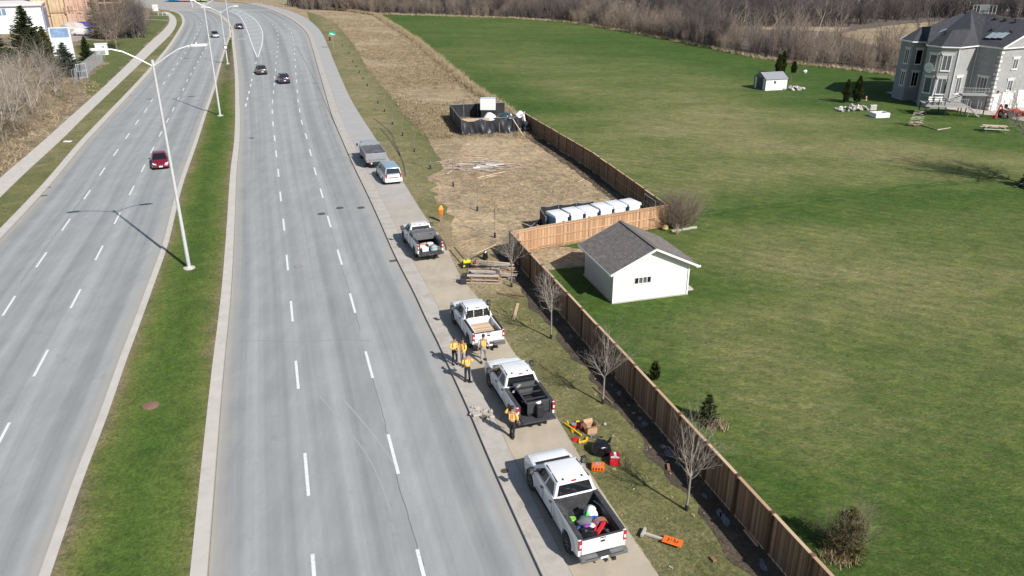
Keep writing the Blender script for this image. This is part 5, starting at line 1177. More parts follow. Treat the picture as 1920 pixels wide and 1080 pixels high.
    def band(zc, rx, ry, h, yb):
        n = 20; vs = []
        for zz in (zc-h/2, zc+h/2):
            for q in range(n): t = 6.2832*q/n; vs.append((rx*math.cos(t)*k, (yb+ry*math.sin(t))*k, zz*k))
        B().add(vs, [(q,(q+1)%n,n+(q+1)%n,n+q) for q in range(n)]).build('reflective_band', refl, j, smooth=True)
    band(1.13, .172, .152, .05, bend*.3)
    for s in (-1,1):
        B().beam((s*.09*k,(bend-.152)*k,1.15*k),(s*.10*k,(bend*1.0-.135)*k,1.44*k),.05,.01).build('reflective_strip', refl, j)
        B().beam((s*.09*k,(bend+.155)*k,1.15*k),(s*.10*k,(bend*1.0+.14)*k,1.42*k),.05,.01).build('reflective_strip', refl, j)
    hr_ = B().blob((0,hd1.y*k-.012,(hd1.z+.028)*k),(.102*k,.112*k,.098*k),3,.02,2)
    ho = hr_.build('cap' if cap else 'hair', cap or hair_m, root, smooth=True)
    if cap: B().box((0,hd1.y*k+.12,(hd1.z+.03)*k),(.13,.10,.02)).build('peak', cap, ho)
    ey = B()
    for s in (-1,1): ey.blob((s*.033*k,(hd1.y+.088)*k,(hd1.z-.01)*k),(.012,.008,.010),1,0,1)
    ey.build('eyes', hair_m, root); B().box((0,(hd1.y+.090)*k,(hd1.z-.072)*k),(.05,.01,.012)).build('mouth', red_pl, root)
    for i in (0,1): B().box((feet[i].x*k,(feet[i].y+.05)*k,.045),(.10,.28,.09)).box((feet[i].x*k,(feet[i].y-.03)*k,.10),(.095,.12,.10)).build('boot', boot_m, root, bevel=.025, smooth=True)
    return root
HOLD = [((-.27,.08,1.16),(-.10,.30,1.14)), ((.27,.08,1.16),(.10,.30,1.12))]
DOWN = [((-.27,-.02,1.17),(-.27,.06,.93)), ((.27,-.02,1.17),(.27,.06,.93))]
p1_ = person(853,683, R(205), 'worker in pale yellow hi-vis jacket, leftmost of the group, looking at a phone', HOLD, jacket=hv_y, bend=.03)
g = p1_.location; Mx = Matrix.Translation(g) @ Matrix.Rotation(R(205),4,'Z'); q = Mx @ Vector((0,.36,1.19))
ph = B().box((0,0,0),(.08,.15,.012)).build('phone', black_plastic, None, bevel=.003, loc=q); ph.rotation_euler = (R(35),0,R(205)); tag(ph, 'dark phone held by the leftmost worker', 'phone')
person(869,686, R(140), 'worker in orange and yellow hi-vis jacket standing behind the phone holder', [((-.27,.05,1.16),(-.20,.28,1.05)), ((.27,.05,1.16),(.12,.30,1.05))], jacket=hv_y, lower=hv_o, sleeves=hv_y, trousers=grey_c)
person(877,716, R(10), 'worker in dark cap and navy trousers seen from behind, nearest of the roadside group', [((-.27,-.02,1.17),(-.20,.16,1.02)), ((.29,.02,1.20),(.26,.22,1.25))], jacket=hv_y, lower=hv_o, sleeves=hv_y, cap=hair_m)
person(907,679, R(5), 'worker in orange vest and light trousers walking behind the board-carrying pickup', [((-.28,.0,1.17),(-.30,.05,.93)), ((.30,.0,1.18),(.33,.08,.95))], legs=((-.13,-.16),(.14,.20)), jacket=hv_y, lower=hv_o, sleeves=shirt_w, trousers=grey_c)
person(960,821, R(-12), 'worker with one hand raised to his head beside the spreader pickup', [((-.36,.06,1.36),(-.17,.08,1.62)), ((.27,-.02,1.17),(.25,.08,.95))], legs=((-.08,.10),(.08,-.08)), jacket=hv_o, lower=hv_o, sleeves=hv_y, cap=hair_m)

# orange-hooded utility post by the verge
g = G(827.5,415.5); up = empty('utility_post', (g.x,g.y,0), 0, 'bright orange hooded utility post on a brown stub in the verge', 'utility post')
B().box((0,0,.30),(.22,.18,.6)).build('stub', weath_w, up); B().box((0,0,.86),(.34,.24,.52)).build('orange_body', orange_p, up, bevel=.05, smooth=True)
B().add([(-.24,-.15,1.10),(.22,-.15,1.10),(.22,.15,1.10),(-.24,.15,1.10),(-.05,-.02,1.48),(.10,-.02,1.48),(.10,.03,1.48),(-.05,.03,1.48)],[(0,1,2,3),(4,5,6,7),(0,1,5,4),(1,2,6,5),(2,3,7,6),(3,0,4,7)]).build('hood', pcol('amber_hood',(.85,.33,.04)), up, bevel=.03, smooth=True)

# ------------------------------------------------------------------ tools and finds on the verge near the nearest pickups
def gp(px, py, z=0.0): g = G(px, py); return Vector((g.x, g.y, z+.012))
tb = empty('cardboard_box', gp(1107,810), R(20), 'open cardboard box with flaps up on the verge', 'box'); bb = B()
for x, y, w_, d_ in ((0,-.21,.5,.02),(0,.21,.5,.02),(-.25,0,.02,.42),(.25,0,.02,.42)): bb.box((x,y,.2),(w_,d_,.4))
bb.box((0,0,.01),(.5,.42,.02)).build('carton', cardb, tb)
for x, y, rx, ry in ((0,-.30,R(-50),0),(0,.30,R(50),0),(-.34,0,0,R(-50)),(.34,0,0,R(50))): B().box((x,y,.46),(.48 if x==0 else .2,.2 if x==0 else .4,.012),0,rx*1.0,ry).build('flap', cardb, tb)
lumpg = lambda nm, m, r, lb, cat, px, py, seed=1, jit=.15: tag(B().blob((0,0,r[2]*.8), r, seed, jit, 3).build(nm, m, None, smooth=True, loc=gp(px,py)), lb, cat)
lumpg('red_sack', pcol('dark_red_cloth',(.28,.01,.02),.7), (.26,.22,.18), 'dark red bag lying left of the open cardboard box', 'bag', 1092, 803, 3)
bg = empty('bin_bag', gp(1128,848), R(-10), 'large black plastic bag tied at the top beside the red tool box', 'bin bag'); B().blob((0,0,.22),(.52,.42,.34),12,.12,3).build('bag', black_bag, bg, smooth=True); B().cyl((.28,.28,.38),(.40,.42,.62),.10,.03,8).build('tied_neck', black_bag, bg, smooth=True)
rb_ = empty('tool_case', gp(1152,868), R(-5), 'bright red tool case on the grass beside the black bag', 'tool case'); B().box((0,0,.22),(.46,.58,.44)).build('case', red_pl, rb_, bevel=.05, smooth=True); B().box((0,0,.455),(.12,.4,.03)).build('case_handle', trim, rb_, bevel=.01); B().box((0,-.2,.45),(.38,.1,.02)).build('label_strip', trim, rb_)
oc = empty('tool_case', gp(1121,880), R(-8), 'orange tool case on the edge of the path beside the nearest pickup', 'tool case'); B().box((0,0,.15),(.60,.42,.30)).build('case', orange_p, oc, bevel=.05, smooth=True); B().box((0,.02,.31),(.26,.16,.015)).build('decal', pcol('grey_decal',(.4,.38,.42)), oc)
for k in range(4): B().box((-.2+k*.13,-.215,.16),(.05,.012,.12)).build('lettering', black_plastic, oc)
def lying(px0,py0,px1,py1,w_,h_,m,nm,lb,cat,z=.03): a, b = gp(px0,py0,z), gp(px1,py1,z); c = (a+b)/2; return tag(B().beam(a-c,b-c,w_,h_).build(nm, m, None, bevel=.008, loc=c), lb, cat)
lying(1059,797,1090,820,.07,.07,yel_p,'level','long yellow level lying across the other yellow bar','level',.10)
lying(1063,791,1074,812,.07,.06,yel_p,'level','shorter yellow bar under the long level','level')
yt = empty('stake_driver', gp(1092,829), R(10), 'yellow angled hand tool beside the path edge', 'tool'); B().beam((-.22,-.1,.05),(.2,.0,.06),.10,.08).beam((.2,0,.06),(.28,.2,.10),.10,.08).build('frame', yel_p, yt, bevel=.02); B().beam((-.2,-.1,.08),(-.1,.1,.12),.05,.05).build('grip', yel_p, yt)
lumpg('yellow_glove', yel_p, (.11,.08,.05), 'small yellow glove lying above the level', 'glove', 1083, 792, 5)
rc = empty('paint_pot', gp(1076,802), 0, 'red pot with a grey lid beside the yellow levels', 'pot'); B().lathe([(.12,0),(.13,.2)], n=16).build('pot', red_pl, rc, smooth=True); B().lathe([(.135,.2),(.135,.22)], n=16).build('lid', galv, rc)
tag(B().lathe([(.19,0),(.19,.03),(.12,.06)], n=18).build('flat_disc', red_pl, None, loc=gp(1079,825)), 'flat round red disc on the edge of the path', 'disc')
sw = empty('cut_off_saw', gp(1118,822), R(-15), 'grey power saw with a round disc lying below the cardboard box', 'saw'); B().box((0,0,.10),(.34,.12,.12)).build('saw_body', chrome, sw, bevel=.02); B().cyl((-.18,-.02,.10),(-.18,.02,.10),.12,.12,16).build('disc', galv, sw); B().beam((.1,0,.1),(.32,.05,.1),.05,.05).build('handle', black_plastic, sw)
tag(B().blob((0,0,.05),(.09,.07,.06),4,.2,2).build('stone', concrete, None, loc=gp(1134,797)), 'single pale stone right of the cardboard box', 'stone')
# orange traffic sign lying face up with its wooden post
a, b = gp(1207,1003), gp(1278,1026); d = (b-a).normalized(); az = math.atan2(d.y,d.x); sg = empty('construction_sign', a, az, 'orange construction sign lying on the verge with its timber post and foot', 'sign'); L = (b-a).length
B().box((L*.24,0,.08),(L*.62,.10,.09)).build('post', old_w, sg); B().box((-.02,0,.12),(.10,.52,.12)).build('foot', old_w, sg); pn = B().box((L*.76,0,.15),(L*.50,.44,.02)).build('panel', orange_p, sg, bevel=.01)
mk = B()
for (x, y, w_, h_) in ((-.18,0,.03,.20),(-.12,.0,.09,.03),(-.06,.05,.05,.03),(.05,.06,.03,.18),(.10,.0,.03,.14),(.16,-.04,.05,.03),(.20,.03,.03,.12)): mk.box((L*.76+x,y,.163),(w_,h_,.004))
mk.build('black_lettering', black_plastic, pn)
tag(B().box((0,0,.05),(.16,.24,.09)).build('brick_fragment', pcol('brick_red',(.28,.13,.08),.9), None, rz=.4, loc=gp(1337,1051), bevel=.01), 'lone brown block on the verge near the bottom of the photo', 'block')
# boards on the verge
lying(932,550,972,560,.16,.05,weath_w,'plank','long brown plank flat on the verge below the lumber heap','plank'); lying(950,553,985,557,.14,.05,weath_w,'plank','second brown plank crossing the end of the long one','plank',.07)
lying(963,600,971,570,.20,.05,new_w,'plank','orange-brown plank pointing up the verge between heap and pickup','plank'); lying(996,605,998,598,.10,.05,weath_w,'wood_offcut','tiny wood offcut between the plank and the bare tree','offcut')
lying(1113,727,1148,757,.12,.06,weath_w,'edging_board','brown board at the foot of the second bare tree','board'); lying(1155,712,1182,736,.10,.06,weath_w,'edging_board','brown board against the fence foot behind the second bare tree','board')
lying(1395,995,1420,1025,.08,.06,new_w,'edging_board','pale strip of wood along the near fence foot','board'); lying(1252,825,1268,842,.06,.06,new_w,'edging_board','thin pale batten at the fence foot beside a puddle','board')
g = gp(1253,878); tag(B().box((0,0,.06),(.12,.42,.10)).build('brick_block', pcol('brick_red',(.28,.13,.08)), None, rz=-.1, loc=g), 'reddish block standing in the wet soil near the third tree', 'block')
# rubble on the kerb strip beside the spreader pickup
rk = empty('rubble_heap', gp(903,777), 0, 'small heap of broken concrete and stones on the kerb strip', 'rubble'); rn = random.Random(4)
for k in range(16): B().blob((rn.gauss(0,.5), rn.gauss(0,.45), .05),(rn.uniform(.05,.17),)*2+(rn.uniform(.04,.10),), k, .22, 1).build('stone', concrete if k%2 else pcol('tan_stone',(.40,.33,.25),.9), rk)
B().box((-.25,-.1,.08),(.45,.35,.10),.4).build('slab_piece', concrete, rk, bevel=.02); B().box((.15,-.38,.07),(.3,.22,.12),.9).build('slab_piece', pcol('dark_stone',(.14,.12,.10),.9), rk, bevel=.02)
# lumber heap with tools by the fence corner
hp_ = empty('lumber_heap', gp(917,520), R(-3), 'heap of reclaimed grey fence boards and rails on the verge', 'lumber'); rn = random.Random(8)
for x in (-1.15,-.2,.8): B().box((x,-.05,.20),(.12,2.3,.40)).build('bearer', weath_w, hp_)
for k in range(60):
    y = -1.15+2.4*((k%34)/34)+rn.gauss(0,.04); z = .20+.18*(k%3)*rn.random()+.06*(k%3)+.03*rn.random()+.12*math.sin(k*.3); m = [old_w,old_w,weath_w,old_w,new_w][k%5]
    if k%34 > 22: B().box((rn.uniform(.15,.6),y,z+.06),(rn.uniform(2.2,3.1),.12,.04),rn.gauss(0,.12)).build('board', m, hp_)
    else: B().box((rn.gauss(-.25,.12),y,z),(rn.uniform(1.7,2.3),.10,.06),rn.gauss(0,.03)).build('board', m, hp_)
for k in range(14): a = rn.uniform(-.6,.6); B().box((1.15+rn.gauss(0,.2),rn.uniform(-.9,.7),.12+.4*rn.random()),(rn.uniform(.9,1.6),.06,.04),a,0,rn.uniform(-.15,.3)).build('lath', old_w if k%3 else cedar_w, hp_)
for y, z in ((-1.22,.06),(-1.15,.25)): B().box((-.3,y,z),(2.6,.08,.07)).build('rail', old_w if z<.1 else cedar_w, hp_)
lying(892,497,930,479,.08,.05,new_w,'pole_board','long pale board leaning over the lumber heap towards the tree','board',.9)
yg = empty('generator', gp(874,501), R(15), 'small yellow and black generator at the left end of the lumber heap', 'generator'); ybr = pcol('bright_yellow',(.75,.72,.04),.45)
B().box((0,0,.20),(.60,.42,.36)).build('engine', black_plastic, yg, bevel=.03); B().box((.05,.03,.46),(.56,.40,.20)).build('tank_cover', ybr, yg, bevel=.05, smooth=True); B().lathe([(.06,.56),(.06,.60)], n=10).build('fuel_cap', black_plastic, yg); B().cyl((-.2,-.24,.2),(-.2,-.28,.2),.08,.08,12).build('starter', ybr, yg)
for x in (-.3,.3): B().cyl((x-.03,-.2,.10),(x+.03,-.2,.10),.10,.10,12).build('wheel', rubber, yg)
rg = empty('red_tool', gp(890,501), R(30), 'red and black hand tool between generator and lumber', 'tool'); B().box((0,0,.3),(.24,.2,.22)).build('body', red_pl, rg, bevel=.03); B().box((0,0,.1),(.14,.14,.2)).build('foot', black_plastic, rg); B().beam((0,0,.4),(.2,.1,.6),.04,.04).build('grip', black_plastic, rg)
bb_ = empty('black_bin', gp(869,531), R(5), 'black bin and dark crate at the left end of the lumber heap', 'bin'); B().box((0,0,.22),(.42,.6,.44)).build('bin', pcol('bin_black',(.03,.03,.032),.6), bb_, bevel=.02); B().beam((-.2,.3,.44),(-.5,.35,.40),.02,.02).beam((-.2,-.1,.44),(-.45,-.1,.40),.02,.02).build('handles', black_plastic, bb_)  # bin body is plain black
bkb = empty('black_bag', gp(910,487), 0, 'small upright black bag behind the lumber heap', 'bag'); B().blob((0,0,.28),(.22,.2,.36),4,.15,3).build('bag', black_bag, bkb, smooth=True)
# the scattered timber in the dirt yard
ds = empty('scattered_timber', gp(895,312), 0, 'sprawl of pale splintered boards and strips in the middle of the dirt yard', 'timber'); rn = random.Random(12)
rowz = [(-7.2,-3.1),]
for k in range(58):
    x = rn.gauss(0,1.9); y = rn.gauss(0,1.5); L = rn.uniform(.9,3.2); a = rn.gauss(.05,.22) if rn.random() < .8 else rn.uniform(-1.2,1.2); m = rn.choice([old_w,old_w,new_w,old_w,weath_w,trim if k%9==0 else old_w])
    B().box((x,y,.05+.25*rn.random()*math.exp(-(x*x+y*y)/4)),(L,rn.choice([.06,.09,.14]),.04),a,0,rn.gauss(0,.05)).build('board', m, ds)
B().box((.0,-1.3,.16),(.75,.55,.04),.3,.1).build('white_sheet', trim, ds); B().box((1.9,.15,.2),(2.0,.22,.05),.02).build('white_board', trim, ds); B().box((1.0,-.6,.2),(2.2,.12,.05),.13).build('white_board', trim, ds)
for x, y in ((-2.6,1.3),(-2.2,1.25)): B().box((x,y,.2),(.05,.05,.5),0,.3).build('peg', weath_w, ds)
for (px0,py0,px1,py1) in ((895,334,948,322),(900,331,932,330),(895,337,925,331),(838,327,848,319),(906,290,945,294),(1082,342,1095,337),(1092,335,1102,342)): lying(px0,py0,px1,py1,.10,.05,new_w,'loose_board',f'loose pale board on bare dirt {dict({895:"at the lower right of the splintered timber",900:"just right of the splintered timber centre",838:"at the left end of the splintered timber",906:"behind the splintered timber",1082:"near the back fence, left one of two",1092:"near the back fence, right one of two"})[px0]}' if (px0,py0)!=(895,337) else 'loose pale board lying nearest the camera below the splintered timber','board')
# litter and stones scattered over verge and yard (nobody could count it)
rn = random.Random(21); bb = B()
for k in range(420):
    for _ in range(10):
        x, y = rn.uniform(-22,10), rn.uniform(20,100)
        if in_poly(x, y, vg_poly) or in_poly(x, y, [G2(p) for p in [(800,345),(870,262),(1010,258),(1180,385),(960,440),(900,480),(850,440)]]): break
    else: continue
    s = rn.uniform(.02,.07); bb.box((x,y,.02),(s*rn.uniform(1,3),s,s*.6),rn.uniform(0,3))
tag(bb.build('litter', MATS['tan_stone']), 'pale chips and stones scattered over the verge and yard', 'litter', kind='stuff')
# ------------------------------------------------------------------ plants
twig = tintmat('twig_wood', [(0,(.16,.125,.10)),(.35,(.235,.185,.15)),(.7,(.30,.24,.20)),(1,(.36,.30,.24))])
pale_twig = tintmat('pale_twigs', [(0,(.27,.24,.21)),(1,(.40,.35,.31))])
brush_twig = tintmat('brush_twigs', [(0,(.17,.14,.095)),(.5,(.25,.205,.145)),(1,(.36,.31,.23))])
twig_dark = tintmat('dark_twigs', [(0,(.085,.075,.075)),(.5,(.125,.11,.11)),(1,(.17,.15,.145))])
needle = tintmat('needles', [(0,(.022,.035,.013)),(.5,(.035,.052,.018)),(1,(.055,.068,.022))])
needle_blue = tintmat('blue_needles', [(0,(.055,.075,.06)),(1,(.10,.125,.10))])
cedar_leaf = tintmat('cedar_leaf', [(0,(.03,.045,.012)),(1,(.06,.065,.02))])
rusty_leaf = tintmat('rusty_needles', [(0,(.060,.068,.022)),(.5,(.095,.088,.030)),(1,(.16,.135,.045))])
straw_blade = tintmat('straw_blades', [(0,(.20,.155,.10)),(.5,(.34,.265,.17)),(1,(.50,.41,.28))])
grass_blade = tintmat('grass_blades', [(0,(.044,.090,.017)),(.35,(.075,.115,.030)),(.65,(.14,.145,.055)),(1,(.25,.225,.12))])
# street trees on the verge
STREET['kids'] = [8,4,2]
STA = [split_tree(s, 4.3, .062, STREET) for s in (1,2,3,4)]
SLIM = dict(segs=[4,2,1], kids=[6,3], **{'from':[.1,.2]}, ang=[(.4,.8),(.4,.9)], len=[(.25,.45),(.4,.6)], up=.12, forks=3, trunk=.55, low=.8, fang=(.25,.5))
SLM = [split_tree(s, 3.4, .03, SLIM) for s in (5,6,7)]
GT = 'young bare trees along the grass verge'
where = {0:'nearest bare street tree, with pale forked trunk beside the fence',1:'second bare street tree from the camera, by the brown edging boards',2:'third bare street tree, opposite the board-carrying pickup',3:'bare street tree growing at the right end of the lumber heap'}
for i, (px, py, s) in enumerate([(1287,957,1.0),(1130,757,.98),(1033,635,1.0),(959,538,1.02)]):
    g = G(px,py); t = thing_tree('bare_tree', zip(('trunk','crown'), STA[i]), (bark_pale, pale_twig), (g.x,g.y,0), where[i], 'tree', GT, rz=i*1.7, s=s)
    B().cyl((0,0,0),(0,0,.30),.085,.08,8).build('trunk_guard', black_plastic, t)
slm = []
for k in range(3): 
    r0 = empty('sapling', (0,0,-50)); tri_mesh('trunk', *SLM[k][0], bark_pale, r0, np.full(len(SLM[k][0][0]), .5)); tri_mesh('crown', *SLM[k][1], twig, r0, np.full(len(SLM[k][1][0]), .6)); B().cyl((0,0,0),(0,0,.45),.09,.08,8).build('trunk_guard', black_plastic, r0); slm.append(r0)
far_s = [(928,446,'sapling just outside the fence corner'),(895,396,'sapling at the dirt yard edge opposite the utility post'),(850,350,'sapling at the near left corner of the splintered timber'),(807,317,'sapling beside the minivan'),(777,285,'sapling beside the tipper truck'),(755,255,'sapling beyond the tipper truck near the tyre ruts'),(736,234,'sapling at the top of the tyre ruts'),(721,210,'sapling level with the left end of the compound'),(709,194,'sapling level with the white box of the compound'),
 (689,162,'first of the closely spaced far saplings'),(681,149,'second of the closely spaced far saplings'),(674,137,'third of the closely spaced far saplings'),(668,126,'fourth of the closely spaced far saplings'),(662,117,'fifth of the closely spaced far saplings'),(654,100,'sapling between the green sign and the close far row'),(642,86,'sapling right behind the green road sign'),(622,54,'farthest sapling visible beyond the green road sign')]
used = set()
for i, (px, py, lb) in enumerate(far_s):
    k = i%3; g = G(px,py); o = slm[k] if k not in used else copy_tree(slm[k]); used.add(k); o.location = (g.x,g.y,0); o.rotation_euler = (0,0,i*2.1); o.scale = (1,1,1+.1*math.sin(i*3)); tag(o, lb, 'sapling', 'saplings along the verge')
# conifers and shrubs by the fences
def conifer(name, px, py, H, W, label, m=None, seed=1, dens=1.0, kind='spruce', cat='spruce', blade=.09):
    g = G(px,py); a = spruce_arr(seed,H,W,dens,blade=blade) if kind == 'spruce' else cedar_arr(seed,H,W,int(700*H**.8*max(.5,W*2.2)))
    root = empty(name, (g.x,g.y,0), 0, label, cat, None); tri_mesh('trunk', *a[0], bark, root, np.full(len(a[0][0]), .5)); rr = np.repeat(np.random.RandomState(seed).rand(len(a[1][0])//3+1), 3)[:len(a[1][0])]; tri_mesh('crown', *a[1], m or needle, root, rr); return root
conifer('young_pine', 1325, 793, 1.75, .75, 'small dark green pine behind the fence with dry grass at its foot', seed=3, blade=.03, dens=.75)
conifer('young_cedar', 1227, 713, 1.05, .22, 'tiny dark cedar close behind the fence', cedar_leaf, seed=4, kind='cedar', cat='cedar')
ysp = conifer('yellowing_spruce', 1583, 1035, 2.3, 1.05, 'yellow-brown thinning spruce behind the nearest stretch of fence', rusty_leaf, seed=5, dens=.62, blade=.02)
ya = shrub_arr(46, 2.1, 30, [8,5], r=.012, spread=.95); tri_mesh('twigs', *ya, twig, ysp, np.full(len(ya[0]), .25)); yc = cedar_arr(47, 2.0, 1.0, 1100, .06); tri_mesh('needle_clusters', *yc[1], rusty_leaf, ysp, np.random.RandomState(4).rand(len(yc[1][0])))
for (px,py,H,W,lb,sd_) in ((1458,140,3.6,.62,'left one of two tall cedars right behind the plastic shed',11),(1466,138,4.0,.70,'right one of two tall cedars right behind the plastic shed',12),(1585,193,3.4,.55,'left cedar with split foliage rising from the rock garden',13),(1606,193,3.9,.75,'broad right cedar rising from the rock garden',14)):
    conifer('cedar', px, py, H, W, lb, cedar_leaf, seed=sd_, kind='cedar', cat='cedar')
tp = conifer('topiary_cedar', 1480.5, 154, 3.3, .55, 'small cedar on a bent bare stem right of the plastic shed', cedar_leaf, seed=15, kind='cedar', cat='cedar')
for ch in tp.children:
    if ch.name.startswith('crown'): ch.location = (.45,0,1.5); ch.scale = (1,1,.62)
B().tube([Vector((0,0,0)),Vector((.3,0,.6)),Vector((.1,0,1.1)),Vector((.45,0,1.8))], .07, 6).build('stem', bark, tp)
# the bare bush at the fence corner
bs = [shrub_arr(30+k, 2.7, 90, [8,5], r=.026, spread=1.05, twig=1) for k in range(1)]
g = G(1270,428); o = empty('bare_bush', (g.x,g.y,0), 0, 'dense leafless bush at the outer corner of the orange fence', 'bush'); tri_mesh('stems', *bs[0], twig, o, np.full(len(bs[0][0]), .15)); o.scale = (1.25,1.1,1.05)
a = shrub_arr(44, 1.0, 24, [5], r=.012, spread=1.0); o2 = empty('dry_weeds', (g.x-.3,g.y-1.6,0), 0, 'pale dry weeds in front of the leafless bush', 'weeds'); tri_mesh('weed_stems', *a, straw_blade, o2, np.full(len(a[0]), .8))
tag(B().blob((0,0,.2),(.30,.22,.24),4,.1,3).build('yellow_rock', pcol('ochre_rock',(.50,.38,.16),.8), None, smooth=True, loc=gp(1247,432)), 'round ochre rock at the foot of the leafless bush', 'rock')
for i,(dx,px,py) in enumerate(((0,1243,420),(1,1262,425),(2,1278,424))): tag(B().box((0,0,.08),(1.0,.22,.16),.3).build('edging_stone', concrete, None, bevel=.03, loc=gp(1268+i*14,434-i*2.5)), ['left','middle','right'][i]+' pale edging stone in front of the leafless bush', 'stone')
for i, (px,py) in enumerate(((1350,800),(1335,800),(1583,1050),(1560,1052))):
    a = tuft_arr(60+i, 160, .5, .55, .03); tag(tri_mesh('dry_grass_clump', *a, straw_blade, None, np.random.RandomState(i).rand(len(a[0]))), ['right half of the dry grass at the small pine','left half of the dry grass at the small pine','dry grass clump under the yellowing spruce, right one','dry grass clump under the yellowing spruce, left one'][i], 'grass'); bpy.context.scene.collection.objects[-1].location = (G(px,py).x, G(px,py).y, .02)
# tree just past the right edge whose branches and shadow reach in
ba = split_tree(77, 9.5, .22, dict(BIG, fang=(.5,1.1), forks=8)); g = G(1958,350)
thing_tree('bare_tree', zip(('trunk','crown'), ba), (bark, pale_twig), (g.x,g.y,0), 'wide leafless tree at the right edge throwing a streaky shadow over the lawn', 'tree', s=1.15)
con = spruce_arr(78, 2.4, 1.7, .9); g = G(1934,352); root = empty('low_evergreen', (g.x,g.y,0), 0, 'low dark evergreen at the right edge under the leafless tree', 'evergreen'); tri_mesh('trunk', *con[0], bark, root, np.full(len(con[0][0]),.5)); tri_mesh('crown', *con[1], needle_blue, root, np.random.RandomState(1).rand(len(con[1][0])))

# ---- wood and thicket beyond the lawn
SH = [shrub_arr(100+k, 1.0, 9, [6,4], r=.014, spread=.6) for k in range(4)] + [shrub_arr(120+k, 1.0, 6, [6,4], r=.018, spread=.35) for k in range(2)]
SF = [shrub_arr(140+k, 1.0, 8, [6,3], r=.020, spread=.55) for k in range(4)]
fe = [G2(p) for p in far_edge]; fe = [Vector((x,y,0)) for x,y in fe]; rn = random.Random(31)
L1 = [Vector((*G2((560,17)),0)), Vector((*G2((640,21)),0))] + fe
def polyline_pts(P, step, rn, j=0):
    out = []
    for i in range(len(P)-1):
        n = max(1, int((P[i+1]-P[i]).length/step))
        for k in range(n): q = P[i].lerp(P[i+1], (k+rn.random())/n); out.append((q.x+rn.gauss(0,j), q.y+rn.gauss(0,j)))
    return out
T = []
for d, hgt, st, hj in ((1.6,2.9,1.7,.9),(4.5,4.2,1.7,1.0),(8,5.2,2.0,1.2),(12,5.8,2.3,1.3),(17,6,2.6,1.3)):
    for x, y in polyline_pts(L1, st, rn, .9):
        nrm = Vector((.05,1,0)) if y > 180 else Vector((.45,.9,0))
        h = max(1.6, rn.gauss(hgt, hj)); px_ = 960+FPX*x/(y*math.cos(PITCH)+CH*math.sin(PITCH))
        if px_ < 760: h *= 1.25
        T.append((x+nrm.x*d, y+nrm.y*d, 0, rn.uniform(0,6.28), h*rn.uniform(.75,1.05), h, rn.randrange(6), min(1,max(0,rn.gauss(.55,.25)))))
TD = [t[:7]+(t[7],) for t in T if math.sin(t[0]*.16)+math.sin(t[1]*.21+t[0]*.05)+rn.gauss(0,.5) > .75]; SD_ = set(id(t) for t in ())
T = [t for t in T if t not in TD]
tag(merge('dark_thicket', SH, [t[:4]+(t[4]*.95,t[5]*1.12)+t[6:] for t in TD], twig_dark), 'darker leafless clumps within the thicket along the lawn', 'thicket', kind='stuff')
tag(merge('thicket', SH, T, twig), 'tangled leafless thicket along the far edge of the lawn', 'thicket', kind='stuff')
structure(poly_sheet('thicket_floor', [(p.x,p.y-.2) for p in L1]+[G2(q) for q in ((2100,158),(2100,-14),(540,-14))], .004, pcol('leaf_litter',(.115,.09,.07),.95), jag=.5))
T = []; rn = random.Random(33)
wood_px = [(540,12),(700,22),(960,26),(1100,30),(1200,42),(1330,60),(1420,50),(1590,50),(1690,40),(1760,36),(1930,38),(2000,20),(2000,-14),(540,-14)]
wp = [G2(p) for p in wood_px]; xs = [p[0] for p in wp]; ys = [p[1] for p in wp]
while len(T) < 1550:
    px, py = rn.uniform(540,2000), rn.uniform(-14,60)
    if not in_poly(px, py, wood_px): continue
    if 1140 < px < 1215 and py < 12: continue
    x, y = G2((px,py)); h = max(2.5, rn.gauss(6.8, 1.7)) if px < 1330 else rn.gauss(6.0,1.1)
    if px > 1480 and py < 10: continue
    T.append((x, y, 0, rn.uniform(0,6.28), h*rn.uniform(.7,1.0), h, rn.randrange(4), min(1,max(0,rn.gauss(.45 if px<1330 else .35,.3)))))
tag(merge('bare_wood', SF, T, twig_dark), 'dark leafless wood filling the ground beyond the thicket', 'wood', kind='stuff')
# slope and clearings between them
structure(poly_sheet('grass_slope', [G2(p) for p in [(1570,64),(1600,58),(1640,52),(1700,44),(1760,40),(1990,40),(1990,70),(1760,95),(1690,92),(1620,82)]], .010, MATS['dead_grass_soil'], jag=.5))
structure(poly_sheet('straw_strip', [G2(p) for p in [(1425,50),(1500,50.5),(1590,52),(1575,60),(1500,57),(1430,55)]], .012, MATS['dead_grass_soil'], jag=.4)); structure(poly_sheet('far_road', [G2(p) for p in [(1130,1),(1175,6),(1215,3),(1240,-6),(1120,-8)]], .02, asph if 0 else concrete_pale)); structure(poly_sheet('far_gravel_yard', [G2(p) for p in [(1480,6),(1560,8),(1700,10),(1760,14),(2050,30),(2050,-14),(1440,-14)]], .02, concrete_pale))
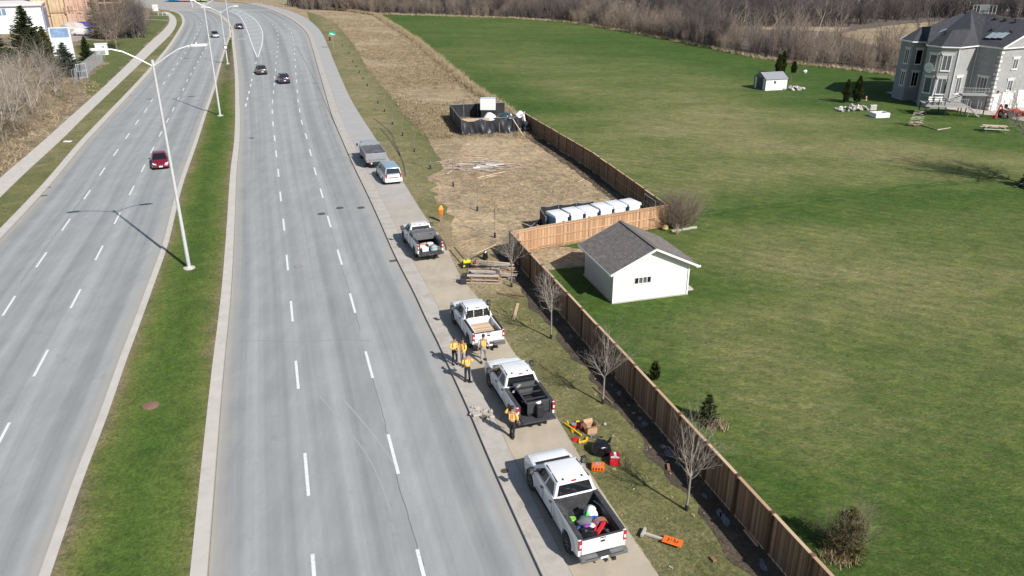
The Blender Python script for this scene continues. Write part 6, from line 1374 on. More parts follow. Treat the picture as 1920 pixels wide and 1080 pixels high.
# distinguishable trees of that wood
BT = [split_tree(200+k, 9, .20, BIG) for k in range(3)]
TT = [(1262,58,9.5,'wide dark leafless tree standing out of the thicket right of centre'),(1128,48,8,'dark two-stemmed leafless tree in the thicket left of the wide one'),(933,31,9,'broad leafless tree behind the middle of the lawn edge'),(1079,42,8.5,'slender leafless tree with a leaning stem between the lawn and far road'),(1351,90,8.5,'leafless tree above the right part of the thicket'),(1230,40,9,'leafless tree behind the wide dark one'),(880,29,8,'small leafless tree left of the broad one'),(1418,70,8,'leafless tree in front of the dark wood'),(1560,30,10,'tall leafless tree on the skyline near the house'),(1640,14,9,'leafless tree on the pale yard left of the house')]
proto = []
for i, (px,py,H,lb) in enumerate(TT):
    g = G(px,py)
    if i < 3: o = thing_tree('bare_tree', zip(('trunk','crown'), BT[i]), (bark, twig_dark), (g.x,g.y,0), lb, 'tree', 'bare trees in the far thicket'); proto.append(o)
    else: o = copy_tree(proto[i%3]); o.location = (g.x,g.y,0); tag(o, lb)
    o.rotation_euler = (0,0,i*1.9); o.scale = (H/9,)*3
bw = trim
for i, (px0,py0,H,lb) in enumerate([(1531,66,11,'tall white-barked leaning bare tree in front of the dark wood'),(1198,26,8,'short white post-like trunk left of the wide dark tree'),(1448,52,6,'fallen pale leaning trunk at the left of the white-barked tree')]):
    g = G(px0,py0); a = split_tree(300+i, H, .13, dict(BIG, trunk=.55, forks=3, kids=[8,4,2])); root = empty('pale_tree', (g.x,g.y,0), i, lb, 'tree'); 
    tri_mesh('trunk', *a[0], pcol('white_bark',(.50,.49,.47),.8), root, np.full(len(a[0][0]),.5)); tri_mesh('crown', *a[1], twig, root, np.full(len(a[1][0]),.9)); root.rotation_euler = (R(8),R([10,2,35][i]),0)
# evergreens at the very top right
conifer('far_spruce', 1791, 8, 8, 3.0, 'dark evergreen on the skyline left of the roof terrace', seed=41, dens=.6); conifer('far_spruce', 1877, 14, 8, 2.6, 'dark evergreen on the skyline right of the roof terrace', seed=42, dens=.6)

# ---- dry grass: the tall border and the yard
TU = [tuft_arr(400+k, 16, 1.0, .35, .075) for k in range(4)]; TL_ = [tuft_arr(410+k, 9, 1.0, .6, .09) for k in range(4)]
T = []; rn = random.Random(51)
bord = [Vector((*G2(p),0)) for p in [(990,238),(962,222),(935,198),(905,180),(880,162),(850,137),(815,107),(780,77),(740,51),(705,29),(660,22),(600,16)]]
for x, y in polyline_pts(bord, .07, rn, .42): T.append((x, y, 0, rn.uniform(0,6.28), rn.uniform(.8,1.3), rn.uniform(.55,1.35), rn.randrange(4), min(1,max(0,rn.gauss(.62,.22)))))
for x, y in polyline_pts(fe[:12], .35, rn, .5): T.append((x, y-.5, 0, rn.uniform(0,6.28), 1.6, rn.uniform(.5,1.0), rn.randrange(4), min(1,rn.gauss(.9,.1))))
tag(merge('tall_dry_grass', TU, T, straw_blade), 'tall straw-coloured grass along the left edge of the lawn', 'grass', kind='stuff')
T = []
field = VB[:1]+[(p[0],p[1]) for p in VB]+[G2(p) for p in [(900,470),(955,445),(1010,412),(1150,392),(1180,380),(1100,325),(1050,285),(990,245),(935,200),(880,165),(815,110),(740,54),(660,25)]]
while len(T) < 15000:
    px, py = rn.uniform(575,1180), 22+(1-rn.random()**.75)*440
    x, y = G2((px,py))
    if not in_poly(x, y, field): continue
    yard = py > 262
    if yard and rn.random() < .82: continue
    if math.sin(x*.23+1.3*math.sin(y*.11))+math.sin(y*.19+x*.07) < rn.uniform(-1.6,.6): continue
    T.append((x, y, 0, rn.uniform(0,6.28), rn.uniform(.5,1.2)*(.6 if yard else 1), rn.uniform(.15,.42)*(.4 if yard else 1), rn.randrange(4), min(1,max(0,rn.gauss(.5,.28)))))
tag(merge('dead_grass', TL_, T, straw_blade), 'flattened dead grass and weeds between the saplings and the lawn', 'grass', kind='stuff')
# lawn blades near the camera, so the turf has real relief
TG = [tuft_arr(430+k, 9, .8, 1.0, .13) for k in range(5)]; T = []
while len(T) < 30000:
    px, py = rn.uniform(1000,1960), 1085-(rn.random()**1.25)*720
    x, y = G2((px,py))
    if not in_poly(x, y, LAWN) or x < F1(y)+.3 and y < 57: continue
    l = lush_at(x,y); T.append((x, y, 0, rn.uniform(0,6.28), rn.uniform(.06,.17)*(.6+y/60), rn.uniform(.025,.06)*(.7+y/120), rn.randrange(5), min(1,max(0,rn.gauss(1.22-l,.22)))))
tag(merge('lawn_grass_blades', TG, T, grass_blade), 'uneven grass blades of the wide lawn', 'grass', kind='stuff')
T = []
while len(T) < 9000:
    px, py = rn.uniform(640,1500), rn.uniform(250,1090); x, y = G2((px,py))
    if not in_poly(x, y, vg_poly) or x > F1(y)-1.6: continue
    T.append((x, y, 0, rn.uniform(0,6.28), rn.uniform(.05,.12)*(.6+y/60), rn.uniform(.03,.08), rn.randrange(5), min(1,max(0,rn.gauss(.68,.2)))))
tag(merge('verge_grass_blades', TG, T, grass_blade), 'short patchy grass blades of the verge', 'grass', kind='stuff')
T = []; c0_, c1_ = resample(mA, 400), resample(mB, 400)
while len(T) < 9000:
    k = int((rn.random()**1.6)*250); u = min(.97,max(.03,rn.gauss(.5,.24))); p = c0_[k].lerp(c1_[k], u); p = p+Vector((rn.gauss(0,.05),rn.gauss(0,.3),0)); ed = abs(u-.52)*2
    T.append((p.x, p.y, 0, rn.uniform(0,6.28), rn.uniform(.05,.13)*(.6+p.y/60), rn.uniform(.03,.08), rn.randrange(5), min(1,max(0,rn.gauss(.12+.75*ed**2,.13)))))
tag(merge('median_grass_blades', TG, T, grass_blade), 'bright green grass blades on the median', 'grass', kind='stuff')

# ---- left side: brush, bare trees, conifers
T = []; rn = random.Random(61); brush_px = [(-60,345),(0,296),(40,268),(85,235),(125,200),(150,172),(128,150),(95,140),(60,128),(0,118),(-60,120)]
while len(T) < 150:
    px, py = rn.uniform(-60,150), rn.uniform(118,340)
    if not in_poly(px, py, brush_px): continue
    edge = max(0, (py-120)/170); dd = (px*.95+ (py-120))/ (300)
    h = max(.6, rn.gauss(2.9-2.4*max(0,dd-.40)*1.9, .7)); x, y = G2((px,py)); T.append((x, y, 0, rn.uniform(0,6.28), h*rn.uniform(.8,1.15), h, rn.randrange(6), min(1,max(0,rn.gauss(.72,.22)))))
tag(merge('roadside_brush', [shrub_arr(170+k, 1.0, 7, [5,3], r=.017, spread=.75) for k in range(6)], T, brush_twig), 'pale leafless brush left of the sidewalk', 'brush', kind='stuff')
for i, (px,py,H,lb) in enumerate([(5,262,9.5,'leftmost tall bare tree at the photo edge above the brush'),(28,245,8.5,'second bare tree from the left edge in the brush'),(62,215,8,'bare tree in the middle of the roadside brush'),(88,160,7.5,'bare tree standing just left of the blue spruce'),(40,180,8,'bare tree in the brush below the big spruce'),(105,178,5,'dark crooked bare tree leaning over the brush near the chain fence')]):
    g = G(px,py); a = split_tree(500+i, H*.92, .19, dict(BIG, trunk=.18, forks=6, low=.4, kids=[9,5,3])); thing_tree('bare_tree', zip(('trunk','crown'), a), (bark_pale, pale_twig), (g.x,g.y,0), lb, 'tree', 'bare trees in the roadside brush')
T = []
for k in range(1500):
    px, py = rn.uniform(-40,235), rn.uniform(120,330); x, y = G2((px,py))
    if not in_poly(px, py, [(-60,360),(0,330),(75,268),(150,200),(195,160),(160,150),(100,150),(0,200),(-60,240)]): continue
    T.append((x, y, 0, rn.uniform(0,6.28), rn.uniform(.6,1.4), rn.uniform(.2,.6), rn.randrange(4), min(1,max(0,rn.gauss(.6,.22)))))
tag(merge('roadside_dead_grass', TL_, T, straw_blade), 'matted dead grass between brush and sidewalk', 'grass', kind='stuff')
conifer('spruce', 63, 124, 11.8, 5.6, 'tallest dark spruce in front of the white building', seed=51, dens=.9); conifer('spruce', -2, 126, 8.5, 4.6, 'partly cut off spruce at the left edge of the photo', rusty_leaf if 0 else needle, seed=52, dens=.7)
conifer('blue_spruce', 129, 143, 6.2, 3.6, 'blue-grey spruce in front of the white billboard', needle_blue, seed=53, dens=.75); conifer('spruce', 165, 113, 5.0, 1.9, 'small dark conical spruce right of the billboard', seed=54, dens=.8)
conifer('spruce', 92, 118, 7.5, 3.4, 'olive spruce between the tallest spruce and the billboard', rusty_leaf, seed=56, dens=.7); conifer('thin_spruce', 184, 72, 12.0, 3.0, 'thin ragged spruce in front of the timber building', rusty_leaf, seed=55, dens=.45)
for i, (px,py,H,lb) in enumerate([(219,92,11,'bare tree with thick forked stem on the left lawn'),(240,70,9.5,'bare tree right behind the fork-stemmed one'),(262,66,8.5,'dense purplish bare tree nearest the sidewalk bend'),(200,75,9,'bare tree between the thin spruce and the forked tree'),(252,58,8,'rear bare tree of the clump by the sidewalk')]):
    g = G(px,py); a = split_tree(520+i, H, .18, dict(BIG, trunk=.15, forks=9, low=.3, kids=[12,8,5])); thing_tree('bare_tree', zip(('trunk','crown'), a), (bark, twig_dark if i else twig), (g.x,g.y,0), lb, 'tree', 'bare trees on the left lawn')
T = []
for k in range(26): px, py = rn.uniform(226,276), rn.uniform(52,72); x, y = G2((px,py)); h = rn.uniform(4.5,7.5); T.append((x,y,0,rn.uniform(0,6.28),h*.8,h,rn.randrange(4),rn.uniform(.3,.9)))
tag(merge('purplish_thicket', SF, T, twig_dark), 'dense purplish bare thicket left of the sidewalk bend', 'thicket', kind='stuff')
# ------------------------------------------------------------------ the big grey house
def stone_mat(name, col):
    m, nt, b, vec = newmat(name); br = nt.nodes.new('ShaderNodeTexBrick'); 
    sp = nt.nodes.new('ShaderNodeSeparateXYZ'); nt.links.new(vec, sp.inputs[0]); cb = nt.nodes.new('ShaderNodeCombineXYZ'); nt.links.new(mth(nt,'ADD',sp.outputs[0],mth(nt,'MULTIPLY',sp.outputs[1],.7)), cb.inputs[0]); nt.links.new(sp.outputs[2], cb.inputs[1])
    nt.links.new(cb.outputs[0], br.inputs['Vector']); br.inputs['Scale'].default_value = 1; br.inputs['Brick Width'].default_value = .6; br.inputs['Row Height'].default_value = .3; br.inputs['Mortar Size'].default_value = .012
    br.inputs['Color1'].default_value = (*[c*.93 for c in col],1); br.inputs['Color2'].default_value = (*[c*1.05 for c in col],1); br.inputs['Mortar'].default_value = (*[c*.8 for c in col],1)
    n = noise(nt, vec, .8, 4); cc = mixc(nt, br.outputs[0], ramp(nt, [(.3,(.92,.92,.92)),(.7,(1.06,1.06,1.06))], n), 1, 'MULTIPLY'); nt.links.new(cc, b.inputs['Base Color']); b.inputs['Roughness'].default_value = .9; return m
hstone = stone_mat('grey_stone', (.325,.328,.325)); quoin = pcol('pale_stone', (.66,.64,.61), .85); gg = MATS['grey_glass']
house = empty('house', (66,120,0), 0, 'large grey stone house with dark hipped roof and a rear deck', 'house'); HO = Vector((66,120,0))
E_ = [(60.0,126.3),(60.5,123.0),(62.5,123.0),(60.5,118.7),(61.6,116.5),(64.0,115.8),(67.8,118.1),(69.35,114.6)]
gx = (.912,.41); Hc = (69.35+gx[0]*14, 114.6+gx[1]*14); bk = (-.41*.9+.0,.912)
eave = E_+[Hc,(Hc[0]-5.2,Hc[1]+12),(72,134.5),(64,132.5)]
cx = sum(p[0] for p in eave)/len(eave); cy = sum(p[1] for p in eave)/len(eave)
def inset(poly, d):
    out = []; n = len(poly); ar = sum(poly[i][0]*poly[(i+1)%n][1]-poly[(i+1)%n][0]*poly[i][1] for i in range(n)); sg_ = 1 if ar > 0 else -1
    for i in range(n):
        p0, p, p1 = Vector(poly[i-1]), Vector(poly[i]), Vector(poly[(i+1)%n]); a = (p-p0).normalized(); b_ = (p1-p).normalized(); n0 = Vector((-a.y,a.x))*sg_; n1 = Vector((-b_.y,b_.x))*sg_; m = (n0+n1); m = m/max(.35, m.length_squared/2)/1.0; out.append((p.x+m.x*d, p.y+m.y*d))
    return out
wl = inset(eave, .32); ZE = 8.8
B().prism_z([(x-HO.x,y-HO.y) for x,y in wl], 0, ZE-.12).build('wall', hstone, house)
def wall_hit(i, px, py):            # where the sight line meets wall i (used once, to read positions off the photograph)
    a, b_ = Vector((*wl[i],0)), Vector((*wl[(i+1)%len(wl)],0)); d = (b_-a); n = Vector((d.y,-d.x,0)).normalized(); r_ = ray(px,py); o = Vector((0,0,CH)); t = (a-o).dot(n)/r_.dot(n); h = o+r_*t; return (h-a).dot(d.normalized()), h.z
def wframe(i): a, b_ = Vector((*wl[i],0)), Vector((*wl[(i+1)%len(wl)],0)); d = (b_-a).normalized(); n = Vector((d.y,-d.x,0)); n = n if n.dot(Vector((cx,cy,0))-a) < 0 else -n; return a, d, n
def window(i, px, py, w_, h_, panes=2, header=True, door=False, snap=None):
    t, z = wall_hit(i, px, py); a, d, n = wframe(i); az = math.atan2(d.y, d.x); c = a+d*t-HO; z = snap if snap is not None else z
    M = lambda off, up, dz=0: Vector((c.x+n.x*off, c.y+n.y*off, z+up))
    f = B()
    for s in (-1,1): f.box(M(.03,0)+d*s*(w_/2),(.09,.10,h_+.1),az); f.box(M(.03,s*h_/2),(w_-.092,.098,.09),az)
    for k in range(1, panes): f.box(M(.035,0)+d*(-w_/2+w_*k/panes),(.06,.08,h_-.1),az)
    fo = f.build('window', trim, house); B().box(M(.015,0),(w_-.09,.03,h_-.09),az).build('pane', gg if not door else trim, fo)
    if header:
        B().box(M(.05,h_/2+.17),(w_+.45,.14,.24),az).box(M(.07,h_/2+.31),(w_+.62,.18,.06),az).build('lintel', quoin, fo); B().box(M(.06,-h_/2-.09),(w_+.2,.16,.09),az).build('sill', quoin, fo)
U1, U2 = 6.55, 3.25
for i, px, py, zz, w_, h_, pn in ((0,1702,98,U1,.95,2.1,2),(0,1694,139,U2,.95,2.1,2),(1,1724,100,U1,.95,2.1,1),(1,1716,141,U2,.95,2.1,2),(3,1751,109,U1,1.15,2.1,1),(3,1741,152,U2,1.15,2.2,1),(4,1776,111,U1,1.15,2.1,2),(4,1766,154,U2,1.15,2.2,2),(5,1797,152,U2+.05,1.3,2.3,2),(6,1842,154,U2+.1,1.5,2.3,3),(7,1906,108,U1-.1,1.1,1.4,2),(7,1895,150,U2+.2,1.1,1.4,2)):
    window(i, px, py, w_, h_, pn, snap=zz)
# garage doors and side door on the sunlit wall
a, d, n = wframe(7); az = math.atan2(d.y,d.x)
for t, w_, h_ in ((1.1,1.0,2.1),(3.6,2.5,2.3),(7.0,2.5,2.3),(10.2,2.5,2.3)):
    c = a+d*t+n*.02-HO; o = B().box((c.x,c.y,h_/2),(w_,.06,h_),az).build('garage_door' if w_>2 else 'door', trim, house)
    for k in range(1,4): cc = c+n*.035; B().box((cc.x,cc.y,h_*k/4),(w_-.1,.012,.03),az).build('door_seam', MATS['grey_decal'], o)
    cc = a+d*t+n*.045-HO; B().box((cc.x,cc.y,h_+.14),(w_+.3,.10,.24),az).build('lintel', quoin, house)
    if w_>2 or 1: cc = a+d*(t+.0)+n*.12-HO; B().box((cc.x,cc.y,h_+.55),(.14,.18,.3),az).build('wall_lamp', black_plastic, house)
for k in range(14):     # quoins at the lit corner
    w_ = .55 if k%2 else .30; c = a+d*(w_/2-.06)+n*.03-HO; B().box((c.x,c.y,.35+k*.6),(w_,.1,.34),az).build('quoin', quoin, house)
    a6, d6, n6 = wframe(6); b6 = Vector((*wl[7],0)); w2 = .30 if k%2 else .50; c = b6-d6*(w2/2-.03)+n6*.03-HO; B().box((c.x,c.y,.35+k*.6),(w2,.09,.335),math.atan2(d6.y,d6.x)).build('quoin', quoin, house)
# eaves: soffit slab and white fascia
B().prism_z([(x-HO.x,y-HO.y) for x,y in inset(eave,.02)], ZE-.14, ZE-.04).build('soffit', trim, house)
fb = B()
for i in range(len(eave)): p, q = eave[i], eave[(i+1)%len(eave)]; fb.beam((p[0]-HO.x,p[1]-HO.y,ZE-.03),(q[0]-HO.x,q[1]-HO.y,ZE-.03),.09,.16)
fb.build('fascia', trim, house)
# downpipes
for i, t in ((4,2.3),(6,.1)):
    a_, d_, n_ = wframe(i); c = a_+d_*t+n_*.06-HO; B().cyl((c.x,c.y,.1),(c.x,c.y,ZE-.2),.06,.06,8).build('downpipe', trim, house)
# roof: corners fixed in space from the lines of the photograph
def up3(px,py,z): q = G(px,py,z); return Vector((q.x,q.y,z))-HO
ev = [Vector((x,y,ZE))-HO for x,y in eave]
TA = up3(1729,50,10.6); A1 = up3(1821,17.6,13.0); V1 = up3(1850,31,12.2); Bp = up3(1786,56,11.0); Kp = up3(1820,53,11.25); Lp = up3(1746,49,10.9)
V2 = V1+Vector((.4,-.912,0))*((V1-ev[7]).dot(Vector((-.4,.912,0)))-.0); 
A2 = A1+Vector((5,2.5,0)); bk1, bk2, bk3 = ev[9], ev[10], ev[11]
def rf(P): 
    P = [Vector(p) for p in P]; nr = (P[1]-P[0]).cross(P[2]-P[0]).normalized(); nr = nr if nr.z > 0 else -nr
    roof_plane('roof', P, dshingle, house, t=.06)
rf([ev[0],ev[1],TA]); rf([ev[1],ev[2],TA]); rf([ev[2],Lp,TA]); rf([ev[11],ev[0],TA]); rf([ev[11],TA,Lp])
rf([ev[2],ev[3],Lp]); rf([ev[3],ev[4],Bp]); rf([ev[3],Bp,Kp]); rf([ev[3],Kp,A1]); rf([ev[3],A1,Lp]); rf([ev[4],ev[5],Bp]); rf([ev[5],ev[6],Kp]); rf([ev[5],Kp,Bp]); rf([ev[6],V1,A1]); rf([ev[6],A1,Kp])
half = 8.6; gm = ev[7]+Vector((gx[0]*half,gx[1]*half,12.2-ZE)); g2 = ev[7]+Vector((gx[0]*2*half,gx[1]*2*half,0))
rf([ev[7],gm,V1]); rf([ev[7],V1,ev[6]]); rf([gm,g2,Vector((g2.x-5,g2.y+11,0))+Vector((0,0,0)) if 0 else Vector((g2.x-5,g2.y+11,g2.z))]); rf([gm,Vector((g2.x-5,g2.y+11,g2.z)),V1]); rf([V1,A1,Vector((g2.x-5,g2.y+11,g2.z))])
rf([A1,ev[10],Vector((g2.x-5,g2.y+11,g2.z))]); rf([A1,ev[11],ev[10]]); rf([A1,Lp,ev[11]])
B().add([ev[7]+Vector((.3,.1,-.1)),gm+Vector((0,0,-.25)),g2+Vector((-.3,-.1,-.1)),ev[7]+Vector((.1,.5,-.1)),gm+Vector((-.16,.4,-.25)),g2+Vector((-.5,.3,-.1))],[(0,1,2),(5,4,3),(0,3,4,1),(1,4,5,2),(2,5,3,0)]).build('gable_wall', hstone, house)
B().beam(ev[7]+Vector((0,0,0)),gm,.10,.22).beam(gm,g2,.10,.22).build('bargeboard', trim, house)
# skylights and vents lying on the slopes
def on_plane(P, px, py): a, b_, c = P; n = (b_-a).cross(c-a).normalized(); r_ = ray(px,py); o = Vector((0,0,CH))-HO; t = (a-o).dot(n)/r_.dot(n); return o+r_*t, (n if n.z>0 else -n)
PW = (ev[3],Kp,A1); PG = (ev[7],V1,ev[6])
def skylight(P, px, py, w_, h_):
    c, n = on_plane(P, px, py); e = Vector((0,0,1)).cross(n).normalized(); u = n.cross(e); M = Matrix((e,u,n)).transposed().to_4x4(); M.translation = c+n*.12
    o = B().box((0,0,0),(w_+.15,h_+.15,.14)).build('skylight', black_plastic, house); o.matrix_basis = M; B().box((0,0,.08),(w_,h_,.02)).build('skylight_pane', pcol('sky_glass',(.35,.42,.44),.08), o)
skylight(PW, 1764, 61, .9, 1.7)
for px in (1859,1870,1881.5): skylight(PG, px, 68.5, .85, 1.6)
for P, px, py in ((PG,1867,36),(PG,1886,37.5),(PG,1906,39),(PG,1861,57),(PG,1897,60),(PW,1812,25),(PW,1775,63)):
    c, n = on_plane(P, px, py); B().box((c.x,c.y,c.z+.1),(.45,.45,.22)).build('roof_vent', black_plastic, house)
# roof terrace with white railing and chairs on the ridge
rt = up3(1843,31,11.6); tr_ = B(); tw_ = 2.6
for s in (-1,1):
    for k in range(3): tr_.box((rt.x+s*tw_/2,rt.y-1+k,rt.z+1.0),(.07,.07,1.5))
    tr_.beam((rt.x+s*tw_/2,rt.y-1,rt.z+1.7),(rt.x+s*tw_/2,rt.y+1,rt.z+1.7),.08,.06)
for z in (.6,1.1,1.7): tr_.beam((rt.x-tw_/2,rt.y+1,rt.z+z),(rt.x+tw_/2,rt.y+1,rt.z+z),.07,.05); tr_.beam((rt.x-tw_/2,rt.y-1,rt.z+z),(rt.x+tw_/2,rt.y-1,rt.z+z),.05,.04) if z == .6 else None
tr_.build('terrace_railing', galv, house); B().box((rt.x,rt.y,rt.z+.1),(2.9,2.3,.5)).build('terrace_platform', black_plastic, house); B().box((rt.x+.2,rt.y+.4,rt.z+1.3),(1.5,.08,.8)).build('terrace_screen', MATS['grey_cloth'], house)
# dishes
for px, py, r_, m, i in ((1748,126,.75,trim,3),(1724,166,.6,MATS['grey_decal'],1)):
    t, z = wall_hit(i, px, py); a_, d_, n_ = wframe(i); c = a_+d_*t+n_*.55; o = empty('satellite_dish', (c.x,c.y,z), math.atan2(d_.y,d_.x), ('round white satellite dish between the upper and lower windows' if i==3 else 'round grey satellite dish low on the shaded wall'), 'satellite dish')
    b = B(); b.lathe([(r_,.18),(r_*.7,.06),(r_*.3,.01),(.02,0),(.02,-.03),(r_*.3,-.02),(r_*.7,.03),(r_,.15)], n=20); q = b.build('dish', m, o, smooth=True); q.rotation_euler = (R(100),0,0); B().cyl((0,.05,0),(0,.45,-.3),.03,.03,6).build('bracket', galv, o); B().cyl((0,-.05,-.1),(0,-.55,.15),.015,.015,6).build('feed_arm', black_plastic, o)
# patio, apron and rear deck
structure(poly_sheet('patio', [G2(p) for p in [(1728,190),(1745,197),(1780,205),(1815,211),(1860,217),(1925,228),(1990,235),(1990,190),(1850,180),(1740,170)]], .016, pcol('patio_stone',(.46,.40,.35),.9)))
structure(poly_sheet('apron', [G2(p) for p in [(1660,173),(1675,171),(1740,186),(1740,196),(1728,196),(1700,186)]], .014, concrete))
dk = empty('deck', (*G2((1776,196),1.7),0), R(-10), 'raised rear deck with dark railing and stairs in front of the bay', 'deck'); dm = pcol('deck_grey',(.38,.37,.36),.8)
for k in range(22): B().box((-2.6+k*.25,1.6,1.55),(.235,3.2,.05)).build('deck_board', dm, dk)
for x in (-2.6,0,2.6):
    for y in (.1,3.0): B().box((x,y,.76),(.12,.12,1.5)).build('post', black_plastic, dk)
B().box((0,.0,1.44),(5.5,.07,.22)).build('fascia', dm, dk)
rl = B()
for z in (1.9,2.2,2.5): rl.beam((-2.7,.02,z),(-.2,.02,z),.06,.07)
for z in (1.9,2.2,2.5): rl.beam((-2.7,.02,z),(-2.7,3.1,z),.06,.07)
for x in (-2.7,-1.9,-1.1,-.3): rl.box((x,.0,2.05),(.10,.10,1.0))
rl.build('dark_railing', black_plastic, dk)
rl = B(); rl.beam((-.2,.02,2.5),(2.8,.02,2.5),.06,.06)
for k in range(12): rl.box((-.1+k*.25,.02,2.05),(.03,.03,.9))
rl.build('grey_railing', galv, dk)
B().box((4.1,2.8,2.75),(3.4,1.6,.12)).build('upper_landing', dm, dk)
ur = B()
for z in (3.3,3.75): ur.beam((2.4,2.0,z),(5.8,2.0,z),.06,.06)
for k in range(9): ur.box((2.4+k*.42,2.0,3.28),(.04,.04,.95))
ur.beam((2.4,2.0,3.75),(.9,2.0,2.5),.06,.06); ur.build('landing_railing', galv, dk)
for k in range(6): B().box((2.5-k*.26,2.8,2.6-k*.19),(.28,1.3,.05)).build('step', dm, dk)
for k in range(7): B().box((3.1+k*.22,.6,1.35-k*.2),(.26,1.1,.05)).build('step', dm, dk)
for x in (3.0,4.4): B().box((x,.05,1.2),(.06,.06,2.2)).box((x,1.15,1.2),(.06,.06,2.2)).build('stair_post', galv, dk)
for x in (2.7,5.7): B().box((x,2.1,1.36),(.12,.12,2.7)).build('post', black_plastic, dk)
g = at(dk,-.3,1.4,1.6); u1 = empty('closed_parasol', g, 0, 'tall closed dark parasol standing on the rear deck', 'parasol'); B().cyl((0,0,0),(0.15,0,3.9),.04,.04,8).build('pole', black_plastic, u1); B().cyl((.03,0,1.4),(.14,0,3.8),.13,.05,8).build('folded_canopy', black_plastic, u1)
g = at(dk,-1.7,1.8,1.6); u2 = empty('closed_parasol', g, 0, 'closed pale parasol left of the dark one on the rear deck', 'parasol'); B().cyl((0,0,0),(.35,0,3.2),.05,.05,8).build('pole', trim, u2); B().cyl((.1,0,1.0),(.33,0,3.1),.10,.05,8).build('folded_canopy', trim, u2)
for k,(x,y) in enumerate(((-2.0,.8),(-1.2,.7),(-.6,1.0))): tag(put(B().box((0,0,.4),(.5,.5,.08)).box((0,.22,.7),(.5,.06,.55)).box((-.22,0,.2),(.05,.4,.4)).box((.22,0,.2),(.05,.4,.4)).build('deck_chair', trim, None), dk, x, y, 1.58, .1), ['leftmost','middle','right'][k]+' white chair behind the dark deck railing', 'chair')
# red tractor on the drive
tt = empty('tractor', (*G2((1884,221)),0), R(-64), 'small red tractor with raised rear arm parked before the garage doors', 'tractor'); rp = pcol('tractor_red',(.42,.03,.025),.4)
B().prism_x([(.3,.55),(.3,1.05),(1.7,1.15),(2.5,1.0),(2.6,.55)],-.38,.38).build('bonnet', rp, tt, bevel=.06, smooth=True); B().box((0,.2,.9),(.7,.9,.35)).build('fender', rp, tt, bevel=.05)
for s in (-1,1): wheel(tt, s*.65, 0, .58, .36, rim_metal); wheel(tt, s*.55, 2.0, .36, .24, rim_metal)
B().box((0,-.1,1.35),(.5,.45,.12)).box((0,-.35,1.65),(.5,.1,.55)).build('seat', black_plastic, tt, bevel=.03)
for s in (-1,1): B().cyl((s*.4,-.35,1.2),(s*.4,-.35,2.5),.03,.03,6).build('roll_bar', black_plastic, tt)
B().beam((0,-.6,.8),(0,-1.5,2.0),.16,.18).beam((0,-1.5,2.0),(0,-2.2,.5),.14,.16).build('rear_arm', rp, tt, bevel=.02); B().box((0,-2.25,.35),(.4,.4,.45)).build('bucket', rp, tt, bevel=.04)
B().beam((-.4,1.6,.6),(-.4,3.1,.4),.1,.12).beam((.4,1.6,.6),(.4,3.1,.4),.1,.12).build('loader_arm', rp, tt); B().prism_x([(3.0,.1),(3.0,.7),(3.2,.75),(3.6,.15),(3.5,.08)],-.75,.75).build('loader_bucket', rp, tt)
# ------------------------------------------------------------------ garden pieces on the lawn
shd = empty('plastic_shed', (*G2((1434.5,170)),0), math.atan2(1.06,3.89), 'small white shed with a grey roof at the far side of the lawn', 'shed'); SW, SD, SE, SR = 4.0, 3.6, 1.85, 2.75
pw = pcol('shed_white',(.78,.78,.77),.5); pg = pcol('shed_grey',(.20,.205,.23),.6)
B().box((SW/2,SD/2,SE/2),(SW,SD,SE)).build('wall', pw, shd); B().add([(0,0,SE),(0,SD,SE),(0,SD/2,SR-.06),(SW,0,SE),(SW,SD,SE),(SW,SD/2,SR-.06)],[(0,1,2),(5,4,3),(0,2,5,3),(2,1,4,5),(1,0,3,4)]).build('gable', pg, shd)
for s in (0,1): y = -.15 if s==0 else SD+.15; roof_plane('roof', [(-.12,y,SE-.05),(SW+.12,y,SE-.05),(SW+.12,SD/2,SR),(-.12,SD/2,SR)], pcol('shed_roof',(.27,.275,.31),.6), shd, t=.05)
B().box((-.03,SD/2,1.0),(.05,1.9,1.9)).build('door', pcol('shed_door',(.05,.055,.07),.5), shd); B().box((-.04,.12,.95),(.07,.28,1.85)).box((-.04,SD-.12,.95),(.07,.28,1.85)).build('corner_panel', pg, shd)
w_ = B().box((SW*.42,-.02,1.3),(.42,.04,.42)).build('window', pg, shd); B().box((SW*.42,-.045,1.3),(.34,.01,.34)).build('pane', gg, w_); B().box((SW/2,-.02,.08),(SW+.05,.06,.16)).build('sill', pw, shd)
def rocks(px, py, n, w_, d_, h_, label, seed):
    g = G(px,py); r_ = empty('rock_garden', (g.x,g.y,0), .2, label, 'rock garden'); rn = random.Random(seed)
    ms = [pcol('limestone',(.52,.49,.45),.9), pcol('limestone_grey',(.36,.35,.34),.9)]
    for k in range(n):
        x, y = rn.uniform(-w_/2,w_/2), rn.uniform(-d_/2,d_/2); q = max(0,1-(2*x/w_)**2); s = rn.uniform(.16,.36); B().blob((x,y,h_*q*rn.random()*max(0,1-(2*y/d_)**2)+.12),(s,s*.8,s*.7),k,.22,1).build('rock', ms[k%2], r_)
    return r_
rg1 = rocks(1598,206,60,5.0,2.2,.7,'rock garden of pale boulders with two cedars in front of the house',2); rocks(1489,168,34,3.6,1.8,.6,'low heap of pale rocks right of the plastic shed',3)
for k in range(4): B().box((2.7,-.9,.12+k*.2),(1.0,.35,.16)).build('wall_stone', MATS['limestone'], rg1)
g = G(1622,196); tag(B().lathe([(.18,0),(.10,.3),(.14,.5),(.03,.7)], n=10).build('clay_ornament', pcol('clay',(.50,.28,.20),.8), None, loc=(g.x,g.y,.6), smooth=True), 'small clay ornament at the right end of the rock garden', 'ornament')
fp = empty('stone_planter', (*G2((1648,219)),0), R(12), 'low white box-shaped planter with an open top beside the rock garden', 'planter')
